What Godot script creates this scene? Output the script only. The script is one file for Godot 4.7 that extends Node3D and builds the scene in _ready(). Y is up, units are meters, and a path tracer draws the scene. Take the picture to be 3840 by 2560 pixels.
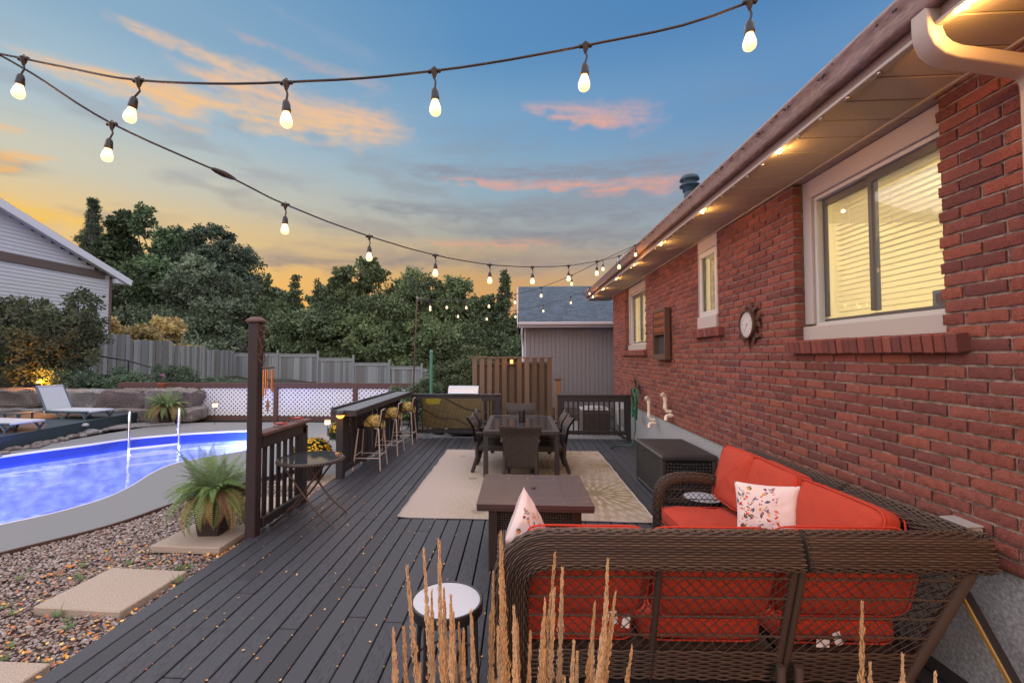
extends Node3D

# ---------------------------------------------------------------- mesh builder
class MB:
	var v := PackedVector3Array()
	var n := PackedVector3Array()
	var uv := PackedVector2Array()
	var ix := PackedInt32Array()

	func quad(a: Vector3, b: Vector3, c: Vector3, d: Vector3, ua := Vector2(0, 0), ub := Vector2(1, 0), uc := Vector2(1, 1), ud := Vector2(0, 1)) -> void:
		var nn := (b - a).cross(c - a) + (c - a).cross(d - a)
		nn = nn.normalized()
		var k := v.size()
		v.append(a); v.append(b); v.append(c); v.append(d)
		for i in 4:
			n.append(nn)
		uv.append(ua); uv.append(ub); uv.append(uc); uv.append(ud)
		ix.append_array(PackedInt32Array([k, k + 2, k + 1, k, k + 3, k + 2]))

	func tri(a: Vector3, b: Vector3, c: Vector3) -> void:
		var nn := (b - a).cross(c - a).normalized()
		var k := v.size()
		v.append(a); v.append(b); v.append(c)
		for i in 3:
			n.append(nn)
			uv.append(Vector2.ZERO)
		ix.append_array(PackedInt32Array([k, k + 2, k + 1]))

	# a box with chamfered edges
	func box(c: Vector3, s: Vector3, bas := Basis(), bev := 0.0) -> void:
		var h := s * 0.5
		var b: float = min(bev, min(h.x, min(h.y, h.z)) * 0.9)
		for ax in 3:
			for sg in [-1.0, 1.0]:
				var a1: int = (ax + 1) % 3
				var a2: int = (ax + 2) % 3
				var p: Array[Vector3] = []
				for q in [[-1, -1], [1, -1], [1, 1], [-1, 1]]:
					var w := Vector3.ZERO
					w[ax] = h[ax] * sg
					w[a1] = (h[a1] - b) * q[0]
					w[a2] = (h[a2] - b) * q[1]
					p.append(c + bas * w)
				if sg > 0:
					quad(p[0], p[1], p[2], p[3])
				else:
					quad(p[3], p[2], p[1], p[0])
		if b <= 0.0:
			return
		for ax in 3:
			var a1: int = (ax + 1) % 3
			var a2: int = (ax + 2) % 3
			for s1 in [-1.0, 1.0]:
				for s2 in [-1.0, 1.0]:
					var w := Vector3.ZERO
					w[a1] = h[a1] * s1
					w[a2] = (h[a2] - b) * s2
					var w2 := Vector3.ZERO
					w2[a1] = (h[a1] - b) * s1
					w2[a2] = h[a2] * s2
					var e := Vector3.ZERO
					e[ax] = h[ax] - b
					var p0 := c + bas * (w - e)
					var p1 := c + bas * (w + e)
					var p2 := c + bas * (w2 + e)
					var p3 := c + bas * (w2 - e)
					if s1 * s2 > 0:
						quad(p0, p3, p2, p1)
					else:
						quad(p1, p2, p3, p0)
		for sx in [-1.0, 1.0]:
			for sy in [-1.0, 1.0]:
				for sz in [-1.0, 1.0]:
					var a := c + bas * Vector3(h.x * sx, (h.y - b) * sy, (h.z - b) * sz)
					var d := c + bas * Vector3((h.x - b) * sx, h.y * sy, (h.z - b) * sz)
					var e := c + bas * Vector3((h.x - b) * sx, (h.y - b) * sy, h.z * sz)
					if sx * sy * sz > 0:
						tri(a, d, e)
					else:
						tri(a, e, d)

	# a bar of rectangular section between two points
	func bar(a: Vector3, b: Vector3, w: float, t: float, up := Vector3.UP, bev := 0.0) -> void:
		var z := (b - a).normalized()
		var x := up.cross(z)
		if x.length() < 0.001:
			x = Vector3.RIGHT.cross(z)
		x = x.normalized()
		var y := z.cross(x)
		box((a + b) * 0.5, Vector3(w, t, a.distance_to(b)), Basis(x, y, z), bev)

	# rows of points; smooth normals; cu: rows close, cv: columns close
	func grid(p: Array, cu := false, cv := false, flip := false) -> void:
		var nu := p.size()
		var nv: int = p[0].size()
		var k := v.size()
		for i in nu:
			for j in nv:
				var i0 := i - 1
				var i1 := i + 1
				var j0 := j - 1
				var j1 := j + 1
				if cu:
					i0 = (i0 + nu) % nu
					i1 = i1 % nu
				else:
					i0 = maxi(i0, 0)
					i1 = mini(i1, nu - 1)
				if cv:
					j0 = (j0 + nv) % nv
					j1 = j1 % nv
				else:
					j0 = maxi(j0, 0)
					j1 = mini(j1, nv - 1)
				var du: Vector3 = p[i1][j] - p[i0][j]
				var dv: Vector3 = p[i][j1] - p[i][j0]
				if dv.length_squared() < 1e-12:
					var k2 := i1 if i < nu - 1 else i0
					dv = p[k2][j1] - p[k2][j0]
				elif du.length_squared() < 1e-12:
					var k2 := j1 if j < nv - 1 else j0
					du = p[i1][k2] - p[i0][k2]
				var nn := du.cross(dv)
				if nn.length_squared() < 1e-16:
					nn = Vector3.UP
				nn = nn.normalized()
				v.append(p[i][j])
				n.append(-nn if flip else nn)
				uv.append(Vector2(float(i) / maxf(1.0, nu - 1), float(j) / maxf(1.0, nv - 1)))
		var mu := nu if cu else nu - 1
		var mv := nv if cv else nv - 1
		for i in mu:
			for j in mv:
				var a := k + i * nv + j
				var b := k + ((i + 1) % nu) * nv + j
				var c := k + ((i + 1) % nu) * nv + (j + 1) % nv
				var d := k + i * nv + (j + 1) % nv
				if flip:
					ix.append_array(PackedInt32Array([a, b, c, a, c, d]))
				else:
					ix.append_array(PackedInt32Array([a, c, b, a, d, c]))

	# round tube along points; r may be a number or one number per point
	func tube(pts: Array, r, sides := 8, caps := true, squash := 1.0, up := Vector3.UP) -> void:
		var m := pts.size()
		var rows := []
		var x := Vector3.ZERO
		for i in m:
			var t: Vector3 = pts[mini(i + 1, m - 1)] - pts[maxi(i - 1, 0)]
			t = t.normalized()
			if x == Vector3.ZERO:
				x = up.cross(t)
				if x.length() < 0.05:
					x = Vector3.RIGHT.cross(t)
				if x.length() < 0.05:
					x = Vector3.BACK.cross(t)
			x = (x - t * x.dot(t)).normalized()
			var y := t.cross(x)
			var rr: float = r[i] if r is Array else r
			var row := []
			for j in sides:
				var a := TAU * j / sides
				row.append(pts[i] + x * cos(a) * rr + y * sin(a) * rr * squash)
			rows.append(row)
		grid(rows, false, true, true)
		if caps:
			for e in [0, m - 1]:
				var cc := Vector3.ZERO
				for q in rows[e]:
					cc += q
				cc /= sides
				for j in sides:
					if e == 0:
						tri(cc, rows[e][(j + 1) % sides], rows[e][j])
					else:
						tri(cc, rows[e][j], rows[e][(j + 1) % sides])

	# profile of (radius, height) turned about the y axis
	func lathe(prof: Array, seg := 24, o := Vector3.ZERO, bas := Basis()) -> void:
		var rows := []
		for q in prof:
			var row := []
			for j in seg:
				var a := TAU * j / seg
				row.append(o + bas * Vector3(cos(a) * q.x, q.y, sin(a) * q.x))
			rows.append(row)
		grid(rows, false, true, false)

	# flat polygon (counter-clockwise seen from +normal) pushed out along the normal
	func prism(poly: PackedVector2Array, depth: float, o := Vector3.ZERO, bas := Basis()) -> void:
		if Geometry2D.is_polygon_clockwise(poly) == false:
			poly.reverse()
		var tr := Geometry2D.triangulate_polygon(poly)
		for t in range(0, tr.size(), 3):
			for s in [0, 1]:
				var a := poly[tr[t]]
				var b := poly[tr[t + 1]]
				var c := poly[tr[t + 2]]
				if (b - a).cross(c - a) < 0:
					var q := b
					b = c
					c = q
				var z := depth if s == 1 else 0.0
				var pa := o + bas * Vector3(a.x, a.y, z)
				var pb := o + bas * Vector3(b.x, b.y, z)
				var pc := o + bas * Vector3(c.x, c.y, z)
				if s == 1:
					tri(pa, pb, pc)
				else:
					tri(pa, pc, pb)
		var m := poly.size()
		var area := 0.0
		for i in m:
			area += poly[i].cross(poly[(i + 1) % m])
		for i in m:
			var a := poly[i]
			var b := poly[(i + 1) % m]
			var p0 := o + bas * Vector3(a.x, a.y, 0)
			var p1 := o + bas * Vector3(b.x, b.y, 0)
			var p2 := o + bas * Vector3(b.x, b.y, depth)
			var p3 := o + bas * Vector3(a.x, a.y, depth)
			if area > 0:
				quad(p0, p1, p2, p3)
			else:
				quad(p1, p0, p3, p2)

	func ball(c: Vector3, r: Vector3, seg := 12, rings := 8) -> void:
		var rows := []
		for i in rings + 1:
			var t := PI * i / rings
			var row := []
			for j in seg:
				var a := TAU * j / seg
				row.append(c + Vector3(sin(t) * cos(a) * r.x, -cos(t) * r.y, sin(t) * sin(a) * r.z))
			rows.append(row)
		grid(rows, false, true, false)

	func mesh() -> ArrayMesh:
		var a := []
		a.resize(Mesh.ARRAY_MAX)
		a[Mesh.ARRAY_VERTEX] = v
		a[Mesh.ARRAY_NORMAL] = n
		a[Mesh.ARRAY_TEX_UV] = uv
		a[Mesh.ARRAY_INDEX] = ix
		var m := ArrayMesh.new()
		m.add_surface_from_arrays(Mesh.PRIMITIVE_TRIANGLES, a)
		return m


var M := {}        # materials
var T := {}        # textures
var taken := {}
var rng := RandomNumberGenerator.new()
var noise := FastNoiseLite.new()

func rf(a: float, b: float) -> float:
	return rng.randf_range(a, b)

func numbered(called: String) -> String:
	if not taken.has(called):
		taken[called] = 0
		return called
	taken[called] += 1
	return "%s_%03d" % [called, taken[called]]

func thing(called: String, label: String, category: String, at := Vector3.ZERO, turn := 0.0, group := "") -> Node3D:
	var o := Node3D.new()
	o.name = numbered(called)
	add_child(o)
	o.position = at
	o.rotation.y = turn
	o.set_meta("label", label)
	o.set_meta("category", category)
	if group != "":
		o.set_meta("group", group)
	return o

func part(parent: Node3D, called: String, m, mat: Material, at := Transform3D()) -> MeshInstance3D:
	var o := MeshInstance3D.new()
	o.name = called
	o.mesh = m.mesh() if m is MB else m
	o.material_override = mat
	o.transform = at
	parent.add_child(o, true)
	return o

func single(called: String, label: String, category: String, m: MB, mat: Material, at := Vector3.ZERO, turn := 0.0, group := "") -> MeshInstance3D:
	var o := MeshInstance3D.new()
	o.name = numbered(called)
	o.mesh = m.mesh()
	o.material_override = mat
	add_child(o)
	o.position = at
	o.rotation.y = turn
	o.set_meta("label", label)
	o.set_meta("category", category)
	if group != "":
		o.set_meta("group", group)
	return o

func struct(called: String, m, mat: Material, label := "") -> MeshInstance3D:
	var o := part(self, numbered(called), m, mat)
	o.set_meta("kind", "structure")
	o.set_meta("label", label)
	return o

func stuff(called: String, label: String, category: String, m: Mesh, mat: Material, xf: Array, cols := []) -> MultiMeshInstance3D:
	var o := swarm(self, numbered(called), m, mat, xf, cols)
	o.set_meta("kind", "stuff")
	o.set_meta("label", label)
	o.set_meta("category", category)
	return o

func swarm(parent: Node3D, called: String, m: Mesh, mat: Material, xf: Array, cols := []) -> MultiMeshInstance3D:
	var mm := MultiMesh.new()
	mm.transform_format = MultiMesh.TRANSFORM_3D
	mm.use_colors = cols.size() > 0
	mm.mesh = m
	mm.instance_count = xf.size()
	for i in xf.size():
		mm.set_instance_transform(i, xf[i])
		if cols.size() > 0:
			mm.set_instance_color(i, cols[i])
	var o := MultiMeshInstance3D.new()
	o.name = called
	o.multimesh = mm
	o.material_override = mat
	parent.add_child(o, true)
	return o

func copy_of(root: Node3D, label: String, at: Vector3, turn: float) -> Node3D:
	var c: Node3D = root.duplicate()
	c.name = numbered(String(root.name).trim_suffix("_000"))
	add_child(c)
	c.position = at
	c.rotation.y = turn
	c.set_meta("label", label)
	return c

func lamp(parent: Node3D, at: Vector3, energy: float, col: Color, size := 0.03) -> OmniLight3D:
	var l := OmniLight3D.new()
	l.name = "lamp_light"
	l.position = at
	l.light_energy = energy
	l.light_color = col
	l.light_size = size
	l.omni_range = 30.0
	l.omni_attenuation = 2.0
	l.shadow_enabled = true
	parent.add_child(l, true)
	return l

# ---------------------------------------------------------------- materials
func L(r: float, g: float, b: float, a := 1.0) -> Color:
	var c := Color(r, g, b).linear_to_srgb()
	c.a = a
	return c

func noise_tex(key: String, freq: float, lo: float, hi: float, octaves := 4, size := 512, type := FastNoiseLite.TYPE_SIMPLEX_SMOOTH, seedn := 1) -> void:
	var f := FastNoiseLite.new()
	f.noise_type = type
	f.frequency = freq
	f.fractal_octaves = octaves
	f.fractal_gain = 0.55
	f.seed = seedn
	var im := f.get_seamless_image(size, size, false, false, 0.12, true)
	im.convert(Image.FORMAT_L8)
	var d := im.get_data()
	for i in d.size():
		d[i] = int(255.0 * (lo + (hi - lo) * d[i] / 255.0))
	T[key] = ImageTexture.create_from_image(Image.create_from_data(size, size, false, Image.FORMAT_L8, d))

# scale: texture repeats per metre, along x, y, z
func mat(key: String, col: Color, rough := 0.8, tex := "", scale := Vector3.ONE, bump := "", bump_cm := 0.0, metal := 0.0, world := false) -> StandardMaterial3D:
	var m := StandardMaterial3D.new()
	m.resource_name = key
	m.albedo_color = col
	m.roughness = rough
	m.metallic = metal
	if tex != "":
		m.albedo_texture = T[tex]
	if bump != "":
		m.heightmap_enabled = true
		m.heightmap_texture = T[bump]
		m.heightmap_scale = bump_cm
	if tex != "" or bump != "":
		m.uv1_triplanar = true
		m.uv1_world_triplanar = world
		m.uv1_scale = scale
	m.texture_filter = BaseMaterial3D.TEXTURE_FILTER_LINEAR_WITH_MIPMAPS_ANISOTROPIC
	M[key] = m
	return m

func glow(key: String, col: Color, energy: float) -> StandardMaterial3D:
	var m := StandardMaterial3D.new()
	m.resource_name = key
	m.albedo_color = Color(0.9, 0.85, 0.75)
	m.roughness = 0.3
	m.emission_enabled = true
	m.emission = col
	m.emission_energy_multiplier = energy
	M[key] = m
	return m

func printed(key: String, im: Image, rough := 0.9, bump := "", bump_cm := 0.0) -> StandardMaterial3D:
	var m := StandardMaterial3D.new()
	m.resource_name = key
	m.albedo_texture = ImageTexture.create_from_image(im)
	m.roughness = rough
	m.texture_filter = BaseMaterial3D.TEXTURE_FILTER_LINEAR_WITH_MIPMAPS_ANISOTROPIC
	M[key] = m
	return m

func woven(key: String, w: int, h: int) -> void:   # over-and-under weave as a height picture
	var im := Image.create(w, h, false, Image.FORMAT_L8)
	for y in h:
		for x in w:
			var cx := int(floor(4.0 * x / w))
			var cy := int(floor(4.0 * y / h))
			var fx: float = fposmod(4.0 * x / w, 1.0) - 0.5
			var fy: float = fposmod(4.0 * y / h, 1.0) - 0.5
			var over := (cx + cy) % 2 == 0
			var d: float = abs(fy) if over else abs(fx)
			var e: float = abs(fx) if over else abs(fy)
			var val: float = 1.0 - 1.6 * d * d * 2.0 - 0.9 * e * e
			if d > 0.43:
				val *= 0.45
			im.set_pixel(x, y, Color(val, val, val))
	T[key] = ImageTexture.create_from_image(im)

func make_materials() -> void:
	noise_tex("grain", 0.08, 0.62, 1.0, 5)
	noise_tex("fine", 0.25, 0.7, 1.0, 3, 512, FastNoiseLite.TYPE_SIMPLEX_SMOOTH, 4)
	noise_tex("blotch", 0.012, 0.55, 1.0, 6, 512, FastNoiseLite.TYPE_SIMPLEX_SMOOTH, 7)
	noise_tex("bumps", 0.06, 0.0, 1.0, 5, 512, FastNoiseLite.TYPE_SIMPLEX_SMOOTH, 9)
	noise_tex("cells", 0.05, 0.0, 1.0, 3, 512, FastNoiseLite.TYPE_CELLULAR, 11)
	noise_tex("ripple", 0.02, 0.0, 1.0, 4, 512, FastNoiseLite.TYPE_SIMPLEX_SMOOTH, 12)
	rugged()
	woven("weave", 128, 128)
	# masonry
	var bc := [[0.58, 0.165, 0.110], [0.50, 0.140, 0.096], [0.43, 0.120, 0.088], [0.55, 0.170, 0.122], [0.34, 0.105, 0.086], [0.60, 0.175, 0.110], [0.48, 0.150, 0.112], [0.39, 0.120, 0.096]]
	for i in bc.size():
		mat("brick%d" % i, L(bc[i][0], bc[i][1], bc[i][2]), 0.92, "grain", Vector3(2.6, 5.0, 2.6), "bumps", 1.8, 0.0, true)
	mat("mortar", L(0.42, 0.31, 0.25), 0.95, "blotch", Vector3(1.6, 1.6, 1.6), "bumps", 0.5)
	mat("foundation", L(0.50, 0.50, 0.50), 0.95, "grain", Vector3(0.8, 0.8, 0.8), "bumps", 0.15)
	mat("concrete", L(0.27, 0.27, 0.26), 0.9, "grain", Vector3(1.5, 1.5, 1.5), "bumps", 0.15, 0.0, true)
	mat("coping", L(0.29, 0.29, 0.28), 0.9, "grain", Vector3(2.2, 2.2, 2.2), "bumps", 0.2, 0.0, true)
	mat("slab", L(0.58, 0.46, 0.35), 0.95, "grain", Vector3(1.9, 1.9, 1.9), "bumps", 0.4)
	mat("stone0", L(0.32, 0.27, 0.24), 0.95, "rugged", Vector3(0.7, 2.4, 0.7), "bumps", 6.0)
	mat("stone1", L(0.26, 0.20, 0.18), 0.95, "rugged", Vector3(0.6, 2.0, 0.6), "bumps", 6.0)
	mat("stone2", L(0.37, 0.35, 0.33), 0.95, "rugged", Vector3(0.8, 2.0, 0.8), "bumps", 5.0)
	var pm := mat("pebble", L(1.0, 0.95, 0.90), 0.9, "grain", Vector3(14, 14, 14))
	pm.vertex_color_use_as_albedo = true
	mat("gravel_bed", L(0.26, 0.20, 0.17), 1.0, "grain", Vector3(5, 5, 5), "cells", 2.0, 0.0, true)
	mat("earth", L(0.055, 0.06, 0.032), 1.0, "blotch", Vector3(0.35, 0.35, 0.35), "bumps", 4.0, 0.0, true)
	# timber
	for i in 5:
		var k: float = [0.048, 0.038, 0.055, 0.043, 0.033][i]
		mat("deck%d" % i, L(k * 0.92, k * 0.97, k * 1.16), 0.6, "grain" if i % 2 == 0 else "rugged", Vector3(9, 9, 0.7) if i % 2 == 0 else Vector3(4, 4, 0.5), "grain", 0.15, 0.0, true)
	mat("dark_wood", L(0.030, 0.024, 0.027), 0.6, "grain", Vector3(9, 1.2, 9), "grain", 0.12, 0.0, true)
	mat("dark_rail", L(0.032, 0.026, 0.027), 0.55, "grain", Vector3(1.2, 9, 9), "grain", 0.1, 0.0, true)
	mat("dark_rail_z", L(0.036, 0.028, 0.029), 0.55, "grain", Vector3(9, 9, 1.2), "grain", 0.1, 0.0, true)
	mat("post_wood", L(0.036, 0.017, 0.018), 0.65, "grain", Vector3(9, 0.9, 9), "grain", 0.2, 0.0, true)
	mat("bar_top", L(0.16, 0.17, 0.19), 0.45, "grain", Vector3(9, 9, 0.9), "grain", 0.1, 0.0, true)
	mat("red_wood", L(0.15, 0.075, 0.06), 0.8, "grain", Vector3(6, 6, 6), "grain", 0.2, 0.0, true)
	for i in 4:
		var c: Array = [[0.38, 0.41, 0.41], [0.31, 0.33, 0.33], [0.46, 0.48, 0.47], [0.28, 0.27, 0.25]][i]
		mat("fence%d" % i, L(c[0], c[1], c[2]), 0.95, "grain", Vector3(6, 0.5, 6), "grain", 0.5, 0.0, true)
	for i in 3:
		var c: Array = [[0.20, 0.125, 0.072], [0.155, 0.095, 0.056], [0.25, 0.165, 0.105]][i]
		mat("screen%d" % i, L(c[0], c[1], c[2]), 0.9, "grain", Vector3(7, 0.6, 7), "grain", 0.4, 0.0, true)
	mat("newel", L(0.34, 0.17, 0.08), 0.8, "grain", Vector3(8, 0.8, 8), "grain", 0.2)
	mat("edging", L(0.10, 0.045, 0.03), 0.9, "grain", Vector3(5, 5, 5), "grain", 0.3)
	# house
	mat("casing", L(0.60, 0.53, 0.48), 0.5, "fine", Vector3(3, 3, 3))
	mat("white_frame", L(0.72, 0.70, 0.66), 0.4, "fine", Vector3(3, 3, 3))
	mat("grey_sash", L(0.085, 0.08, 0.075), 0.4)
	mat("soffit", L(0.52, 0.44, 0.34), 0.6, "fine", Vector3(2, 2, 2))
	mat("gutter", L(0.40, 0.26, 0.21), 0.42, "blotch", Vector3(2.2, 9.0, 1.3))
	mat("gutter_dark", L(0.30, 0.19, 0.15), 0.5, "grain", Vector3(2, 9, 1))
	mat("downspout", L(0.52, 0.42, 0.33), 0.45, "fine", Vector3(3, 3, 3))
	mat("grime", L(0.05, 0.035, 0.03), 0.9)
	mat("shingle0", L(0.085, 0.12, 0.155), 0.95, "grain", Vector3(8, 8, 8))
	mat("shingle1", L(0.070, 0.10, 0.13), 0.95, "grain", Vector3(8, 8, 8))
	mat("shingle2", L(0.105, 0.14, 0.175), 0.95, "grain", Vector3(8, 8, 8))
	mat("garage_siding", L(0.33, 0.29, 0.29), 0.8, "fine", Vector3(3, 0.6, 3))
	mat("garage_trim", L(0.44, 0.38, 0.37), 0.6)
	mat("white_siding", L(0.80, 0.83, 0.86), 0.6, "fine", Vector3(0.5, 3, 0.5))
	mat("white_trim", L(0.70, 0.72, 0.75), 0.5)
	mat("brown_band", L(0.13, 0.095, 0.08), 0.7)
	mat("cream_wall", L(0.80, 0.77, 0.64), 0.9)
	mat("slat", L(0.78, 0.74, 0.60), 0.5)
	mat("wood_trim", L(0.42, 0.24, 0.09), 0.6, "grain", Vector3(6, 0.6, 6))
	mat("lattice", L(0.72, 0.72, 0.74), 0.5)
	# metal, plastic
	mat("black_cable", L(0.012, 0.010, 0.010), 0.5)
	mat("black_metal", L(0.020, 0.018, 0.018), 0.4, "", Vector3.ONE, "", 0.0, 0.2)
	mat("bronze", L(0.075, 0.052, 0.042), 0.42, "", Vector3.ONE, "", 0.0, 0.6)
	mat("beige_metal", L(0.46, 0.37, 0.32), 0.4, "", Vector3.ONE, "", 0.0, 0.3)
	mat("chrome", L(0.75, 0.78, 0.80), 0.12, "", Vector3.ONE, "", 0.0, 1.0)
	mat("steel", L(0.46, 0.44, 0.42), 0.28, "", Vector3.ONE, "", 0.0, 1.0)
	mat("pvc", L(0.72, 0.62, 0.48), 0.4)
	mat("hose", L(0.012, 0.11, 0.055), 0.35)
	mat("green_metal", L(0.055, 0.17, 0.11), 0.5)
	mat("vent", L(0.03, 0.06, 0.075), 0.45, "", Vector3.ONE, "", 0.0, 0.3)
	mat("vent_grey", L(0.25, 0.27, 0.28), 0.4, "", Vector3.ONE, "", 0.0, 0.6)
	mat("rust", L(0.16, 0.075, 0.045), 0.75, "blotch", Vector3(5, 5, 5), "bumps", 0.2, 0.3)
	mat("old_wood", L(0.15, 0.075, 0.045), 0.8, "grain", Vector3(9, 1.5, 9), "grain", 0.2)
	mat("copper", L(0.62, 0.30, 0.14), 0.3, "", Vector3.ONE, "", 0.0, 1.0)
	mat("slate", L(0.030, 0.029, 0.030), 0.8)
	mat("potting_soil", L(0.05, 0.035, 0.025), 1.0, "grain", Vector3(9, 9, 9))
	mat("grey_plastic", L(0.30, 0.30, 0.29), 0.6)
	mat("yellow_edge", L(0.36, 0.20, 0.04), 0.5)
	mat("white_plastic", L(0.74, 0.70, 0.72), 0.35)
	mat("glass_top", L(0.035, 0.04, 0.045), 0.06)
	mat("white_top", L(0.62, 0.64, 0.68), 0.35, "fine", Vector3(5, 5, 5))
	mat("black_plastic", L(0.008, 0.006, 0.006), 0.35)
	mat("brown_top", L(0.15, 0.095, 0.085), 0.20, "fine", Vector3(16, 16, 16), "fine", 0.10, 0.35)
	mat("terracotta", L(0.36, 0.11, 0.05), 0.9, "grain", Vector3(6, 6, 6))
	mat("red_ornament", L(0.30, 0.035, 0.025), 0.45)
	# wicker
	mat("wicker", L(0.105, 0.066, 0.046), 0.55, "grain", Vector3(25, 25, 25))
	mat("wicker_b", L(0.075, 0.048, 0.036), 0.55, "grain", Vector3(25, 25, 25))
	mat("wicker_c", L(0.135, 0.09, 0.062), 0.55, "grain", Vector3(25, 25, 25))
	mat("wicker_back", L(0.075, 0.048, 0.036), 0.7)
	mat("wicker_tex", L(0.085, 0.062, 0.05), 0.5, "weave", Vector3(11, 11, 11), "weave", 1.2)
	mat("box_tex", L(0.034, 0.030, 0.029), 0.42, "weave", Vector3(6, 6, 6), "weave", 2.2)
	mat("box_plain", L(0.030, 0.027, 0.027), 0.45)
	mat("pot_tex", L(0.075, 0.038, 0.026), 0.55, "weave", Vector3(11, 16, 11), "weave", 1.2)
	# cloth
	var cl := mat("cushion", L(0.58, 0.060, 0.026), 0.95, "fine", Vector3(9, 9, 9), "fine", 0.1)
	cl.rim_enabled = true
	cl.rim = 0.3
	cl.rim_tint = 0.8
	mat("piping", L(0.50, 0.042, 0.018), 0.95)
	mat("sling", L(0.60, 0.63, 0.66), 0.7, "fine", Vector3(12, 12, 12))
	mat("lounger_frame", L(0.055, 0.085, 0.105), 0.45)
	mat("platform", L(0.035, 0.06, 0.07), 0.7, "grain", Vector3(2, 9, 9), "grain", 0.2, 0.0, true)
	mat("tag", L(0.75, 0.73, 0.74), 0.7)
	mat("pillow_plain", L(0.60, 0.50, 0.44), 0.95, "fine", Vector3(10, 10, 10))
	# plants
	for e in [["leaf_dark", 0.030, 0.048, 0.022], ["leaf_mid", 0.050, 0.078, 0.028], ["leaf_olive", 0.085, 0.095, 0.030], ["leaf_white", 1.0, 1.0, 1.0]]:
		var lm := mat(e[0], L(e[1], e[2], e[3]), 0.75)
		lm.vertex_color_use_as_albedo = e[0] == "leaf_white"
		lm.backlight_enabled = true
		lm.backlight = Color(0.35, 0.35, 0.35)
	for e in [["fern_a", 0.11, 0.19, 0.040], ["fern_b", 0.16, 0.21, 0.055], ["fern_c", 0.20, 0.16, 0.040], ["fern_d", 0.15, 0.075, 0.030], ["blade", 0.10, 0.11, 0.04]]:
		var lm := mat(e[0], L(e[1], e[2], e[3]), 0.65)
		lm.backlight_enabled = true
		lm.backlight = Color(0.35, 0.35, 0.35)
	mat("bark", L(0.055, 0.042, 0.033), 0.95, "grain", Vector3(5, 1, 5), "bumps", 2.0)
	mat("bark_pale", L(0.22, 0.20, 0.18), 0.9, "grain", Vector3(5, 1, 5))
	mat("petal_yellow", L(0.72, 0.46, 0.02), 0.8)
	mat("petal_pink", L(0.42, 0.10, 0.24), 0.8)
	mat("petal_red", L(0.55, 0.01, 0.015), 0.8)
	mat("plume", L(0.54, 0.33, 0.15), 0.9)
	mat("plume_b", L(0.62, 0.42, 0.23), 0.9)
	var fl := mat("fallen", L(1, 1, 1), 0.8)
	fl.vertex_color_use_as_albedo = true
	# pool
	mat("liner", L(0.62, 0.68, 0.80), 0.6, "blotch", Vector3(0.5, 0.5, 0.5))
	mat("liner_band", L(0.025, 0.07, 0.42), 0.5, "grain", Vector3(2, 2, 2))
	# glass
	var g := StandardMaterial3D.new()
	g.resource_name = "window_glass"
	g.albedo_color = Color(0.9, 0.95, 0.95, 0.06)
	g.transparency = BaseMaterial3D.TRANSPARENCY_ALPHA
	g.roughness = 0.02
	M["glass"] = g
	var w := StandardMaterial3D.new()
	w.resource_name = "pool_water"
	w.albedo_color = Color(0.55, 0.7, 1.0, 0.08)
	w.transparency = BaseMaterial3D.TRANSPARENCY_ALPHA
	w.roughness = 0.06
	M["water"] = w
	glow("bulb_glow", Color(1.0, 0.87, 0.60), 1.5)
	glow("led_glow", Color(1.0, 0.86, 0.58), 4.0)
	glow("amber_glow", Color(1.0, 0.62, 0.08), 2.2)
	glow("pool_glow", Color(0.55, 0.75, 1.0), 7.0)
	glow("room_glow", Color(1.0, 0.88, 0.60), 3.0)
	glow("path_glow", Color(1.0, 0.78, 0.50), 2.4)


# pitted and burnt patches, drawn out sideways, as on rough faced brick and ledge stone
func rugged() -> void:
	var f := FastNoiseLite.new()
	f.frequency = 0.035
	f.fractal_octaves = 5
	f.fractal_gain = 0.6
	f.seed = 41
	var im := f.get_seamless_image(512, 512, false, false, 0.12, true)
	im.convert(Image.FORMAT_L8)
	var d := im.get_data()
	for i in d.size():
		var q := d[i] / 255.0
		var k := 0.60 + 0.32 * smoothstep(0.28, 0.52, q) + 0.08 * q
		d[i] = int(255.0 * clampf(k, 0.0, 1.0))
	T["rugged"] = ImageTexture.create_from_image(Image.create_from_data(512, 512, false, Image.FORMAT_L8, d))

# ---------------------------------------------------------------- sky at dusk
func stop(tab: Array, el: float) -> Vector3:
	for i in range(1, tab.size()):
		if el <= tab[i][0]:
			var t: float = clampf((el - tab[i - 1][0]) / (tab[i][0] - tab[i - 1][0]), 0.0, 1.0)
			t = t * t * (3.0 - 2.0 * t)
			return Vector3(tab[i - 1][1], tab[i - 1][2], tab[i - 1][3]).lerp(Vector3(tab[i][1], tab[i][2], tab[i][3]), t)
	return Vector3(tab[-1][1], tab[-1][2], tab[-1][3])

func lin3(c: Vector3) -> Vector3:
	var q := Color(c.x / 255.0, c.y / 255.0, c.z / 255.0).srgb_to_linear()
	return Vector3(q.r, q.g, q.b)

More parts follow.
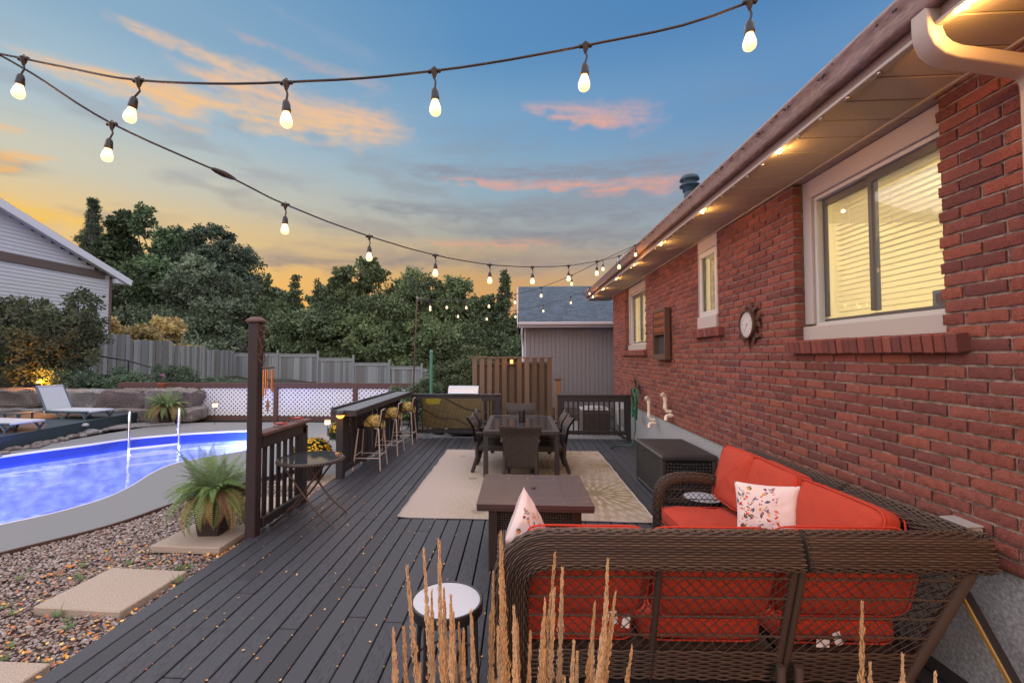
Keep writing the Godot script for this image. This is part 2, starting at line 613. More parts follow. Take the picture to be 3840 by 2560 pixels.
func make_sky() -> Sky:
	var W := 2048
	var H := 1024
	var west := [[0, 255, 188, 78], [7, 255, 196, 105], [13, 232, 200, 145], [18, 205, 202, 185], [24, 170, 192, 205], [32, 138, 172, 198], [45, 100, 148, 188], [90, 62, 110, 165]]
	var mid := [[0, 240, 160, 75], [5, 230, 162, 85], [9, 214, 166, 108], [12, 192, 165, 130], [16, 164, 168, 166], [21, 148, 174, 190], [28, 124, 164, 197], [36, 92, 143, 190], [50, 72, 122, 178], [90, 52, 100, 160]]
	var east := [[0, 190, 150, 130], [8, 170, 155, 150], [14, 150, 162, 175], [20, 128, 156, 186], [28, 102, 146, 192], [38, 76, 127, 180], [50, 66, 115, 172], [90, 50, 98, 158]]
	var tabs := []
	for t in [west, mid, east]:
		var rows := []
		for y in H / 2 + 1:
			rows.append(lin3(stop(t, 90.0 - 180.0 * y / H)))
		tabs.append(rows)
	var f := FastNoiseLite.new()
	f.frequency = 1.0
	f.fractal_octaves = 5
	f.seed = 21
	var f2 := FastNoiseLite.new()
	f2.frequency = 1.0
	f2.fractal_octaves = 4
	f2.seed = 5
	# clouds: azimuth and height of both ends, half widths, colour, strength
	var cl := [
		[-51, 25.0, -17, 26.4, 0.5, 2.0, 255, 200, 132, 0.85], [-44, 30.4, -28, 28.6, 0.3, 1.5, 255, 202, 146, 0.75], [-39, 28.2, -15, 26.6, 0.5, 1.7, 250, 196, 146, 0.8],
		[-46, 25.6, -36, 25.2, 0.4, 1.4, 255, 196, 120, 0.8], [-43, 23.2, -36, 23.0, 0.15, 0.5, 235, 190, 150, 0.6], [-34, 32.6, -17, 30.5, 0.2, 0.9, 215, 180, 165, 0.4],
		[-52, 19.0, -50, 19.2, 0.3, 0.2, 250, 195, 130, 0.8], [-53, 16.8, -48, 17.4, 0.5, 0.25, 255, 190, 105, 0.9], [-53, 15.9, -50, 16.2, 0.4, 0.2, 255, 190, 100, 0.9],
		[-58, 13.2, -45, 12.0, 1.2, 0.8, 255, 200, 70, 0.9], [-56, 11.0, -44, 9.5, 0.8, 0.6, 255, 180, 70, 0.7],
		[1, 29.6, 17, 27.0, 0.35, 1.5, 214, 172, 168, 0.85], [4, 28.2, 13, 26.9, 0.3, 0.8, 246, 176, 140, 0.8],
		[-15, 22.6, 24, 21.6, 0.7, 1.5, 140, 140, 155, 0.8], [-9, 21.6, 21, 19.6, 0.3, 1.1, 236, 165, 140, 0.85],
		[-21, 18.2, 22, 17.2, 0.8, 1.5, 140, 142, 152, 0.8], [-6, 15.2, 26, 13.8, 0.7, 1.4, 136, 138, 148, 0.8], [-12, 14.2, 6, 14.0, 0.3, 0.7, 228, 168, 135, 0.7],
		[-38, 10.4, -10, 11.6, 0.5, 1.1, 138, 130, 134, 0.75], [-14, 12.4, 16, 11.2, 0.5, 1.2, 150, 138, 138, 0.6], [-40, 18.5, -24, 20.0, 0.5, 1.3, 168, 172, 180, 0.5],
		[-31, 35.7, -18, 33.0, 0.2, 0.8, 150, 170, 195, 0.4], [52, 24, 80, 20, 0.8, 1.6, 150, 150, 165, 0.6], [-95, 20, -65, 24, 0.8, 1.8, 240, 185, 135, 0.6], [100, 16, 150, 18, 1.0, 2.0, 135, 140, 155, 0.6], [-160, 15, -110, 19, 1.0, 2.0, 160, 150, 155, 0.6],
	]
	for c in cl:
		var q := lin3(Vector3(c[6], c[7], c[8]))
		c.append(q)
	var data := PackedFloat32Array()
	data.resize(W * H * 3)
	var grey_cloud := lin3(Vector3(146, 140, 146))
	for y in H:
		var el := 90.0 - 180.0 * (y + 0.5) / H
		if el < -1.0:
			var g := lin3(Vector3(60, 58, 52))
			for x in W:
				var k := (y * W + x) * 3
				data[k] = g.x
				data[k + 1] = g.y
				data[k + 2] = g.z
			continue
		var yy: int = mini(y, H / 2)
		var w0: Vector3 = tabs[0][yy]
		var w1: Vector3 = tabs[1][yy]
		var w2: Vector3 = tabs[2][yy]
		var rad := deg_to_rad(el)
		var cel := cos(rad)
		for x in W:
			var az := wrapf(360.0 * (x + 0.5) / W, -180.0, 180.0)
			var s := cos(deg_to_rad(az + 62.0))
			var col: Vector3
			if s > 0.55:
				col = w1.lerp(w0, clampf((s - 0.55) / 0.43, 0.0, 1.0))
			else:
				col = w1.lerp(w2, clampf((0.55 - s) / 0.62, 0.0, 1.0))
			# thin layered cloud low in the sky, all the way round
			if el > 2.0 and el < 34.0:
				var band := smoothstep(2.0, 8.0, el) * (1.0 - smoothstep(16.0, 33.0, el))
				var d := Vector3(sin(deg_to_rad(az)) * 2.4, el * 0.21, cos(deg_to_rad(az)) * 2.4)
				var nn := f.get_noise_3dv(d * 1.5 + Vector3(0, f2.get_noise_3dv(d * 2.2) * 0.35, 0))
				var cv := clampf((nn - 0.02) * 2.6, 0.0, 1.0) * band * 0.55
				col = col.lerp(grey_cloud.lerp(col, 0.25), cv)
			if el > 4.0 and el < 42.0:
				for c in cl:
					if el < c[1] - 5.0 and el < c[3] - 5.0 or el > c[1] + 5.0 and el > c[3] + 5.0 or az < c[0] - 3.0 or az > c[2] + 3.0:
						continue
					var lx: float = (c[2] - c[0]) * cel
					var ly: float = c[3] - c[1]
					var px: float = (az - c[0]) * cel
					var py: float = el - c[1]
					var ln := sqrt(lx * lx + ly * ly)
					var t: float = (px * lx + py * ly) / (ln * ln)
					if t < -0.08 or t > 1.12:
						continue
					var ds: float = (py * lx - px * ly) / ln
					var wob := f2.get_noise_2d(az * 0.22 + c[1] * 3.0, el * 0.5)
					var wid: float = lerpf(c[4], c[5], clampf(t, 0, 1)) * (1.0 + wob * 0.9)
					var e := smoothstep(-0.08, 0.12, t + wob * 0.06) * (1.0 - smoothstep(0.82, 1.12, t + wob * 0.14))
					var a: float = 1.0 - smoothstep(0.15, 1.5, absf(ds + wob * 0.5) / maxf(wid, 0.08))
					var tex := 0.66 + 0.70 * f.get_noise_2d(px * 0.13 + c[0], ds * 1.9) + 0.40 * f.get_noise_2d(px * 0.45, ds * 5.5 + c[1])
					a = clampf(a * e * tex * 1.15, 0.0, 1.0) * c[9] * 0.85
					col = col.lerp(c[10], a)
			var k := (y * W + x) * 3
			data[k] = col.x
			data[k + 1] = col.y
			data[k + 2] = col.z
	var im := Image.create_from_data(W, H, false, Image.FORMAT_RGBF, data.to_byte_array())
	var pm := PanoramaSkyMaterial.new()
	pm.panorama = ImageTexture.create_from_image(im)
	var sky := Sky.new()
	sky.sky_material = pm
	return sky

func _ready() -> void:
	rng.seed = 77
	noise.seed = 3
	noise.frequency = 1.0
	noise.fractal_octaves = 4
	# camera, sky, sun, exposure
	var cam := Camera3D.new()
	cam.name = "camera"
	cam.projection = Camera3D.PROJECTION_FRUSTUM
	cam.keep_aspect = Camera3D.KEEP_HEIGHT
	cam.near = 0.05
	cam.far = 400.0
	cam.size = 0.05 * 1568.0 / 1030.0
	cam.frustum_offset = Vector2(0.05 * 46.0 / 1030.0, 0.05 * -4.0 / 1030.0)
	cam.rotation_order = EULER_ORDER_YXZ
	cam.rotation_degrees = Vector3(2.0017, 3.3893, 0)
	cam.position = Vector3(0, 1.95, 0)
	add_child(cam)
	cam.current = true
	var env := Environment.new()
	env.background_mode = Environment.BG_SKY
	env.sky = make_sky()
	env.background_energy_multiplier = 1.0
	env.tonemap_mode = Environment.TONE_MAPPER_LINEAR
	env.tonemap_exposure = 1.0
	env.sdfgi_enabled = true
	env.ssao_enabled = true
	env.ssil_enabled = true
	var we := WorldEnvironment.new()
	we.name = "world"
	we.environment = env
	add_child(we)
	# the afterglow in the west, low and very soft
	var sun := DirectionalLight3D.new()
	sun.name = "afterglow"
	sun.light_energy = 1.6
	sun.light_color = Color(1.0, 0.95, 0.95)
	sun.light_angular_distance = 168.0
	sun.shadow_enabled = true
	sun.rotation_degrees = Vector3(-58, -40, 0)
	add_child(sun)
	make_materials()
	build_ground()
	build_pool()
	build_deck()
	build_house()
	build_garage()
	build_far_house()
	build_fences()
	build_trees()
	build_rail_and_bar()
	build_furniture()
	build_sofa()
	build_lights()
	build_garden()
	build_small()

func terrain(x: float, z: float) -> float:
	var h := -0.16
	h += lerpf(1.0, 0.42, smoothstep(-15.0, -30.0, z)) * smoothstep(-11.8, -15.5, x) * smoothstep(-13.4, -14.8, z)
	h += 0.12 * smoothstep(-16.0, -28.0, z)
	h += 0.9 * smoothstep(-17.5, -22.0, x)
	return h

var pool_pts := PackedVector2Array([Vector2(-6.32, -5.18), Vector2(-6.6, -4.5), Vector2(-7.4, -3.9), Vector2(-8.8, -3.7), Vector2(-10.2, -4.2), Vector2(-11.1, -5.4), Vector2(-11.2, -7.0), Vector2(-10.68, -8.7), Vector2(-10.4, -9.31), Vector2(-10.05, -9.96), Vector2(-9.7, -10.75), Vector2(-9.04, -11.35), Vector2(-8.36, -11.73), Vector2(-7.59, -12.06), Vector2(-6.9, -12.12), Vector2(-6.25, -11.8), Vector2(-5.95, -11.2), Vector2(-5.85, -10.3), Vector2(-6.0, -9.4), Vector2(-6.34, -8.85), Vector2(-6.55, -8.35), Vector2(-6.53, -7.94), Vector2(-6.36, -7.4), Vector2(-6.11, -6.79), Vector2(-5.98, -6.18), Vector2(-6.09, -5.59)])
var coping_pts := PackedVector2Array([Vector2(-5.41, -4.44), Vector2(-5.9, -3.5), Vector2(-7.0, -2.7), Vector2(-9.0, -2.4), Vector2(-11.0, -3.2), Vector2(-12.0, -5.0), Vector2(-12.1, -7.2), Vector2(-11.4, -9.2), Vector2(-11.0, -10.4), Vector2(-10.85, -11.6), Vector2(-10.4, -13.1), Vector2(-8.5, -13.5), Vector2(-6.0, -13.6), Vector2(-3.6, -13.5), Vector2(-3.2, -12.5), Vector2(-3.3, -10.5), Vector2(-3.7, -8.9), Vector2(-4.2, -7.6), Vector2(-4.62, -6.7), Vector2(-4.82, -6.04), Vector2(-4.9, -5.47), Vector2(-5.05, -5.04)])
var pool_mid := Vector2(-8.3, -8.1)

func smooth_loop(p: PackedVector2Array) -> PackedVector2Array:
	var o := PackedVector2Array()
	var m := p.size()
	for i in m:
		for k in 5:
			o.append(p[i].cubic_interpolate(p[(i + 1) % m], p[(i - 1 + m) % m], p[(i + 2) % m], k / 5.0))
	return o

func reach(p: PackedVector2Array, a: float) -> float:
	var d := Vector2(cos(a), sin(a))
	var best := 0.0
	for i in p.size():
		var hit = Geometry2D.segment_intersects_segment(pool_mid, pool_mid + d * 60.0, p[i], p[(i + 1) % p.size()])
		if hit != null:
			best = maxf(best, pool_mid.distance_to(hit))
	return best

func pool_edge(i: int, n: int, extra := 0.0) -> Vector2:
	var a := TAU * i / n
	return pool_mid + Vector2(cos(a), sin(a)) * (pool_r[i % n] + extra)

var pool_r := []
var coping_r := []

func ring(m: MB, ra: Array, ya: float, rb: Array, yb: float, up := true) -> void:
	var n := ra.size()
	for i in n:
		var j := (i + 1) % n
		var a := TAU * i / n
		var b := TAU * j / n
		var da := Vector3(cos(a), 0, sin(a))
		var db := Vector3(cos(b), 0, sin(b))
		var c := Vector3(pool_mid.x, 0, pool_mid.y)
		var p0: Vector3 = c + da * ra[i] + Vector3.UP * ya
		var p1: Vector3 = c + db * ra[j] + Vector3.UP * ya
		var p2: Vector3 = c + db * rb[j] + Vector3.UP * yb
		var p3: Vector3 = c + da * rb[i] + Vector3.UP * yb
		if up:
			m.quad(p0, p1, p2, p3)
		else:
			m.quad(p3, p2, p1, p0)

func more(r: Array, k: float) -> Array:
	var o := []
	for q in r:
		o.append(q + k)
	return o

func build_ground() -> void:
	# the garden soil, one sheet out to the horizon, with the pool cut out of it
	var xs := []
	var zs := []
	var x := -150.0
	while x <= 150.0:
		xs.append(x)
		x += 20.0 if absf(x + 5.0) > 60.0 else (1.0 if x > -26.0 and x < 6.0 else 5.0)
	var z := 40.0
	while z >= -260.0:
		zs.append(z)
		z -= 1.0 if z < -8.0 and z > -36.0 else 4.0 if z > -60.0 else 20.0
	var cop := smooth_loop(coping_pts)
	var pol := smooth_loop(pool_pts)
	for i in 160:
		pool_r.append(reach(pol, TAU * i / 160))
		coping_r.append(reach(cop, TAU * i / 160))
	var inner := PackedVector2Array()
	for i in 160:
		var a := TAU * i / 160
		inner.append(pool_mid + Vector2(cos(a), sin(a)) * (pool_r[i] + 0.35))
	var m := MB.new()
	for i in xs.size() - 1:
		for j in zs.size() - 1:
			var c := Vector2((xs[i] + xs[i + 1]) * 0.5, (zs[j] + zs[j + 1]) * 0.5)
			if c.x > -13.0 and c.x < -4.0 and c.y > -14.0 and c.y < -2.0 and c.distance_to(pool_mid) < 7.5:
				continue
			var q := []
			for e in [[0, 0], [1, 0], [1, 1], [0, 1]]:
				var px: float = xs[i + e[0]]
				var pz: float = zs[j + e[1]]
				q.append(Vector3(px, terrain(px, pz), pz))
			m.quad(q[0], q[1], q[2], q[3])
	# the soil between the pool surround and the sheet
	var far := []
	for i in 160:
		far.append(maxf(8.4, coping_r[i] + 0.5))
	ring(m, more(coping_r, -0.25), -0.2, far, -0.165)
	struct("ground", m, M.earth, "dark garden soil and lawn under everything")
	# gravel bed beside the deck
	var gb := MB.new()
	var gr := []
	for i in 30:
		var t := i / 29.0
		var zz := lerpf(1.5, -7.4, t)
		gr.append([Vector3(lerpf(-8.0, -5.6, smoothstep(0.0, 0.45, t)) if t < 0.45 else lerpf(-5.6, -4.55, (t - 0.45) / 0.55), -0.150, zz), Vector3(-2.6, -0.150, zz)])
	gb.grid(gr)
	struct("gravel_bed", gb, M.gravel_bed, "dark base under the loose gravel beside the deck")
	# concrete patio beyond and right of the pool, and the lower yard beyond the deck
	var pat := MB.new()
	pat.box(Vector3(-3.0, -0.19, -10.2), Vector3(1.6, 0.1, 6.6), Basis(), 0.01)
	pat.box(Vector3(-0.6, -0.19, -12.6), Vector3(6.4, 0.1, 3.9), Basis(), 0.01)
	struct("patio", pat, M.concrete, "pale concrete patio beyond the deck")
	var pads := MB.new()
	pads.box(Vector3(2.2, -0.21, -12.6), Vector3(1.4, 0.1, 1.4), Basis(), 0.01)
	struct("concrete_pad", pads, M.concrete, "small concrete pad under the air conditioner")

func build_pool() -> void:
	var cop := MB.new()
	ring(cop, pool_r, -0.115, coping_r, -0.12, true)
	ring(cop, coping_r, -0.12, coping_r, -0.24, true)
	ring(cop, pool_r, -0.165, pool_r, -0.115, true)
	struct("pool_surround", cop, M.coping, "pale concrete surround of the swimming pool")
	var rows := []
	for k in 5:
		var row := []
		for i in 160:
			var a := TAU * i / 160
			var rr: float = pool_r[i] + [0.0, 0.0, -0.03, -0.035, 0.03][k]
			row.append(Vector3(pool_mid.x + cos(a) * rr, [-0.165, -0.115, -0.113, -0.16, -0.165][k], pool_mid.y + sin(a) * rr))
		rows.append(row)
	var lip := MB.new()
	lip.grid(rows, false, true, false)
	struct("pool_edge", lip, M.white_plastic, "white rounded pool edge trim")
	var eb := MB.new()
	var pts := []
	for i in 161:
		var a := TAU * (i % 160) / 160.0
		var p: Vector2 = pool_mid + Vector2(cos(a), sin(a)) * (coping_r[i % 160] + 0.02)
		pts.append(Vector3(p.x, -0.15, p.y))
	for i in 160:
		if pts[i].z > -8.5 and pts[i].x > -8.0:
			eb.bar(pts[i], pts[i + 1], 0.035, 0.1)
	struct("edging", eb, M.edging, "rusty brown edging between the concrete and the gravel")
	var band := MB.new()
	ring(band, pool_r, -0.40, pool_r, -0.163, true)
	struct("pool_band", band, M.liner_band, "dark blue band of the pool liner")
	var bas := MB.new()
	ring(bas, pool_r, -1.45, pool_r, -0.40, true)
	var fl := []
	for i in 160:
		fl.append(0.0)
	ring(bas, fl, -1.5, pool_r, -1.45, true)
	struct("pool_basin", bas, M.liner, "pale liner of the pool under the water")
	# rippled water
	var wr := []
	for k in 61:
		var row := []
		for i in 160:
			var a := TAU * i / 160
			var rr: float = pool_r[i] * sqrt(k / 60.0)
			var p := Vector3(pool_mid.x + cos(a) * rr, 0, pool_mid.y + sin(a) * rr)
			p.y = -0.335 + 0.004 * noise.get_noise_2d(p.x * 0.7, p.z * 2.0) + 0.0015 * noise.get_noise_2d(p.x * 3.0, p.z * 6.0)
			row.append(p)
		wr.append(row)
	var wm := MB.new()
	wm.grid(wr, false, true, true)
	struct("water", wm, M.water, "blue lit water of the swimming pool")
	# submerged lamps on the wall
	for q in [[-7.1, -12.1, "bright pool lamp under the water at the right end"], [-10.9, -7.4, "pool lamp under the water on the far left wall"], [-6.5, -4.95, "pool lamp under the water on the near wall"]]:
		var p := Vector2(q[0], q[1])
		var dir := (pool_mid - p).normalized()
		var a := (p - pool_mid).angle()
		var i := int(round(fposmod(a, TAU) / TAU * 160)) % 160
		p = pool_mid + (p - pool_mid).normalized() * (pool_r[i] - 0.03)
		var t := thing("pool_lamp", q[2], "pool lamp", Vector3(p.x, -0.72, p.y), 0.0, "lamps under the water of the pool")
		var bz := Vector3(dir.x, 0, dir.y)
		var bs := Basis(bz.cross(Vector3.UP), bz, Vector3.UP)
		var lens := MB.new()
		lens.lathe([Vector2(0.0, 0.03), Vector2(0.10, 0.022), Vector2(0.13, 0.0)], 20, Vector3.ZERO, bs)
		part(t, "lens", lens, M.pool_glow)
		var rim := MB.new()
		rim.lathe([Vector2(0.13, -0.02), Vector2(0.13, 0.025), Vector2(0.155, 0.02), Vector2(0.16, -0.02)], 20, Vector3.ZERO, bs)
		part(t, "rim", rim, M.steel)
		lamp(t, bz * 0.12, 22.0, Color(0.43, 0.49, 1.0), 0.1)
	# the ladder rails
	var ld := thing("pool_ladder", "pair of chrome ladder rails at the far edge of the pool", "ladder", Vector3(-9.2, -0.12, -11.3))
	for s in [[-9.75, -10.75, 0.0], [-9.02, -11.45, 0.0]]:
		var c := Vector3(s[0], -0.12, s[1]) - ld.position
		var dd := Vector3(0.55, 0, 0.62).normalized()
		var pp := []
		for k in 13:
			var t := k / 12.0
			var ang := lerpf(PI, 0.0, t)
			pp.append(c + dd * (0.02 + 0.22 * (1.0 + cos(ang)) * 0.5 * 1.2) + Vector3.UP * (0.42 + 0.24 * sin(ang)))
		var path := [c + dd * 0.02]
		path.append_array(pp)
		path.append(c + dd * 0.34 - Vector3.UP * 0.1)
		path.append(c + dd * 0.36 - Vector3.UP * 0.5)
		var tb := MB.new()
		tb.tube(path, 0.030, 10)
		part(ld, "rail", tb, M.chrome)
	for k in 3:
		var tb := MB.new()
		tb.bar(Vector3(-9.75, -0.33 - 0.2 * k, -10.75) + Vector3(0.24, 0, 0.28) - ld.position, Vector3(-9.02, -0.33 - 0.2 * k, -11.45) + Vector3(0.24, 0, 0.28) - ld.position, 0.09, 0.03, Vector3.UP, 0.008)
		part(ld, "step", tb, M.white_plastic)

func build_deck() -> void:
	var root := Node3D.new()
	root.name = "deck"
	add_child(root)
	root.set_meta("kind", "structure")
	root.set_meta("label", "dark stained timber deck beside the house")
	var x := -2.9
	var w := 0.138
	var i := 0
	while x < 2.62:
		var z0 := 1.2
		var cuts := [1.2]
		var zz := -1.2 - rf(0, 3.0)
		while zz > -10.2:
			cuts.append(zz)
			zz -= rf(3.0, 4.8)
		cuts.append(-10.72)
		for k in cuts.size() - 1:
			var a: float = cuts[k] - (0.005 if k > 0 else 0.0)
			var b: float = cuts[k + 1] + 0.004
			var m := MB.new()
			m.box(Vector3(x + w * 0.5, -0.02 + rf(-0.0015, 0.0015), (a + b) * 0.5), Vector3(w, 0.04, a - b), Basis(Vector3.BACK, rf(-0.006, 0.006)), 0.005)
			part(root, "plank", m, M["deck%d" % rng.randi_range(0, 4)])
		x += w + rf(0.006, 0.012)
		i += 1
	var und := MB.new()
	for k in 16:
		und.box(Vector3(-0.12, -0.1, 1.0 - k * 0.78), Vector3(5.46, 0.1, 0.04))
	und.box(Vector3(-0.12, -0.158, -4.76), Vector3(5.5, 0.01, 11.8))
	part(root, "joist", und, M.deck1)
	var rim := MB.new()
	rim.box(Vector3(-2.88, -0.1, -4.76), Vector3(0.03, 0.115, 11.9))
	part(root, "rim_board", rim, M.deck1)

var wall_x := 2.65
# openings in the wall: near z, far z, bottom y, top y
var holes := [[-2.965, -4.46, 2.09, 3.62], [-6.11, -6.74, 2.33, 3.62], [-9.55, -11.33, 2.07, 3.62]]

func build_house() -> void:
	var h := thing("brick_house", "red brick bungalow with deep white eaves along the deck", "house", Vector3(wall_x, 0, -5))
	var o := h.position
	# mortar core of the wall, in boxes round the openings
	var core := MB.new()
	var zn := 3.0
	var zf := -12.72
	var spans := []
	var cur := zn
	for q in holes:
		spans.append([cur, q[0] + 0.012, 0.77, 3.62])
		spans.append([q[0] + 0.012, q[1] - 0.012, 0.77, q[2]])
		cur = q[1] - 0.012
	spans.append([cur, zf, 0.77, 3.62])
	for s in spans:
		core.box(Vector3(0.150, (s[2] + s[3]) * 0.5, (s[0] + s[1]) * 0.5) - Vector3(0, 0, o.z), Vector3(0.27, s[3] - s[2], s[0] - s[1]))
	var wall := part(h, "brick_wall", core, M.mortar)
	# bricks
	var meshes := []
	for q in 7:
		meshes.append(brick_mesh(q, 0.232))
	var all := []
	var row := 0
	var y := 0.775
	while y < 3.6:
		var z := zn - (0.0 if row % 2 == 0 else 0.124)
		while z > zf:
			var a := z - 0.008
			var b := z - 0.248 + 0.008
			for piece in clip_brick(maxf(b, zf), a, y, y + 0.064):
				if piece[1] - piece[0] > 0.03:
					all.append([piece[0], piece[1], y])
			z -= 0.248
		y += 0.0802
		row += 1
	# the right end wall beyond the corner of the house shows only brick ends
	var rank := []
	for i in all.size():
		var zc: float = (all[i][0] + all[i][1]) * 0.5
		var d := absf(zc) if zc < -2.25 else 1000.0 + absf(zc)
		rank.append([d, i])
	rank.sort()
	var rest := {}
	var restc := []
	var cnt := 0
	for e in rank:
		var br: Array = all[e[1]]
		var k := rng.randi_range(0, 6)
		var len: float = br[1] - br[0]
		var t := Transform3D(Basis.from_scale(Vector3(1, 1, len / 0.232)), Vector3(rf(-0.003, 0.004), br[2] + 0.032 + rf(-0.0015, 0.0015), (br[0] + br[1]) * 0.5 - o.z))
		var mk := rng.randi_range(0, 7)
		if cnt < 300:
			part(wall, "brick", meshes[k], M["brick%d" % mk], t)
		else:
			if not rest.has(mk):
				rest[mk] = []
			rest[mk].append([meshes[k], t])
		cnt += 1
	for mk in rest:
		var stt := SurfaceTool.new()
		stt.begin(Mesh.PRIMITIVE_TRIANGLES)
		for e in rest[mk]:
			stt.append_from(e[0], 0, e[1])
		var pm := part(wall, "far_bricks", stt.commit(), M["brick%d" % mk])
		pm.set_meta("kind", "stuff")
	# foundation
	var fo := MB.new()
	fo.box(Vector3(0.16, 0.33, -4.86 - o.z), Vector3(0.26, 0.86, 15.7))
	part(h, "foundation", fo, M.foundation)
	# brick sills
	for q in [[-2.80, -4.53, 2.085], [-5.95, -6.88, 2.325], [-9.45, -11.55, 2.065]]:
		var sl := MB.new()
		sl.box(Vector3(0.02, q[2] - 0.058, (q[0] + q[1]) * 0.5 - o.z), Vector3(0.10, 0.10, absf(q[1] - q[0]) - 0.02))
		var sp := part(h, "window_sill", sl, M.mortar)
		var z: float = q[0]
		while z > q[1] + 0.05:
			var b := MB.new()
			b.box(Vector3(0.0 + rf(-0.004, 0.004), q[2] - 0.055, z - 0.037 - o.z), Vector3(0.15, 0.118 + rf(-0.004, 0.004), 0.068), Basis(Vector3.BACK, 0.10), 0.007)
			part(sp, "brick", b, M["brick%d" % [2, 4, 7, 3, 1][rng.randi_range(0, 4)]])
			z -= 0.078
	window(h, -2.965, -4.46, 2.09, 3.6, "wide slider")
	window(h, -6.11, -6.74, 2.33, 3.6, "narrow")
	window(h, -9.55, -11.33, 2.07, 3.6, "far")
	eaves(h)

func clip_brick(a: float, b: float, y0: float, y1: float) -> Array:
	var out := [[a, b]]
	for q in holes:
		if y1 < q[2] + 0.02:
			continue
		var nxt := []
		for s in out:
			var lo: float = q[1]
			var hi: float = q[0]
			if s[1] <= lo or s[0] >= hi:
				nxt.append(s)
				continue
			if s[0] < lo:
				nxt.append([s[0], lo])
			if s[1] > hi:
				nxt.append([hi, s[1]])
		out = nxt
	return out

# a rough-faced brick lying along z, its face towards -x
func brick_mesh(sd: int, len: float) -> ArrayMesh:
	var m := MB.new()
	var rows := []
	var ny := 4
	var nz := 9
	for j in nz + 1:
		var row := []
		for i in ny + 1:
			var u := float(i) / ny
			var w := float(j) / nz
			var edge := minf(minf(u, 1.0 - u) * 4.0, minf(w, 1.0 - w) * 9.0)
			var d := 0.008 * noise.get_noise_3d(u * 3.0 + sd * 17.0, w * 7.0, sd * 3.0) + 0.006 * noise.get_noise_3d(u * 9.0, w * 22.0 + sd * 5.0, 2.0)
			var px := -0.001 + d + (0.006 if edge < 0.01 else 0.0)
			var yy := (u - 0.5) * 0.064
			var zz := (w - 0.5) * len
			if edge < 0.01:
				yy += 0.006 * noise.get_noise_2d(w * 9.0 + sd * 9.0, u * 30.0)
				zz += 0.006 * noise.get_noise_2d(u * 6.0, w * 30.0 + sd)
			row.append(Vector3(px, yy, zz))
		rows.append(row)
	m.grid(rows, false, false, false)
	var hx := 0.085
	var hy := 0.031
	var hz := len * 0.5 - 0.001
	m.quad(Vector3(0.004, hy, hz), Vector3(hx, hy, hz), Vector3(hx, hy, -hz), Vector3(0.004, hy, -hz))
	m.quad(Vector3(0.004, -hy, -hz), Vector3(hx, -hy, -hz), Vector3(hx, -hy, hz), Vector3(0.004, -hy, hz))
	m.quad(Vector3(0.004, -hy, hz), Vector3(hx, -hy, hz), Vector3(hx, hy, hz), Vector3(0.004, hy, hz))
	m.quad(Vector3(0.004, hy, -hz), Vector3(hx, hy, -hz), Vector3(hx, -hy, -hz), Vector3(0.004, -hy, -hz))
	return m.mesh()

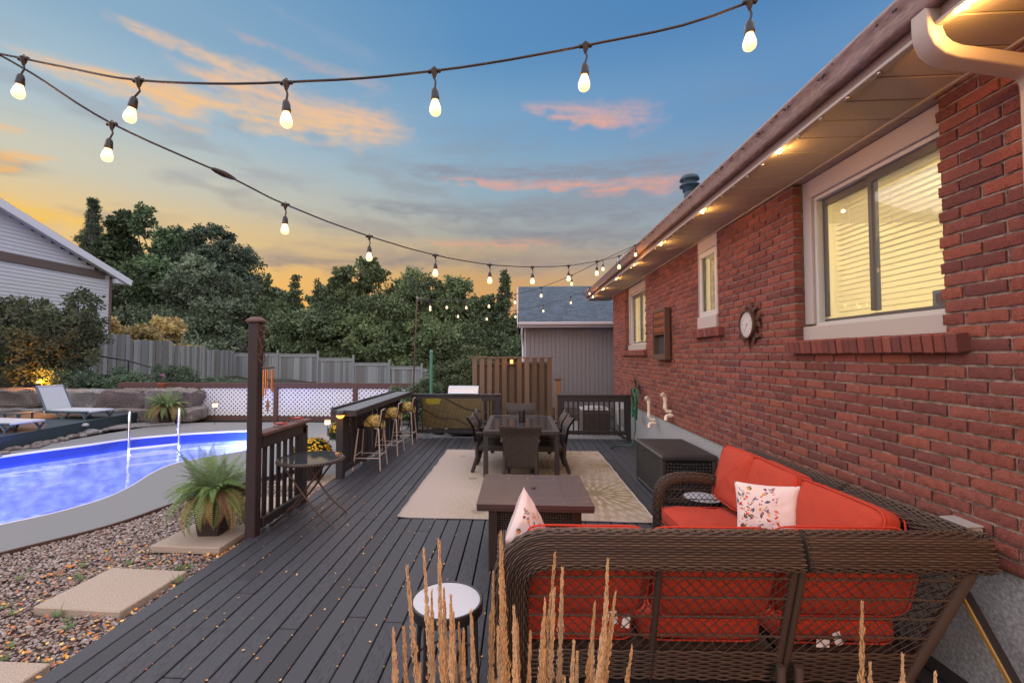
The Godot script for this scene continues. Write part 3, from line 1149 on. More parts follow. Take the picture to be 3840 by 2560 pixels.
func window(h: Node3D, z0: float, z1: float, y0: float, y1: float, kind: String) -> void:
	var oz := h.position.z
	var zc := (z0 + z1) * 0.5 - oz
	var wd := z0 - z1
	var cas := MB.new()
	var t := 0.115 if kind == "wide slider" else 0.10 if kind == "far" else 0.012
	var head := 0.17
	var foot := 0.13 if kind != "narrow" else 0.17
	var cx := 0.15 if kind != "narrow" else 0.05
	cas.box(Vector3(cx, y1 - head * 0.5, zc), Vector3(0.11, head, wd - 0.004), Basis(), 0.006)
	cas.box(Vector3(cx - 0.012, y0 + foot * 0.5, zc), Vector3(0.13, foot, wd - 0.004), Basis(), 0.006)
	cas.box(Vector3(cx + 0.001, (y0 + y1) * 0.5, zc - wd * 0.5 + t * 0.5), Vector3(0.11, y1 - y0 - head - foot - 0.002, t), Basis(), 0.006)
	cas.box(Vector3(cx + 0.001, (y0 + y1) * 0.5, zc + wd * 0.5 - 0.02), Vector3(0.11, y1 - y0 - head - foot - 0.002, 0.04), Basis(), 0.006)
	var win := part(h, "window", cas, M.casing)
	# inner frame
	var fa := zc + wd * 0.5 - 0.04
	var fb := zc - wd * 0.5 + t
	var ya := y0 + foot
	var yb := y1 - head
	var fr := MB.new()
	var fx := 0.17 if kind != "narrow" else 0.07
	var ft := 0.035 if kind != "narrow" else 0.075
	var fd := 0.09 if kind != "narrow" else 0.12
	fr.box(Vector3(fx, ya + ft * 0.5, (fa + fb) * 0.5), Vector3(fd, ft, fa - fb), Basis(), 0.004)
	fr.box(Vector3(fx, yb - ft * 0.5, (fa + fb) * 0.5), Vector3(fd, ft, fa - fb), Basis(), 0.004)
	for q in [fa - ft * 0.5, fb + ft * 0.5]:
		fr.box(Vector3(fx + 0.001, (ya + yb) * 0.5, q), Vector3(fd, yb - ya - 2 * ft - 0.002, ft), Basis(), 0.004)
	part(win, "frame", fr, M.white_frame)
	fa -= ft
	fb += ft
	ya += ft
	yb -= ft
	if kind != "narrow":
		var mid := lerpf(fa, fb, 0.53)
		for q in [[fa, mid - 0.02, 0.165], [mid + 0.02, fb, 0.195]]:
			var sa := MB.new()
			var s := 0.038
			var zz: float = (q[0] + q[1]) * 0.5
			var ww: float = q[0] - q[1]
			sa.box(Vector3(q[2], yb - s * 0.9, zz), Vector3(0.028, s * 1.8, ww), Basis(), 0.003)
			sa.box(Vector3(q[2], ya + s * 0.4, zz), Vector3(0.028, s * 0.8, ww), Basis(), 0.003)
			for e in [q[0] - s * 0.5, q[1] + s * 0.5]:
				sa.box(Vector3(q[2] + 0.001, (ya + yb) * 0.5, e), Vector3(0.026, yb - ya - s * 2.6 - 0.002, s), Basis(), 0.003)
			part(win, "sash", sa, M.grey_sash)
			var gl := MB.new()
			gl.box(Vector3(q[2] + 0.004, (ya + yb) * 0.5, zz), Vector3(0.004, yb - ya - 0.05, ww - 0.04))
			part(win, "pane", gl, M.glass)
	else:
		var gl := MB.new()
		gl.box(Vector3(fx + 0.02, (ya + yb) * 0.5, (fa + fb) * 0.5), Vector3(0.004, yb - ya, fa - fb))
		part(win, "pane", gl, M.glass)
		var gk := MB.new()
		gk.box(Vector3(fx - 0.02, (ya + yb) * 0.5, fb + 0.012), Vector3(0.03, yb - ya - 0.002, 0.02))
		part(win, "gasket", gk, M.grey_sash)
	# the lit room behind
	var rm := MB.new()
	var ra := zc + wd * 0.5 + 1.0
	var rb := zc - wd * 0.5 - 1.0
	if kind == "narrow":
		ra = zc + wd * 0.5 + 0.5
		rb = zc - wd * 0.5 - 0.5
	var dp := 2.6 if kind == "wide slider" else 2.2
	var x0 := 0.285
	var f0 := 0.9
	var f1 := 3.5
	rm.quad(Vector3(x0, f0, rb), Vector3(x0, f0, ra), Vector3(x0 + dp, f0, ra), Vector3(x0 + dp, f0, rb))
	rm.quad(Vector3(x0, f1, ra), Vector3(x0, f1, rb), Vector3(x0 + dp, f1, rb), Vector3(x0 + dp, f1, ra))
	rm.quad(Vector3(x0 + dp, f0, rb), Vector3(x0 + dp, f0, ra), Vector3(x0 + dp, f1, ra), Vector3(x0 + dp, f1, rb))
	rm.quad(Vector3(x0, f0, ra), Vector3(x0, f1, ra), Vector3(x0 + dp, f1, ra), Vector3(x0 + dp, f0, ra))
	rm.quad(Vector3(x0, f0, rb), Vector3(x0 + dp, f0, rb), Vector3(x0 + dp, f1, rb), Vector3(x0, f1, rb))
	var room := part(h, "room", rm, M.cream_wall)
	var fx2 := MB.new()
	fx2.lathe([Vector2(0.0, -0.09), Vector2(0.1, -0.07), Vector2(0.15, 0.0), Vector2(0.0, 0.0)], 20, Vector3(x0 + dp * 0.55, f1 - 0.01, zc))
	part(room, "ceiling_lamp", fx2, M.room_glow)
	lamp(h, Vector3(x0 + dp * 0.55, f1 - 0.22, zc), 2.3 if kind != "narrow" else 2.1, Color(1.0, 0.90, 0.66), 0.12)
	if kind == "wide slider":
		var dr := MB.new()
		dr.box(Vector3(x0 + dp - 0.03, 2.2, zc - 0.55), Vector3(0.05, 2.6, 0.09), Basis(), 0.01)
		dr.box(Vector3(x0 + dp - 0.03, 2.2, zc + 0.35), Vector3(0.05, 2.6, 0.09), Basis(), 0.01)
		part(room, "door_trim", dr, M.wood_trim)
	if kind != "narrow":
		var bl := MB.new()
		bl.box(Vector3(0.30, yb - 0.02, (fa + fb) * 0.5), Vector3(0.05, 0.04, fa - fb), Basis(), 0.004)
		var blind := part(h, "blind", bl, M.slat)
		var n := int((yb - ya - 0.08) / 0.047)
		for i in n:
			var s := MB.new()
			s.box(Vector3(0.31, yb - 0.06 - i * 0.047, (fa + fb) * 0.5), Vector3(0.045, 0.002, fa - fb - 0.02), Basis(Vector3.BACK, -0.02))
			part(blind, "slat", s, M.slat)
		for k in 3:
			var cd := MB.new()
			cd.bar(Vector3(0.286, ya + 0.05, lerpf(fa, fb, 0.15 + 0.35 * k)), Vector3(0.286, yb, lerpf(fa, fb, 0.15 + 0.35 * k)), 0.002, 0.002)
			part(blind, "cord", cd, M.slat)

func eaves(h: Node3D) -> void:
	var oz := h.position.z
	var ze := -13.6
	# soffit panels
	var z := 3.0
	while z > ze + 0.05:
		var s := MB.new()
		s.box(Vector3(-0.20, 3.61 + rf(0, 0.001), z - 0.124 - oz), Vector3(0.70, 0.012, 0.242), Basis(), 0.005)
		part(h, "soffit_panel", s, M.soffit)
		z -= 0.25
	var sb := MB.new()
	sb.box(Vector3(-0.27, 3.63, -5.3 - oz), Vector3(0.56, 0.014, 16.6))
	part(h, "soffit_back", sb, M.soffit)
	var jc := MB.new()
	jc.box(Vector3(-0.014, 3.597, -4.86 - oz), Vector3(0.024, 0.014, 15.7))
	part(h, "trim", jc, M.soffit)
	# fascia and gutter
	var fa := MB.new()
	fa.box(Vector3(-0.555, 3.69, -5.3 - oz), Vector3(0.02, 0.2, 16.6), Basis(), 0.003)
	part(h, "fascia", fa, M.gutter_dark)
	var prof := [Vector2(-0.567, 3.70), Vector2(-0.567, 3.672), Vector2(-0.615, 3.672), Vector2(-0.632, 3.70), Vector2(-0.634, 3.745), Vector2(-0.650, 3.785), Vector2(-0.664, 3.80), Vector2(-0.664, 3.822), Vector2(-0.655, 3.826), Vector2(-0.648, 3.82)]
	var gu := MB.new()
	var rows := []
	for q in prof:
		var row := []
		for k in 35:
			var zz := lerpf(3.0, ze, k / 34.0)
			var wob := 0.004 * noise.get_noise_2d(zz * 0.7, q.y * 3.0)
			row.append(Vector3(q.x + wob, q.y + wob, zz - oz))
		rows.append(row)
	gu.grid(rows, false, false, false)
	gu.box(Vector3(-0.60, 3.745, ze - oz), Vector3(0.11, 0.15, 0.006))
	var gt := part(h, "gutter", gu, M.gutter)
	# flaking dirt spots along the lip
	for k in 90:
		var zz := rf(-9.0, 0.5)
		var d := MB.new()
		var sz := rf(0.006, 0.02)
		d.box(Vector3(-0.6500 - 0.0115, 3.785 + rf(-0.018, 0.012), zz - oz), Vector3(0.01, sz * rf(0.5, 1.0), sz * rf(0.7, 2.0)), Basis(Vector3.RIGHT, rf(-0.6, 0.6)), 0.002)
		var dm := part(gt, "dirt", d, M.grime)
	# roof: two slopes, ridge along z
	var rf_ := MB.new()
	var run := 4.6
	var rise := 1.55
	for s in [[-0.62, 3.83, run - 0.62, 3.83 + rise], [run - 0.62, 3.83 + rise, run * 2 - 0.62, 3.83]]:
		var a := Vector3(s[0], s[1], 3.0 - oz)
		var b := Vector3(s[0], s[1], ze - 0.02 - oz)
		var c := Vector3(s[2], s[3], ze - 0.02 - oz)
		var d := Vector3(s[2], s[3], 3.0 - oz)
		var dn := Vector3(0, -0.05, 0)
		rf_.quad(a, d, c, b)
		rf_.quad(a + dn, b + dn, c + dn, d + dn)
		rf_.quad(a, b, b + dn, a + dn)
		rf_.quad(b, c, c + dn, b + dn)
		rf_.quad(d, a, a + dn, d + dn)
	var roof := part(h, "roof", rf_, M.shingle1)
	# gable end behind the far corner
	var ge := MB.new()
	ge.prism(PackedVector2Array([Vector2(0.0, 3.62), Vector2(8.3, 3.62), Vector2(4.1, 5.0)]), 0.2, Vector3(0, 0, -12.7 - oz))
	ge.box(Vector3(4.4, 1.9, -12.6 - oz), Vector3(8.2, 3.4, 0.2))
	ge.box(Vector3(-0.28, 3.62, ze + 0.45 - oz), Vector3(0.5, 0.03, 0.85))
	part(h, "gable", ge, M.brown_band)
	# roof vents
	var vp := MB.new()
	vp.lathe([Vector2(0.10, -0.6), Vector2(0.10, 0.28), Vector2(0.12, 0.28), Vector2(0.12, 0.34), Vector2(0.175, 0.37), Vector2(0.175, 0.40), Vector2(0.12, 0.43), Vector2(0.12, 0.47), Vector2(0.175, 0.49), Vector2(0.15, 0.56), Vector2(0.08, 0.585), Vector2(0, 0.59)], 20, Vector3(0.52, 4.70, -8.4 - oz))
	part(roof, "vent_pipe", vp, M.vent)
	var vd := MB.new()
	vd.lathe([Vector2(0.12, -0.4), Vector2(0.12, 0.0), Vector2(0.2, 0.02), Vector2(0.19, 0.1), Vector2(0.13, 0.18), Vector2(0, 0.21)], 16, Vector3(0.05, 4.28, -11.6 - oz))
	part(roof, "vent_dome", vd, M.vent_grey)
	# round speaker in the soffit
	var sp := MB.new()
	sp.lathe([Vector2(0, -0.012), Vector2(0.1, -0.012), Vector2(0.118, -0.008), Vector2(0.12, 0.002)], 24, Vector3(-0.22, 3.604, -7.1 - oz))
	part(h, "soffit_speaker", sp, M.soffit)
	# light strip under the eave: a channel with small lamps, one in six of them lit
	var st := MB.new()
	st.box(Vector3(-0.565, 3.592, -5.3 - oz), Vector3(0.045, 0.024, 16.6), Basis(), 0.004)
	var strip := part(h, "light_strip", st, M.downspout)
	var k := 0
	z = 2.34
	while z > ze + 0.3:
		var lb := MB.new()
		var lit := k % 6 == 0
		lb.lathe([Vector2(0.0, -0.016), Vector2(0.010, -0.013), Vector2(0.014, -0.004), Vector2(0.014, 0.004)], 12, Vector3(-0.565, 3.578, z - oz))
		part(strip, "led_light" if lit else "led_stud", lb, M.led_glow if lit else M.steel)
		if lit:
			lamp(h, Vector3(-0.565, 3.556, z - oz), 0.24 if z > -3.0 else 0.15, Color(1.0, 0.74, 0.42), 0.012)
		z -= 0.25
		k += 1
	# downspout: out of the gutter, round the elbow and across to the wall
	var ds := MB.new()
	var path := []
	var a0 := Vector3(-0.585, 3.69, -2.34 - oz)
	var pts := [a0, a0 + Vector3(0, -0.07, 0), a0 + Vector3(0.005, -0.13, 0), a0 + Vector3(0.025, -0.18, 0), a0 + Vector3(0.065, -0.215, -0.003), a0 + Vector3(0.12, -0.235, -0.006), a0 + Vector3(0.3, -0.265, -0.01), a0 + Vector3(0.46, -0.293, -0.014), a0 + Vector3(0.5, -0.31, -0.015), a0 + Vector3(0.525, -0.35, -0.015), a0 + Vector3(0.53, -0.42, -0.015), a0 + Vector3(0.53, -2.3, -0.015)]
	var rws := []
	for i in pts.size():
		var tt: Vector3 = (pts[mini(i + 1, pts.size() - 1)] - pts[maxi(i - 1, 0)]).normalized()
		var sx := Vector3.BACK
		var sy := tt.cross(sx).normalized()
		var row := []
		for q in [[-1, -0.75], [-0.75, -1], [-0.4, -1], [-0.3, -0.86], [-0.1, -0.86], [0, -1], [0.1, -0.86], [0.3, -0.86], [0.4, -1], [0.75, -1], [1, -0.75], [1, 0.75], [0.75, 1], [-0.75, 1], [-1, 0.75]]:
			row.append(pts[i] + sx * q[0] * 0.052 + sy * q[1] * 0.037)
		rws.append(row)
	ds.grid(rws, false, true, true)
	part(h, "downspout", ds, M.downspout)

func build_garage() -> void:
	var g := thing("garage", "grey sided garage with a blue shingled roof beyond the deck", "garage", Vector3(3.0, -0.2, -16))
	var o := g.position
	var w := MB.new()
	w.box(Vector3(0.26 + 3.5, 1.6, -18.6) - o, Vector3(7.0, 3.0, 5.0))
	part(g, "wall", w, M.garage_siding)
	var k := 0
	for i in 46:
		var b := MB.new()
		b.box(Vector3(0.35 + i * 0.15, 1.56, -16.09) - o, Vector3(0.138 if i % 2 == 0 else 0.142, 2.9, 0.022 if i % 2 == 0 else 0.016), Basis(), 0.006)
		part(g, "siding_board", b, M.garage_siding)
	var cb := MB.new()
	cb.box(Vector3(0.24, 1.56, -16.09) - o, Vector3(0.07, 2.9, 0.05), Basis(), 0.005)
	part(g, "corner_board", cb, M.garage_trim)
	var fb := MB.new()
	fb.box(Vector3(3.76, -0.35, -18.5) - o, Vector3(6.9, 0.9, 4.95))
	part(g, "foundation", fb, M.brown_band)
	# roof of shingle courses
	var z0 := -15.55
	var z1 := -19.5
	var y0 := 3.09
	var y1 := 4.93
	var n := 34
	var rs := MB.new()
	rs.quad(Vector3(0.0, y0 - 0.03, z0) - o, Vector3(7.8, y0 - 0.03, z0) - o, Vector3(7.8, y1 - 0.03, z1) - o, Vector3(0.0, y1 - 0.03, z1) - o)
	rs.quad(Vector3(7.8, y1 - 0.03, z1) - o, Vector3(7.8, y0 - 0.03, z1 - 3.9) - o, Vector3(0, y0 - 0.03, z1 - 3.9) - o, Vector3(0, y1 - 0.03, z1) - o)
	var roof := part(g, "roof", rs, M.shingle1)
	var ms := [MB.new(), MB.new(), MB.new()]
	var sl := (Vector3(0, y1, z1) - Vector3(0, y0, z0)) / n
	for i in n:
		var x := -rf(0, 0.3)
		while x < 4.2:
			var ww := rf(0.10, 0.30)
			var a := maxf(x, 0.0)
			var p := Vector3(a + ww * 0.5, y0, z0) + sl * (i + 0.5)
			var bz := -sl.normalized()
			var bs := Basis(Vector3.RIGHT, bz.cross(Vector3.RIGHT), bz)
			var m: MB = ms[rng.randi_range(0, 2)]
			m.box(p - o + Vector3(0, 0.004 + rf(0, 0.004), 0), Vector3(ww - 0.006, 0.012, sl.length() + 0.01), bs * Basis(Vector3.RIGHT, 0.03))
			x = a + ww
	for i in 3:
		var sp := part(roof, "shingles", ms[i], M["shingle%d" % i])
		sp.set_meta("kind", "stuff")
	var fa := MB.new()
	fa.box(Vector3(3.9, 3.02, -15.56) - o, Vector3(7.8, 0.16, 0.02), Basis(), 0.003)
	fa.box(Vector3(3.9, 2.93, -15.8) - o, Vector3(7.78, 0.02, 0.5))
	part(g, "fascia", fa, M.garage_trim)
	var gu := MB.new()
	gu.box(Vector3(3.9, 3.05, -15.50) - o, Vector3(7.82, 0.11, 0.10), Basis(), 0.02)
	part(g, "gutter", gu, M.garage_trim)
	var en := MB.new()
	en.prism(PackedVector2Array([Vector2(-15.55, 3.06), Vector2(-15.55, 2.92), Vector2(-19.5, 4.75), Vector2(-23.4, 2.92), Vector2(-23.4, 3.06), Vector2(-19.5, 4.92)]), 0.03, Vector3(-0.02, 0, 0) - o, Basis(Vector3.BACK, Vector3.UP, Vector3.LEFT))
	part(g, "rake", en, M.garage_trim)
	var ds := MB.new()
	ds.tube([Vector3(0.12, 2.9, -15.6) - o, Vector3(0.12, 2.7, -15.75) - o, Vector3(0.14, 2.5, -16.2) - o, Vector3(0.16, 2.2, -16.25) - o, Vector3(0.16, 0.0, -16.25) - o], 0.04, 8)
	part(g, "downspout", ds, M.white_trim)
	var rv := MB.new()
	rv.box(Vector3(3.0, 4.55, -18.55) - o, Vector3(0.62, 0.16, 0.5), Basis(), 0.03)
	part(roof, "vent", rv, M.gutter_dark)

func build_far_house() -> void:
	var h := thing("white_house", "white sided house with a brown band under its gable, far left", "house", Vector3(-19.5, 0.9, -18))
	var o := h.position
	var w := MB.new()
	var xf := -19.5
	w.box(Vector3(xf - 3.0, 4.0, -13.3) - o, Vector3(5.9, 3.2, 13.9))
	w.prism(PackedVector2Array([Vector2(-6.4, 5.58), Vector2(-20.25, 5.58), Vector2(-13.3, 8.25)]), 5.9, Vector3(xf - 0.05, 0, 0) - o, Basis(Vector3.BACK, Vector3.UP, Vector3.LEFT))
	part(h, "wall", w, M.white_siding)
	var sd := MB.new()
	var y := 3.2
	while y < 8.2:
		var half := 6.95 if y < 5.58 else maxf(0.0, 6.95 * (8.25 - y) / 2.67)
		if half > 0.2:
			sd.box(Vector3(xf - 0.03, y + 0.07, -13.3) - o, Vector3(0.03, 0.15, half * 2.0), Basis(Vector3.BACK, 0.13))
		y += 0.15
	var sp := part(h, "siding", sd, M.white_siding)
	sp.set_meta("kind", "stuff")
	var fo := MB.new()
	fo.box(Vector3(xf - 3.0, 2.0, -13.3) - o, Vector3(5.8, 2.4, 13.8))
	part(h, "foundation", fo, M.brown_band)
	var bd := MB.new()
	bd.box(Vector3(xf + 0.02, 5.70, -13.3) - o, Vector3(0.05, 0.34, 13.2), Basis(), 0.01)
	bd.box(Vector3(xf + 0.0, 4.4, -20.23) - o, Vector3(0.1, 2.45, 0.1), Basis(), 0.01)
	part(h, "band", bd, M.brown_band)
	# roof slopes with white rakes
	var rr := MB.new()
	var ra := MB.new()
	for s in [1.0, -1.0]:
		var top := Vector3(0, 8.52, -13.3)
		var eave := Vector3(0, 5.70, -13.3 - s * 7.75)
		var dn := Vector3(0, -0.1, 0)
		var a := Vector3(xf + 0.32, eave.y, eave.z) - o
		var b := Vector3(xf + 0.32, top.y, top.z) - o
		var c := Vector3(xf - 6.4, top.y, top.z) - o
		var d := Vector3(xf - 6.4, eave.y, eave.z) - o
		if s > 0:
			rr.quad(a, b, c, d)
		else:
			rr.quad(b, a, d, c)
		var dir := (b - a).normalized()
		ra.bar(a + dn * 1.8 + Vector3(0.0, 0, 0), b + dn * 1.8, 0.05, 0.30, Vector3.UP, 0.01)
		ra.bar(a + dn * 2.6 + Vector3(-0.17, 0, 0), b + dn * 2.6 + Vector3(-0.17, 0, 0), 0.34, 0.03, Vector3.UP)
	part(h, "roof", rr, M.shingle1)
	part(h, "rake_board", ra, M.white_trim)
	var bx := MB.new()
	bx.box(Vector3(xf - 3.0, 5.52, -20.65) - o, Vector3(6.5, 0.22, 0.7), Basis(), 0.02)
	part(h, "eave_box", bx, M.white_trim)

func build_fences() -> void:
	# side fence at the left, stepping down with the ground
	var f := thing("board_fence", "weathered grey board fence stepping down along the left boundary", "fence", Vector3(-17.5, 0.5, -22))
	var o := f.position
	var n := 62
	for i in n:
		var t := i / float(n)
		var z := lerpf(-16.2, -31.5, t)
		var x := lerpf(-17.2, -19.2, t)
		var stp := floorf(t * 5.0) / 5.0
		var top := lerpf(2.88, 1.86, stp) + rf(-0.02, 0.02)
		var bot := lerpf(0.95, 0.25, t)
		var b := MB.new()
		b.box(Vector3(x + (0.03 if i % 2 == 0 else 0.0), (top + bot) * 0.5, z) - o, Vector3(0.022, top - bot, 0.235), Basis(Vector3.UP, 0.13) * Basis(Vector3.RIGHT, rf(-0.008, 0.008)), 0.005)
		part(f, "board", b, M["fence%d" % rng.randi_range(0, 3)])
	var rl := MB.new()
	for y in [0.4, 1.4]:
		rl.bar(Vector3(-17.25, 0.95 + y, -16.2) - o, Vector3(-19.25, 0.25 + y, -31.5) - o, 0.04, 0.09)
	part(f, "rail", rl, M.fence3)
	# back fence in framed panels
	var bf := thing("panel_fence", "grey wooden panel fence in steps across the back of the yard", "fence", Vector3(-10, 0.2, -29))
	o = bf.position
	var pan := [[-18.9, -16.0, 2.1, 0.3], [-16.0, -13.25, 2.06, 0.15], [-13.25, -10.85, 1.78, 0.1], [-10.85, -8.45, 1.47, 0.0], [-8.45, -6.3, 1.24, -0.1], [-6.3, -3.9, 1.1, -0.1], [-3.9, -1.5, 1.05, -0.1], [-1.5, 0.9, 1.0, -0.1]]
	for p in pan:
		var wdt: float = p[1] - p[0]
		var nb := 13
		for i in nb:
			var b := MB.new()
			b.box(Vector3(p[0] + (i + 0.5) * wdt / nb, (p[2] + p[3]) * 0.5, -29.0 + (0.012 if i % 2 == 0 else 0.0)) - o, Vector3(wdt / nb - 0.008, p[2] - p[3] - 0.1, 0.02), Basis(), 0.004)
			part(bf, "board", b, M["fence%d" % rng.randi_range(0, 3)])
		var r := MB.new()
		r.box(Vector3((p[0] + p[1]) * 0.5, p[2] - 0.02, -28.97) - o, Vector3(wdt, 0.04, 0.12), Basis(), 0.005)
		r.box(Vector3((p[0] + p[1]) * 0.5, p[2] - 0.13, -28.955) - o, Vector3(wdt - 0.1, 0.14, 0.03), Basis(), 0.005)
		part(bf, "rail", r, M.fence2)
		var ps := MB.new()
		ps.box(Vector3(p[1], p[2] * 0.5 + 0.05, -28.93) - o, Vector3(0.12, p[2] + 0.3, 0.12), Basis(), 0.01)
		part(bf, "post", ps, M.fence0)
	# lattice fence round the end of the pool
	var lf := thing("lattice_fence", "white diagonal lattice fence with reddish wooden posts behind the pool", "fence", Vector3(-8, -0.15, -14.2))
	o = lf.position
	var xs := [-13.2, -10.53, -7.87, -5.24, -2.7]
	for i in xs.size():
		var p := MB.new()
		p.box(Vector3(xs[i], 0.44, -14.2) - o, Vector3(0.14, 1.2, 0.14), Basis(), 0.01)
		part(lf, "post", p, M.red_wood)
		if i == 0:
			continue
		var a: float = xs[i - 1] + 0.07
		var b: float = xs[i] - 0.07
		var r := MB.new()
		r.box(Vector3((a + b) * 0.5, 0.975, -14.19) - o, Vector3(b - a + 0.12, 0.17, 0.10), Basis(), 0.008)
		part(lf, "top_rail", r, M.red_wood)
		var r2 := MB.new()
		r2.box(Vector3((a + b) * 0.5, -0.11, -14.19) - o, Vector3(b - a, 0.2, 0.06), Basis(), 0.008)
		part(lf, "bottom_rail", r2, M.red_wood)
		# strips both ways, clipped to the panel
		var lt := MB.new()
		var ya := -0.01
		var yb := 0.89
		var hgt := yb - ya
		for s in [1.0, -1.0]:
			var c := a - hgt
			while c < b:
				var x0: float = c if s > 0 else c + hgt
				var x1: float = c + hgt if s > 0 else c
				var p0 := Vector2(x0, ya)
				var p1 := Vector2(x1, yb)
				# clip in x
				var dd := p1 - p0
				var t0 := 0.0
				var t1 := 1.0
				var ta: float = (a - p0.x) / dd.x
				var tb: float = (b - p0.x) / dd.x
				t0 = maxf(t0, minf(ta, tb))
				t1 = minf(t1, maxf(ta, tb))
				if t1 - t0 > 0.02:
					var q0 := p0 + dd * t0
					var q1 := p0 + dd * t1
					lt.bar(Vector3(q0.x, q0.y, -14.2 + 0.006 * s) - o, Vector3(q1.x, q1.y, -14.2 + 0.006 * s) - o, 0.056, 0.010, Vector3.BACK)
				c += 0.145
		var lp := part(lf, "lattice", lt, M.lattice)
		lp.set_meta("kind", "stuff")

# a sprig: several bent leaves about a point
func sprig(sd: int, leaves: int, len: float, wid: float, spread: float) -> ArrayMesh:
	var r := RandomNumberGenerator.new()
	r.seed = sd
	var m := MB.new()
	for i in leaves:
		var d := Vector3(r.randf_range(-1, 1), r.randf_range(-0.6, 1), r.randf_range(-1, 1)).normalized()
		var c := d * spread * r.randf_range(0.2, 1.0)
		var up := (d + Vector3(r.randf_range(-0.7, 0.7), r.randf_range(-0.5, 0.5), r.randf_range(-0.7, 0.7))).normalized()
		var sx := up.cross(Vector3(r.randf_range(-1, 1), r.randf_range(-1, 1), r.randf_range(-1, 1))).normalized()
		var nn := sx.cross(up).normalized()
		var l := len * r.randf_range(0.6, 1.2)
		var w := wid * r.randf_range(0.7, 1.2)
		var a := c
		var b := c + up * l * 0.5 + sx * w * 0.5 + nn * w * 0.15
		var e := c + up * l - nn * l * 0.12
		var f := c + up * l * 0.5 - sx * w * 0.5 + nn * w * 0.15
		m.tri(a, b, e)
		m.tri(a, e, f)
	return m.mesh()

func crown(t: Node3D, called: String, blobs: Array, count: int, mesh: ArrayMesh, base: Vector3, vary: Vector3, size: float, r: RandomNumberGenerator, clump := 10) -> void:
	var am := mesh.surface_get_arrays(0)
	var bv: PackedVector3Array = am[Mesh.ARRAY_VERTEX]
	var bn: PackedVector3Array = am[Mesh.ARRAY_NORMAL]
	var bi: PackedInt32Array = am[Mesh.ARRAY_INDEX]
	var vv := PackedVector3Array()
	var vn := PackedVector3Array()
	var vc := PackedColorArray()
	var vi := PackedInt32Array()
	var one := PackedColorArray()
	one.resize(bv.size())
	var tot := 0.0
	for b in blobs:
		tot += b[1].x * b[1].z + b[1].x * b[1].y
	for b in blobs:
		var share := int(count * (b[1].x * b[1].z + b[1].x * b[1].y) / tot)
		var groups := maxi(3, int(share / float(clump)))
		var bough := r.randf_range(0.65, 1.35)
		for g in groups:
			var d := Vector3(r.randf_range(-1, 1), r.randf_range(-0.85, 1), r.randf_range(-1, 1))
			while d.length() > 1.0 or d.length() < 0.1:
				d = Vector3(r.randf_range(-1, 1), r.randf_range(-0.85, 1), r.randf_range(-1, 1))
			d = d.normalized() * pow(d.length(), 0.42)
			var gc: Vector3 = b[0] + d * b[1] * r.randf_range(0.75, 1.28)
			var gr: float = b[1].x * r.randf_range(0.12, 0.24)
			var tone := r.randf_range(0.0, 1.0)
			for k in clump:
				var e := Vector3(r.randfn(0, 0.5), r.randfn(0, 0.33), r.randfn(0, 0.5)) * gr
				var p := gc + e
				var rot := Basis.from_euler(Vector3(r.randf_range(-0.7, 0.7), r.randf_range(0, TAU), r.randf_range(-0.7, 0.7)))
				var q := clampf(tone * 0.6 + r.randf() * 0.4, 0, 1)
				one.fill(Color(base.x + vary.x * q, base.y + vary.y * q, base.z + vary.z * q) * (2.3 * bough))
				var k0 := vv.size()
				vv.append_array(Transform3D(rot.scaled(Vector3.ONE * size * r.randf_range(0.6, 1.35)), p) * bv)
				vn.append_array(Transform3D(rot, Vector3.ZERO) * bn)
				vc.append_array(one)
				for e2 in bi:
					vi.append(k0 + e2)
	var arr := []
	arr.resize(Mesh.ARRAY_MAX)
	arr[Mesh.ARRAY_VERTEX] = vv
	arr[Mesh.ARRAY_NORMAL] = vn
	arr[Mesh.ARRAY_COLOR] = vc
	arr[Mesh.ARRAY_INDEX] = vi
	var cm := ArrayMesh.new()
	cm.add_surface_from_arrays(Mesh.PRIMITIVE_TRIANGLES, arr)
	part(t, called, cm, M.leaf_white)

func limb(m: MB, a: Vector3, b: Vector3, r0: float, r1: float, r: RandomNumberGenerator) -> void:
	var pts := []
	var rr := []
	var side := Vector3(r.randf_range(-1, 1), 0, r.randf_range(-1, 1)) * a.distance_to(b) * 0.06
	for i in 6:
		var t := i / 5.0
		pts.append(a.lerp(b, t) + side * sin(t * PI))
		rr.append(lerpf(r0, r1, t))
	m.tube(pts, rr, 7, false)

func tree(called: String, label: String, at: Vector3, height: float, blobs: Array, count: int, mesh: ArrayMesh, base: Vector3, vary: Vector3, size: float, sd: int, trunk_r := 0.18, bark := "bark", group := "trees behind the back fence", cat := "tree") -> void:
	var r := RandomNumberGenerator.new()
	r.seed = sd
	var t := thing(called, label, cat, at, 0.0, group)
	var m := MB.new()
	var top := Vector3(r.randf_range(-0.3, 0.3), height * 0.88, r.randf_range(-0.3, 0.3))
	limb(m, Vector3(0, -0.3, 0), top, trunk_r, trunk_r * 0.15, r)
	for b in blobs:
		for k in 3:
			var s: float = r.randf_range(0.25, 0.75)
			var e: Vector3 = b[0] + Vector3(r.randf_range(-0.7, 0.7), r.randf_range(-0.2, 0.6), r.randf_range(-0.7, 0.7)) * b[1]
			var st := Vector3(0, 0, 0).lerp(top, clampf(s * e.y / maxf(0.1, top.y), 0.1, 0.9))
			limb(m, st, e, trunk_r * 0.38, trunk_r * 0.06, r)
	part(t, "trunk", m, M[bark])
	crown(t, "crown", blobs, count, mesh, base, vary, size, r)

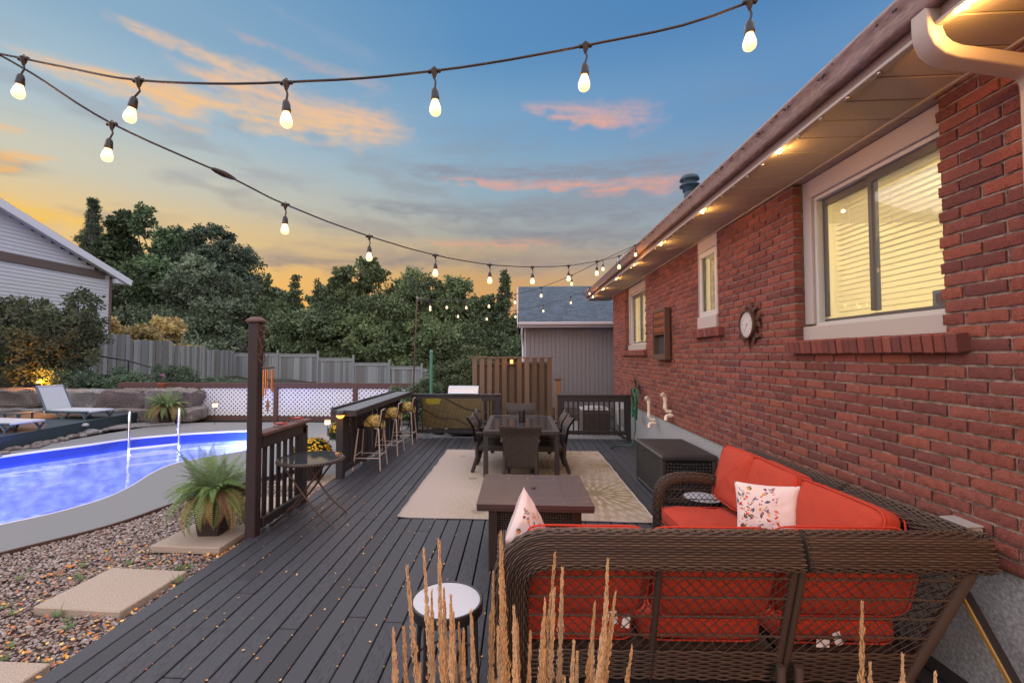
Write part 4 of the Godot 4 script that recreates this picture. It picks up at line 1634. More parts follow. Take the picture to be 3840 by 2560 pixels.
func blob_stack(w: float, h0: float, h1: float, n: int, sd: int, point := 0.5) -> Array:
	var r := RandomNumberGenerator.new()
	r.seed = sd
	var o := []
	for i in n:
		var t := (i + 0.5) / n
		var y := lerpf(h0, h1, t)
		var ww := w * (1.0 - pow(t, 2.2) * (1.0 - point * 0.4)) * r.randf_range(0.75, 1.05)
		o.append([Vector3(r.randf_range(-0.4, 0.4) * w, y, r.randf_range(-0.35, 0.35) * w), Vector3(ww * 0.62, (h1 - h0) / n * 0.8, ww * 0.62)])
	return o

func build_trees() -> void:
	var s_far := []
	for i in 4:
		s_far.append(sprig(100 + i, 7, 0.26, 0.14, 0.22))
	var needle := sprig(140, 9, 0.28, 0.06, 0.2)
	var g := "trees behind the back fence"
	var dark := Vector3(0.020, 0.030, 0.016)
	var dv := Vector3(0.034, 0.050, 0.018)
	# left group
	var r := RandomNumberGenerator.new()
	r.seed = 9
	var con := []
	for i in 22:
		var t := i / 21.0
		var y := lerpf(5.5, 15.9, t)
		var w := lerpf(3.0, 0.22, pow(t, 0.75)) * (1.0 if i % 2 == 0 else 0.72)
		for k in (5 if t < 0.8 else 3):
			var a := r.randf() * TAU
			var l := w * r.randf_range(0.55, 1.15)
			con.append([Vector3(cos(a) * l * 0.6, y - l * 0.12, sin(a) * l * 0.6), Vector3(l * 0.40 + 0.08, 0.16, l * 0.40 + 0.08)])
	tree("conifer", "tall thin spire of a conifer standing highest at the left, over the white house", Vector3(-38.5, 0, -38), 16.6, con, 6500, needle, Vector3(0.018, 0.026, 0.018), Vector3(0.03, 0.04, 0.02), 0.9, 11, 0.2, "bark_pale", g)
	tree("broadleaf_tree", "dark leafy tree with a ragged top just right of the conifer", Vector3(-34.0, 0, -37.5), 14.0, blob_stack(4.4, 4.5, 13.6, 7, 31), 5200, s_far[0], dark, dv, 1.15, 12, 0.22, "bark", g)
	tree("broadleaf_tree", "tall green tree with three leafy heads between the conifer and the gap of sky", Vector3(-30.4, 0, -36.5), 13.8, blob_stack(4.4, 3.5, 13.6, 7, 33), 6000, s_far[1], Vector3(0.022, 0.036, 0.020), Vector3(0.035, 0.055, 0.02), 1.15, 13, 0.22, "bark", g)
	var b3 := [[Vector3(-1.5, 11.6, 0), Vector3(1.5, 1.3, 1.4)], [Vector3(0.6, 12.0, 0.2), Vector3(1.5, 1.2, 1.4)], [Vector3(1.6, 10.4, 0), Vector3(2.3, 1.3, 2.0)], [Vector3(-0.4, 9.6, 0.4), Vector3(2.4, 1.4, 2.0)], [Vector3(2.2, 8.4, -0.3), Vector3(2.2, 1.2, 2.0)], [Vector3(-1.8, 9.6, 0.4), Vector3(1.6, 0.9, 1.2)], [Vector3(0.4, 7.2, 0), Vector3(2.8, 1.4, 2.2)]]
	tree("broadleaf_tree", "wide spreading dark tree with layered boughs left of the sunset gap", Vector3(-27.0, 0, -37), 12.6, b3, 5600, s_far[2], Vector3(0.018, 0.028, 0.020), Vector3(0.03, 0.04, 0.018), 1.1, 14, 0.2, "bark", g)
	tree("broadleaf_tree", "pale grey green tree filling the middle of the left group", Vector3(-25.6, 0, -34), 9.0, blob_stack(5.6, 1.5, 9.0, 6, 35), 6000, s_far[3], Vector3(0.045, 0.060, 0.038), Vector3(0.05, 0.06, 0.035), 1.1, 15, 0.18, "bark", g)
	tree("broadleaf_tree", "pale green rounded tree at the right end of the left group", Vector3(-21.6, 0, -33), 8.2, blob_stack(4.8, 1.2, 8.1, 6, 36), 5200, s_far[0], Vector3(0.040, 0.055, 0.035), Vector3(0.045, 0.055, 0.03), 1.1, 16, 0.18, "bark", g)
	tree("broadleaf_tree", "dark bushy tree low behind the corner of the white house", Vector3(-29.5, 0.5, -31), 7.6, blob_stack(5.0, 0.8, 7.6, 6, 37), 5200, s_far[1], dark, dv, 1.1, 17, 0.18, "bark", g)
	tree("shrub", "purplish dark shrub in the middle of the left trees above the fence", Vector3(-22.0, 0.2, -33.2), 4.6, blob_stack(4.4, 0.6, 4.6, 4, 38), 3600, s_far[2], Vector3(0.030, 0.026, 0.026), Vector3(0.03, 0.03, 0.02), 1.0, 18, 0.1, "bark", g, "shrub")
	tree("shrub", "yellow leaved shrub at the foot of the white house, nearer its corner", Vector3(-24.4, 0.9, -26), 3.1, blob_stack(1.8, 0.4, 3.1, 3, 39), 1300, s_far[3], Vector3(0.15, 0.115, 0.05), Vector3(0.10, 0.08, 0.03), 0.9, 19, 0.06, "bark", g, "shrub")
	tree("shrub", "yellow leaved shrub at the foot of the white house, beside the dark trees", Vector3(-22.3, 1.1, -26), 2.8, blob_stack(2.4, 0.3, 2.9, 3, 40), 1600, s_far[0], Vector3(0.14, 0.11, 0.05), Vector3(0.10, 0.08, 0.03), 0.9, 20, 0.06, "bark", g, "shrub")
	# the hedge row behind the panel fence
	var names := ["small dark tree with a spiky top beside the sunset gap", "dark cedar behind the tall fence panel right of the wooden post", "dark cedar with a feathery top in the sunset gap", "dark tree where the hedge starts to rise to its summit", "broad green tree on the left shoulder of the hedge summit", "broad green tree forming the summit of the hedge", "green tree on the right of the hedge summit, under the middle string light", "sloping dark tree right of the hedge summit", "dark leafy tree left of the green metal post", "leafy tree behind the wooden privacy screen", "leafy tree against the left edge of the garage roof"]
	var hd := [[-20.4, 6.0], [-18.3, 6.5], [-16.4, 6.4], [-14.3, 6.8], [-12.0, 8.1], [-9.9, 8.6], [-7.7, 8.5], [-5.7, 7.3], [-3.7, 6.1], [-1.9, 5.5], [0.0, 5.6]]
	for i in hd.size():
		var green: bool = i >= 4 and i <= 7
		var bs := blob_stack(4.0 if not green else 4.6, 0.6, hd[i][1], 6, 50 + i, 0.8)
		tree("hedge_tree", names[i], Vector3(hd[i][0], 0, -34.4 + (i % 2) * 1.0), hd[i][1], bs, 4600 if not green else 5600, s_far[i % 4], Vector3(0.026, 0.036, 0.018) if not green else Vector3(0.034, 0.048, 0.022), Vector3(0.03, 0.04, 0.016) if not green else Vector3(0.045, 0.055, 0.02), 1.0, 60 + i, 0.16, "bark", g)
	# a few bare-topped whips along the skyline
	for i in 6:
		var x: float = [-20.3, -18.2, -16.2, -14.4, -12.4, -1.0][i]
		var whip := []
		for k in 5:
			whip.append([Vector3(0, 5.2 + k * 0.55 + 0.3 * (i % 3), 0), Vector3(0.5 - 0.07 * k, 0.28, 0.5 - 0.07 * k)])
		tree("sapling", ["thin sapling top rising at the left of the sunset gap", "thin sapling top rising near the middle of the sunset gap", "spiky sapling top in the sunset gap, third from its left", "spiky sapling top before the hedge starts to rise", "thin sapling top on the left flank of the hedge summit", "thin sapling top by the garage roof"][i], Vector3(x * 1.07, 0, -33.6), 7.4 + 0.3 * (i % 3), whip, 420, s_far[i % 4], Vector3(0.026, 0.036, 0.018), Vector3(0.03, 0.04, 0.016), 0.8, 80 + i, 0.05, "bark", g)
	# bush beyond the deck, by the green post
	var leafy := sprig(150, 9, 0.11, 0.045, 0.1)
	var bb := [[Vector3(0, 0.9, 0), Vector3(0.8, 0.7, 0.6)], [Vector3(0.5, 1.5, 0), Vector3(0.55, 0.6, 0.5)], [Vector3(-0.5, 1.2, 0.1), Vector3(0.5, 0.6, 0.5)], [Vector3(0.35, 2.1, 0), Vector3(0.12, 0.5, 0.12)], [Vector3(0.75, 1.9, 0), Vector3(0.1, 0.4, 0.1)]]
	tree("shrub", "leafy shrub with upright shoots behind the grill and the green post", Vector3(-2.0, -0.15, -14.6), 2.4, bb, 2600, leafy, Vector3(0.028, 0.042, 0.020), Vector3(0.05, 0.06, 0.025), 1.0, 90, 0.03, "bark", "", "shrub")
	tree("shrub", "low dark shrub at the end of the lattice fence, beside the thin pole", Vector3(-3.3, -0.15, -13.4), 1.2, [[Vector3(0, 0.6, 0), Vector3(0.6, 0.55, 0.4)], [Vector3(0.5, 0.9, 0), Vector3(0.4, 0.4, 0.3)]], 900, leafy, Vector3(0.020, 0.034, 0.018), Vector3(0.03, 0.04, 0.02), 1.0, 91, 0.02, "bark", "", "shrub")
	# scrub on the bank below the side fence
	for i in 5:
		var p: Vector3 = [Vector3(-14.3, 0.55, -15.2), Vector3(-13.2, 0.4, -16.4), Vector3(-12.2, 0.2, -17.5), Vector3(-15.6, 0.8, -14.6), Vector3(-11.0, 0.1, -18.5)][i]
		var hh: float = [0.9, 1.1, 0.8, 0.7, 0.7][i]
		tree("scrub", ["dark scrub on the bank, tallest, above the far end of the rock wall", "dark scrub on the bank above the flower pot", "dark scrub on the bank behind the left end of the lattice", "dark scrub under the lit bush on the bank", "low dark scrub where the handrail meets the lattice"][i], p, hh, [[Vector3(0, hh * 0.45, 0), Vector3(0.9, hh * 0.5, 0.6)], [Vector3(0.6, hh * 0.3, 0.2), Vector3(0.6, hh * 0.4, 0.5)]], 900, leafy, Vector3(0.020, 0.032, 0.020), Vector3(0.03, 0.04, 0.02), 1.0, 95 + i, 0.02, "bark", "scrub on the bank above the rock wall", "shrub")
	# the big bush at the left, lit from below by a garden lamp
	var lb := sprig(151, 8, 0.12, 0.055, 0.12)
	var bl := [[Vector3(0, 1.9, 0), Vector3(1.3, 0.9, 0.9)], [Vector3(-1.0, 2.3, 0), Vector3(1.0, 0.9, 0.8)], [Vector3(0.7, 1.5, 0.3), Vector3(0.9, 0.8, 0.8)], [Vector3(-0.5, 1.0, 0.3), Vector3(1.2, 0.7, 0.7)], [Vector3(0.9, 2.9, 0), Vector3(0.5, 0.5, 0.4)], [Vector3(1.45, 2.3, 0), Vector3(0.35, 0.3, 0.3)], [Vector3(-2.2, 1.9, 0), Vector3(0.9, 1.0, 0.8)], [Vector3(1.35, 1.1, 0.1), Vector3(0.4, 0.35, 0.3)]]
	tree("lit_bush", "large leafy bush at the left edge, glowing amber from a lamp at its foot", Vector3(-16.4, 0.8, -14.9), 2.8, bl, 3600, lb, Vector3(0.016, 0.022, 0.012), Vector3(0.035, 0.036, 0.014), 1.0, 101, 0.05, "bark", "", "bush")

func build_rail_and_bar() -> void:
	# tall end post and the short railing behind the bistro table
	var tp := thing("tall_post", "tall dark reddish wooden post with a flat cap at the edge of the deck", "post", Vector3(-2.88, -0.15, -4.76))
	var pm := MB.new()
	pm.box(Vector3(0, 1.23, 0), Vector3(0.115, 2.46, 0.115), Basis(), 0.008)
	part(tp, "shaft", pm, M.post_wood)
	var cp := MB.new()
	cp.box(Vector3(0, 2.475, 0), Vector3(0.16, 0.028, 0.16), Basis(), 0.006)
	cp.lathe([Vector2(0.105, 2.489), Vector2(0.05, 2.525), Vector2(0.0, 2.526)], 4, Vector3.ZERO, Basis(Vector3.UP, PI / 4))
	part(tp, "cap", cp, M.red_wood)
	var cr := thing("corner_railing", "short dark wooden railing with a wide cap between the tall post and the steps", "railing", Vector3(-2.88, 0, -5.4))
	var o := cr.position
	var p2 := MB.new()
	p2.box(Vector3(0, 0.45, -0.44), Vector3(0.1, 1.14, 0.14), Basis(), 0.006)
	part(cr, "post", p2, M.dark_wood)
	var c2 := MB.new()
	c2.box(Vector3(0.0, 1.075, 0.0), Vector3(0.16, 0.04, 1.16), Basis(), 0.006)
	part(cr, "cap", c2, M.red_wood)
	var r2 := MB.new()
	r2.box(Vector3(0.03, 0.985, 0.04), Vector3(0.04, 0.13, 1.0), Basis(), 0.005)
	part(cr, "top_rail", r2, M.dark_rail_z)
	var r3 := MB.new()
	r3.box(Vector3(0.05, 0.115, 0.05), Vector3(0.05, 0.10, 1.02), Basis(), 0.006)
	part(cr, "bottom_rail", r3, M.dark_rail_z)
	for i in 6:
		var b := MB.new()
		b.box(Vector3(0.0, 0.5, 0.43 - 0.148 * i), Vector3(0.020, 0.97, 0.078), Basis(), 0.004)
		part(cr, "baluster", b, M.dark_wood)
	# the bar
	var bar := thing("bar_counter", "long dark wooden bar counter with a boarded front along the deck edge", "bar", Vector3(-2.8, 0, -8.8))
	o = bar.position
	var ps := MB.new()
	ps.box(Vector3(-2.84, 0.45, -7.06) - o, Vector3(0.115, 1.14, 0.115), Basis(), 0.006)
	part(bar, "post", ps, M.dark_wood)
	for i in 3:
		var q := MB.new()
		q.box(Vector3(-2.865, 0.45, -8.2 - i * 1.15) - o, Vector3(0.1, 1.1, 0.1), Basis(), 0.006)
		part(bar, "post", q, M.dark_wood)
	var n := 24
	for i in n:
		var b := MB.new()
		b.box(Vector3(-2.83 + (0.018 if i % 2 == 0 else 0.0), 0.56, -7.17 - 0.145 * i) - o, Vector3(0.02, 0.84, 0.14), Basis(), 0.004)
		part(bar, "board", b, M.dark_wood)
	var kick := MB.new()
	kick.box(Vector3(-2.80, 0.12, -8.85) - o, Vector3(0.035, 0.09, 3.5), Basis(), 0.005)
	part(bar, "kick_board", kick, M.dark_rail_z)
	var tm := MB.new()
	tm.box(Vector3(-2.76, 1.065, -8.82) - o, Vector3(0.34, 0.035, 3.66), Basis(), 0.006)
	part(bar, "counter_top", tm, M.bar_top)
	var lp := MB.new()
	lp.box(Vector3(-2.955, 1.06, -8.82) - o, Vector3(0.045, 0.12, 3.66), Basis(), 0.005)
	part(bar, "back_lip", lp, M.dark_rail_z)
	var fe := MB.new()
	fe.box(Vector3(-2.57, 1.04, -8.82) - o, Vector3(0.035, 0.09, 3.66), Basis(), 0.005)
	part(bar, "front_edge", fe, M.dark_rail_z)
	var ne := MB.new()
	ne.box(Vector3(-2.76, 1.035, -6.975) - o, Vector3(0.42, 0.095, 0.04), Basis(), 0.006)
	part(bar, "end_beam", ne, M.dark_rail)
	# far railings
	for s in [[-2.55, -0.42, "left"], [0.90, 2.60, "right"]]:
		var lbl := "dark baluster railing left of the step opening, hung with a gold printed panel" if s[2] == "left" else "dark baluster railing at the far right corner of the deck, against the brick house"
		var rl := thing("deck_railing", lbl, "railing", Vector3((s[0] + s[1]) * 0.5, 0, -10.62), 0.0, "railings at the far end of the deck")
		o = rl.position
		for x in [s[0] + 0.06, s[1] - 0.06]:
			var p := MB.new()
			p.box(Vector3(x - o.x, 0.44, 0), Vector3(0.1, 1.1, 0.1), Basis(), 0.006)
			part(rl, "post", p, M.dark_wood)
		var wd: float = s[1] - s[0]
		var cpm := MB.new()
		cpm.box(Vector3(0, 1.02, 0), Vector3(wd + 0.02, 0.035, 0.15), Basis(), 0.006)
		part(rl, "cap", cpm, M.dark_rail)
		var t1 := MB.new()
		t1.box(Vector3(0, 0.935, 0.03), Vector3(wd - 0.2, 0.12, 0.035), Basis(), 0.005)
		part(rl, "top_rail", t1, M.dark_rail)
		var t2 := MB.new()
		t2.box(Vector3(0, 0.16, 0.03), Vector3(wd - 0.2, 0.09, 0.035), Basis(), 0.005)
		part(rl, "bottom_rail", t2, M.dark_rail)
		var nb := int(wd / 0.128)
		for i in nb:
			var b := MB.new()
			b.box(Vector3(-wd * 0.5 + 0.14 + i * (wd - 0.28) / maxf(1, nb - 1), 0.53, 0.0), Vector3(0.035, 0.86, 0.035), Basis(), 0.004)
			part(rl, "baluster", b, M.dark_wood)
	# printed panel with streets drawn on it
	var mp := MB.new()
	mp.quad(Vector3(-0.70, 0, 0.0), Vector3(0.70, 0, 0.0), Vector3(0.70, 0.70, 0.0), Vector3(-0.70, 0.70, 0.0), Vector2(0, 1), Vector2(1, 1), Vector2(1, 0), Vector2(0, 0))
	var pn := thing("street_map_panel", "gold and olive panel printed with a street plan, hung on the far railing", "panel", Vector3(-1.575, 0.235, -10.55))
	part(pn, "print", mp, printed("street_print", street_print(), 0.35))
	var bk := MB.new()
	bk.box(Vector3(0, 0.35, -0.008), Vector3(1.4, 0.7, 0.012), Basis(), 0.002)
	part(pn, "sheet", bk, M.bronze)
	# step below the opening and the newel post beyond
	var stp := MB.new()
	stp.box(Vector3(0.25, -0.1, -11.0), Vector3(1.3, 0.08, 0.5), Basis(), 0.006)
	single("deck_step", "low dark wooden step in the opening between the two far railings", "step", stp, M.deck1)
	var nw := thing("newel_post", "light brown wooden newel post beyond the step opening of the deck", "post", Vector3(0.98, -0.2, -11.3))
	var nm := MB.new()
	nm.box(Vector3(0, 0.77, 0), Vector3(0.13, 1.54, 0.1), Basis(), 0.006)
	part(nw, "shaft", nm, M.newel)
	var nc := MB.new()
	nc.box(Vector3(0, 1.56, 0), Vector3(0.19, 0.035, 0.16), Basis(), 0.006)
	part(nw, "cap", nc, M.red_wood)

func street_print() -> Image:
	var im := Image.create(512, 256, false, Image.FORMAT_RGB8)
	var r := RandomNumberGenerator.new()
	r.seed = 4
	var f := FastNoiseLite.new()
	f.seed = 8
	f.frequency = 0.012
	for y in 256:
		for x in 512:
			var q := 0.5 + 0.5 * f.get_noise_2d(x, y)
			var c := Color(0.24, 0.21, 0.11).lerp(Color(0.34, 0.28, 0.13), q)
			# tilted lots in two grids
			var u := x * 0.96 + y * 0.28
			var w := y * 0.96 - x * 0.28
			var left := x < 190 + y * 0.3
			var gx := fposmod(u, 46.0 if left else 27.0)
			var gy := fposmod(w, 38.0 if left else 17.0)
			if gx < 2.2 or gy < 2.0:
				c = c.lerp(Color(0.62, 0.53, 0.32), 0.55)
			var river := absf(w + 18.0 * sin(u * 0.012) + 40.0)
			var river2 := absf(w + 14.0 * sin(u * 0.02 + 1.0) - 105.0)
			if river < 9.0 or river2 < 6.0:
				c = Color(0.17, 0.11, 0.07)
			var blob := Vector2(x - 90, (y - 22) * 2.2).length()
			if blob < 70 + 20.0 * f.get_noise_2d(x * 3.0, y * 3.0):
				c = c.lerp(Color(0.55, 0.50, 0.06), 0.8)
			im.set_pixel(x, y, c)
	return im

# ---------------------------------------------------------------- furniture
func rug_print() -> Image:
	var W := 480
	var H := 600
	var im := Image.create(W, H, false, Image.FORMAT_RGB8)
	var f := FastNoiseLite.new()
	f.seed = 31
	f.frequency = 0.02
	var g := FastNoiseLite.new()
	g.seed = 32
	g.frequency = 0.25
	var fl := [[300, 210, 150], [115, 330, 120], [395, 430, 165], [150, 560, 150], [330, 20, 130], [60, 90, 90], [470, 180, 90], [250, 400, 60]]
	for y in H:
		for x in W:
			var best := 1e9
			var hit := []
			for q in fl:
				var d: float = Vector2(x - q[0], y - q[1]).length() / q[2]
				if d < best:
					best = d
					hit = q
			var c := Color(0.68, 0.62, 0.57)
			var tan_c := Color(0.52, 0.46, 0.33)
			var a := atan2(y - hit[1], x - hit[0])
			var n := f.get_noise_2d(x, y)
			var ground := clampf(1.15 - best * 0.9 + n * 0.5, 0.0, 1.0)
			c = c.lerp(tan_c, ground * clampf((x - 40.0) / 330.0, 0.08, 1.0))
			var rings := [[0.20, 14.0, 0.07], [0.38, 22.0, 0.085], [0.58, 32.0, 0.09], [0.79, 42.0, 0.085], [0.98, 52.0, 0.07]]
			for q in rings:
				if absf(best - q[0]) < q[2]:
					var k: float = cos(a * q[1] + q[0] * 9.0)
					var lim: float = -0.1 + 0.9 * absf(best - q[0]) / q[2]
					if k > lim:
						c = c.lerp(Color(0.70, 0.63, 0.53), 0.85 * clampf((x - 20.0) / 260.0 + 0.25 + n * 0.4, 0.0, 1.0))
			if best < 0.10:
				c = c.lerp(Color(0.46, 0.42, 0.32), 0.5)
			c = c * (0.94 + 0.10 * g.get_noise_2d(x, y))
			im.set_pixel(x, y, c)
	return im

func build_furniture() -> void:
	# rug
	var rg := thing("patterned_rug", "large cream rug with tan flower bursts under the dining table", "rug", Vector3(0.07, 0.0, -7.3))
	var rows := []
	var prof := []
	for i in 25:
		var row := []
		for j in 33:
			var u := i / 24.0
			var w := j / 32.0
			var ex := 0.018 * noise.get_noise_2d(w * 6.0, 3.0) * (1.0 if i == 0 or i == 24 else 0.0)
			var ez := 0.015 * noise.get_noise_2d(u * 6.0, 8.0) * (1.0 if j == 0 or j == 32 else 0.0)
			row.append(Vector3((u - 0.5) * 3.06 + ex, 0.012 + 0.0035 * noise.get_noise_2d(u * 7.0, w * 9.0) + (0.012 if i == 0 and j == 32 else 0.0), (w - 0.5) * 3.84 + ez))
		rows.append(row)
	var rm := MB.new()
	rm.grid(rows, false, false, true)
	var pm := printed("rug_print", rug_print(), 0.95)
	pm.heightmap_enabled = true
	pm.heightmap_texture = T.grain
	pm.heightmap_scale = 0.1
	part(rg, "pile", rm, pm)
	var hem := MB.new()
	for e in [[0, 24, true], [0, 32, false]]:
		for s in 2:
			var pts := []
			if e[2]:
				for j in 33:
					pts.append(rows[e[s]][j])
			else:
				for i in 25:
					pts.append(rows[i][e[s]])
			hem.tube(pts, 0.009, 6)
	part(rg, "hem", hem, M.pillow_plain)
	# fire table
	var ft := thing("fire_table", "brown square fire pit table with a lidded top and woven base", "table", Vector3(0.145, 0, -4.56))
	var top := MB.new()
	for q in [[Vector3(0, 0.598, 0.40), Vector3(1.05, 0.045, 0.21)], [Vector3(0, 0.598, -0.40), Vector3(1.05, 0.045, 0.21)], [Vector3(-0.40, 0.598, 0), Vector3(0.25, 0.045, 0.588)], [Vector3(0.40, 0.598, 0), Vector3(0.25, 0.045, 0.588)]]:
		top.box(q[0], q[1], Basis(), 0.003)
	part(ft, "top_frame", top, M.brown_top)
	var apr := MB.new()
	apr.box(Vector3(0, 0.585, 0), Vector3(1.045, 0.065, 1.0), Basis(), 0.006)
	part(ft, "apron", apr, M.brown_top)
	var ld := MB.new()
	ld.box(Vector3(0, 0.603, 0), Vector3(0.536, 0.036, 0.578), Basis(), 0.003)
	part(ft, "lid", ld, M.brown_top)
	var kn := MB.new()
	kn.lathe([Vector2(0.024, 0.618), Vector2(0.026, 0.630), Vector2(0.016, 0.634), Vector2(0.012, 0.624)], 18)
	part(ft, "lid_ring", kn, M.black_metal)
	for s in [[-1, -1], [1, -1], [-1, 1], [1, 1]]:
		var lg := MB.new()
		lg.box(Vector3(0.38 * s[0], 0.277, 0.37 * s[1]), Vector3(0.085, 0.553, 0.085), Basis(), 0.005)
		part(ft, "leg", lg, M.bronze)
	for k in 4:
		var pn := MB.new()
		var bs := Basis(Vector3.UP, PI / 2 * k)
		pn.box(bs * Vector3(0, 0.29, 0.365), Vector3(0.68, 0.5, 0.03), bs, 0.004)
		part(ft, "woven_panel", pn, M.wicker_tex)
	# dining table
	var dt := thing("dining_table", "wicker framed dining table with a grey glass top on the rug", "table", Vector3(0.04, 0.012, -8.1))
	var fr := MB.new()
	for q in [[Vector3(0, 0.705, 0.895), Vector3(1.22, 0.075, 0.09)], [Vector3(0, 0.705, -0.895), Vector3(1.22, 0.075, 0.09)], [Vector3(-0.565, 0.705, 0), Vector3(0.09, 0.074, 1.70)], [Vector3(0.565, 0.705, 0), Vector3(0.09, 0.074, 1.70)]]:
		fr.box(q[0], q[1], Basis(), 0.01)
	part(dt, "frame", fr, M.wicker_tex)
	var gt := MB.new()
	gt.box(Vector3(0, 0.735, 0), Vector3(1.05, 0.01, 1.71), Basis(), 0.002)
	part(dt, "glass_top", gt, M.glass_top)
	for s in [[-1, -1], [1, -1], [-1, 1], [1, 1]]:
		var lg := MB.new()
		lg.box(Vector3(0.565 * s[0], 0.334, 0.895 * s[1]), Vector3(0.075, 0.667, 0.075), Basis(), 0.006)
		part(dt, "leg", lg, M.wicker_tex)
	var ln := thing("table_lantern", "dark cylindrical lantern standing in the middle of the dining table", "lantern", Vector3(0.06, 0.753, -8.15))
	var lm := MB.new()
	lm.lathe([Vector2(0.0, 0.0), Vector2(0.058, 0.0), Vector2(0.06, 0.01), Vector2(0.058, 0.205), Vector2(0.05, 0.22), Vector2(0.042, 0.222), Vector2(0.042, 0.18)], 20)
	part(ln, "body", lm, M.black_plastic)
	var lr := MB.new()
	for k in 10:
		var a := TAU * k / 10
		lr.bar(Vector3(cos(a) * 0.06, 0.01, sin(a) * 0.06), Vector3(cos(a) * 0.06, 0.2, sin(a) * 0.06), 0.006, 0.006)
	part(ln, "ribs", lr, M.black_metal)
	# chairs
	var c0 := dining_chair()
	c0.position = Vector3(0.02, 0.012, -7.02)
	c0.rotation.y = 0.02
	var spots := [[-0.40, -7.72, -1.62, "wicker armchair nearer the viewer on the left of the dining table"], [-0.39, -8.42, -1.54, "wicker armchair farther back on the left of the dining table"], [0.46, -7.72, 1.60, "wicker armchair nearer the viewer on the right of the dining table"], [0.45, -8.42, 1.55, "wicker armchair farther back on the right of the dining table"], [0.05, -9.35, PI, "wicker armchair at the far end of the dining table, facing the viewer"]]
	for s in spots:
		copy_of(c0, s[3], Vector3(s[0], 0.012, s[1]), s[2])
	# bar stools
	var s0 := bar_stool("nearest bar stool at the bar counter, a gold leaf print cushion tied to its back")
	s0.position = Vector3(-2.58, 0, -7.74)
	s0.rotation.y = 0.04
	copy_of(s0, "middle bar stool at the bar counter, a gold leaf print cushion tied to its back", Vector3(-2.57, 0, -8.86), -0.03)
	copy_of(s0, "farthest bar stool, by the corner of bar and railing, cushion tied to its back", Vector3(-2.54, 0, -9.92), 0.02)
	bistro()
	storage_box()
	# white topped stool in front
	var wt := thing("side_table", "small round side table with a white top and black legs behind the grass plumes", "side table", Vector3(-0.43, 0, -2.70))
	round_table(wt, 0.5)
	var wt2 := thing("side_table", "small round side table with a white top beyond the arm of the sofa", "side table", Vector3(2.06, 0, -5.22))
	round_table(wt2, 0.36)
	wt2.set_meta("group", "round side tables with white tops")
	wt.set_meta("group", "round side tables with white tops")

func round_table(t: Node3D, h: float) -> void:
	var tp := MB.new()
	tp.lathe([Vector2(0.0, h - 0.012), Vector2(0.196, h - 0.012), Vector2(0.198, h - 0.001), Vector2(0.0, h)], 40)
	part(t, "top", tp, M.white_top)
	var rim := MB.new()
	rim.lathe([Vector2(0.198, h - 0.06), Vector2(0.215, h - 0.055), Vector2(0.217, h), Vector2(0.21, h + 0.005), Vector2(0.199, h + 0.001)], 40)
	part(t, "rim", rim, M.black_metal)
	for k in 4:
		var a := TAU * k / 4 + 0.45
		var lg := MB.new()
		lg.tube([Vector3(cos(a) * 0.20, h - 0.03, sin(a) * 0.20), Vector3(cos(a) * 0.205, h * 0.5, sin(a) * 0.205), Vector3(cos(a) * 0.215, 0.0, sin(a) * 0.215)], 0.013, 8)
		part(t, "leg", lg, M.black_metal)
	var lo := MB.new()
	var pts := []
	for k in 33:
		var a := TAU * k / 32
		pts.append(Vector3(cos(a) * 0.20, 0.14, sin(a) * 0.20))
	lo.tube(pts, 0.008, 6, false)
	part(t, "ring", lo, M.black_metal)

# faces -z when unturned: its back is towards +z
func dining_chair() -> Node3D:
	var t := thing("dining_chair", "wicker armchair at the near end of the dining table, its back to the viewer", "chair", Vector3.ZERO, 0.0, "wicker armchairs round the dining table")
	var st := MB.new()
	st.box(Vector3(0, 0.40, 0), Vector3(0.54, 0.09, 0.52), Basis(), 0.02)
	part(t, "seat", st, M.wicker_tex)
	var rows := []
	for k in [0, 1]:
		for j in 13:
			var row := []
			for i in 11:
				var u := i / 10.0 * 2.0 - 1.0
				var w := (j / 12.0) if k == 0 else (1.0 - j / 12.0)
				var wid := lerpf(0.245, 0.325, pow(w, 2.5))
				var y := lerpf(0.25, 0.905, w) - 0.022 * (1.0 - absf(u)) * smoothstep(0.85, 1.0, w) + 0.006
				var z := 0.27 + 0.10 * w + 0.07 * smoothstep(0.75, 1.0, w) - 0.03 * (1.0 - u * u)
				z += 0.018 if k == 0 else -0.018
				row.append(Vector3(u * wid, y, z))
			rows.append(row)
	var bm := MB.new()
	bm.grid(rows, true, false, false)
	part(t, "backrest", bm, M.wicker_tex)
	for s in [-1.0, 1.0]:
		var fl := MB.new()
		fl.tube([Vector3(0.25 * s, 0.62, -0.24), Vector3(0.25 * s, 0.0, -0.25)], 0.03, 6)
		part(t, "leg", fl, M.wicker_tex)
		var rl := MB.new()
		rl.tube([Vector3(0.24 * s, 0.5, 0.29), Vector3(0.24 * s, 0.25, 0.28), Vector3(0.255 * s, 0.0, 0.36)], 0.032, 6)
		part(t, "leg", rl, M.wicker_tex)
		var ar := MB.new()
		ar.bar(Vector3(0.265 * s, 0.64, -0.28), Vector3(0.27 * s, 0.655, 0.30), 0.06, 0.03, Vector3.UP, 0.01)
		part(t, "arm", ar, M.wicker_tex)
	return t

func gold_print() -> Image:
	var im := Image.create(128, 128, false, Image.FORMAT_RGB8)
	for y in 128:
		for x in 128:
			var c := Color(0.62, 0.52, 0.24)
			var u := fposmod(x + 14.0 * sin(y * 0.05), 42.0) - 21.0
			var vein := fposmod(y + absf(u) * 1.3, 17.0)
			if absf(u) < 1.6 or vein < 2.2 and absf(u) < 17.0:
				c = Color(0.86, 0.80, 0.58)
			elif absf(u) > 17.5:
				c = Color(0.36, 0.30, 0.13)
			im.set_pixel(x, y, c)
	return im

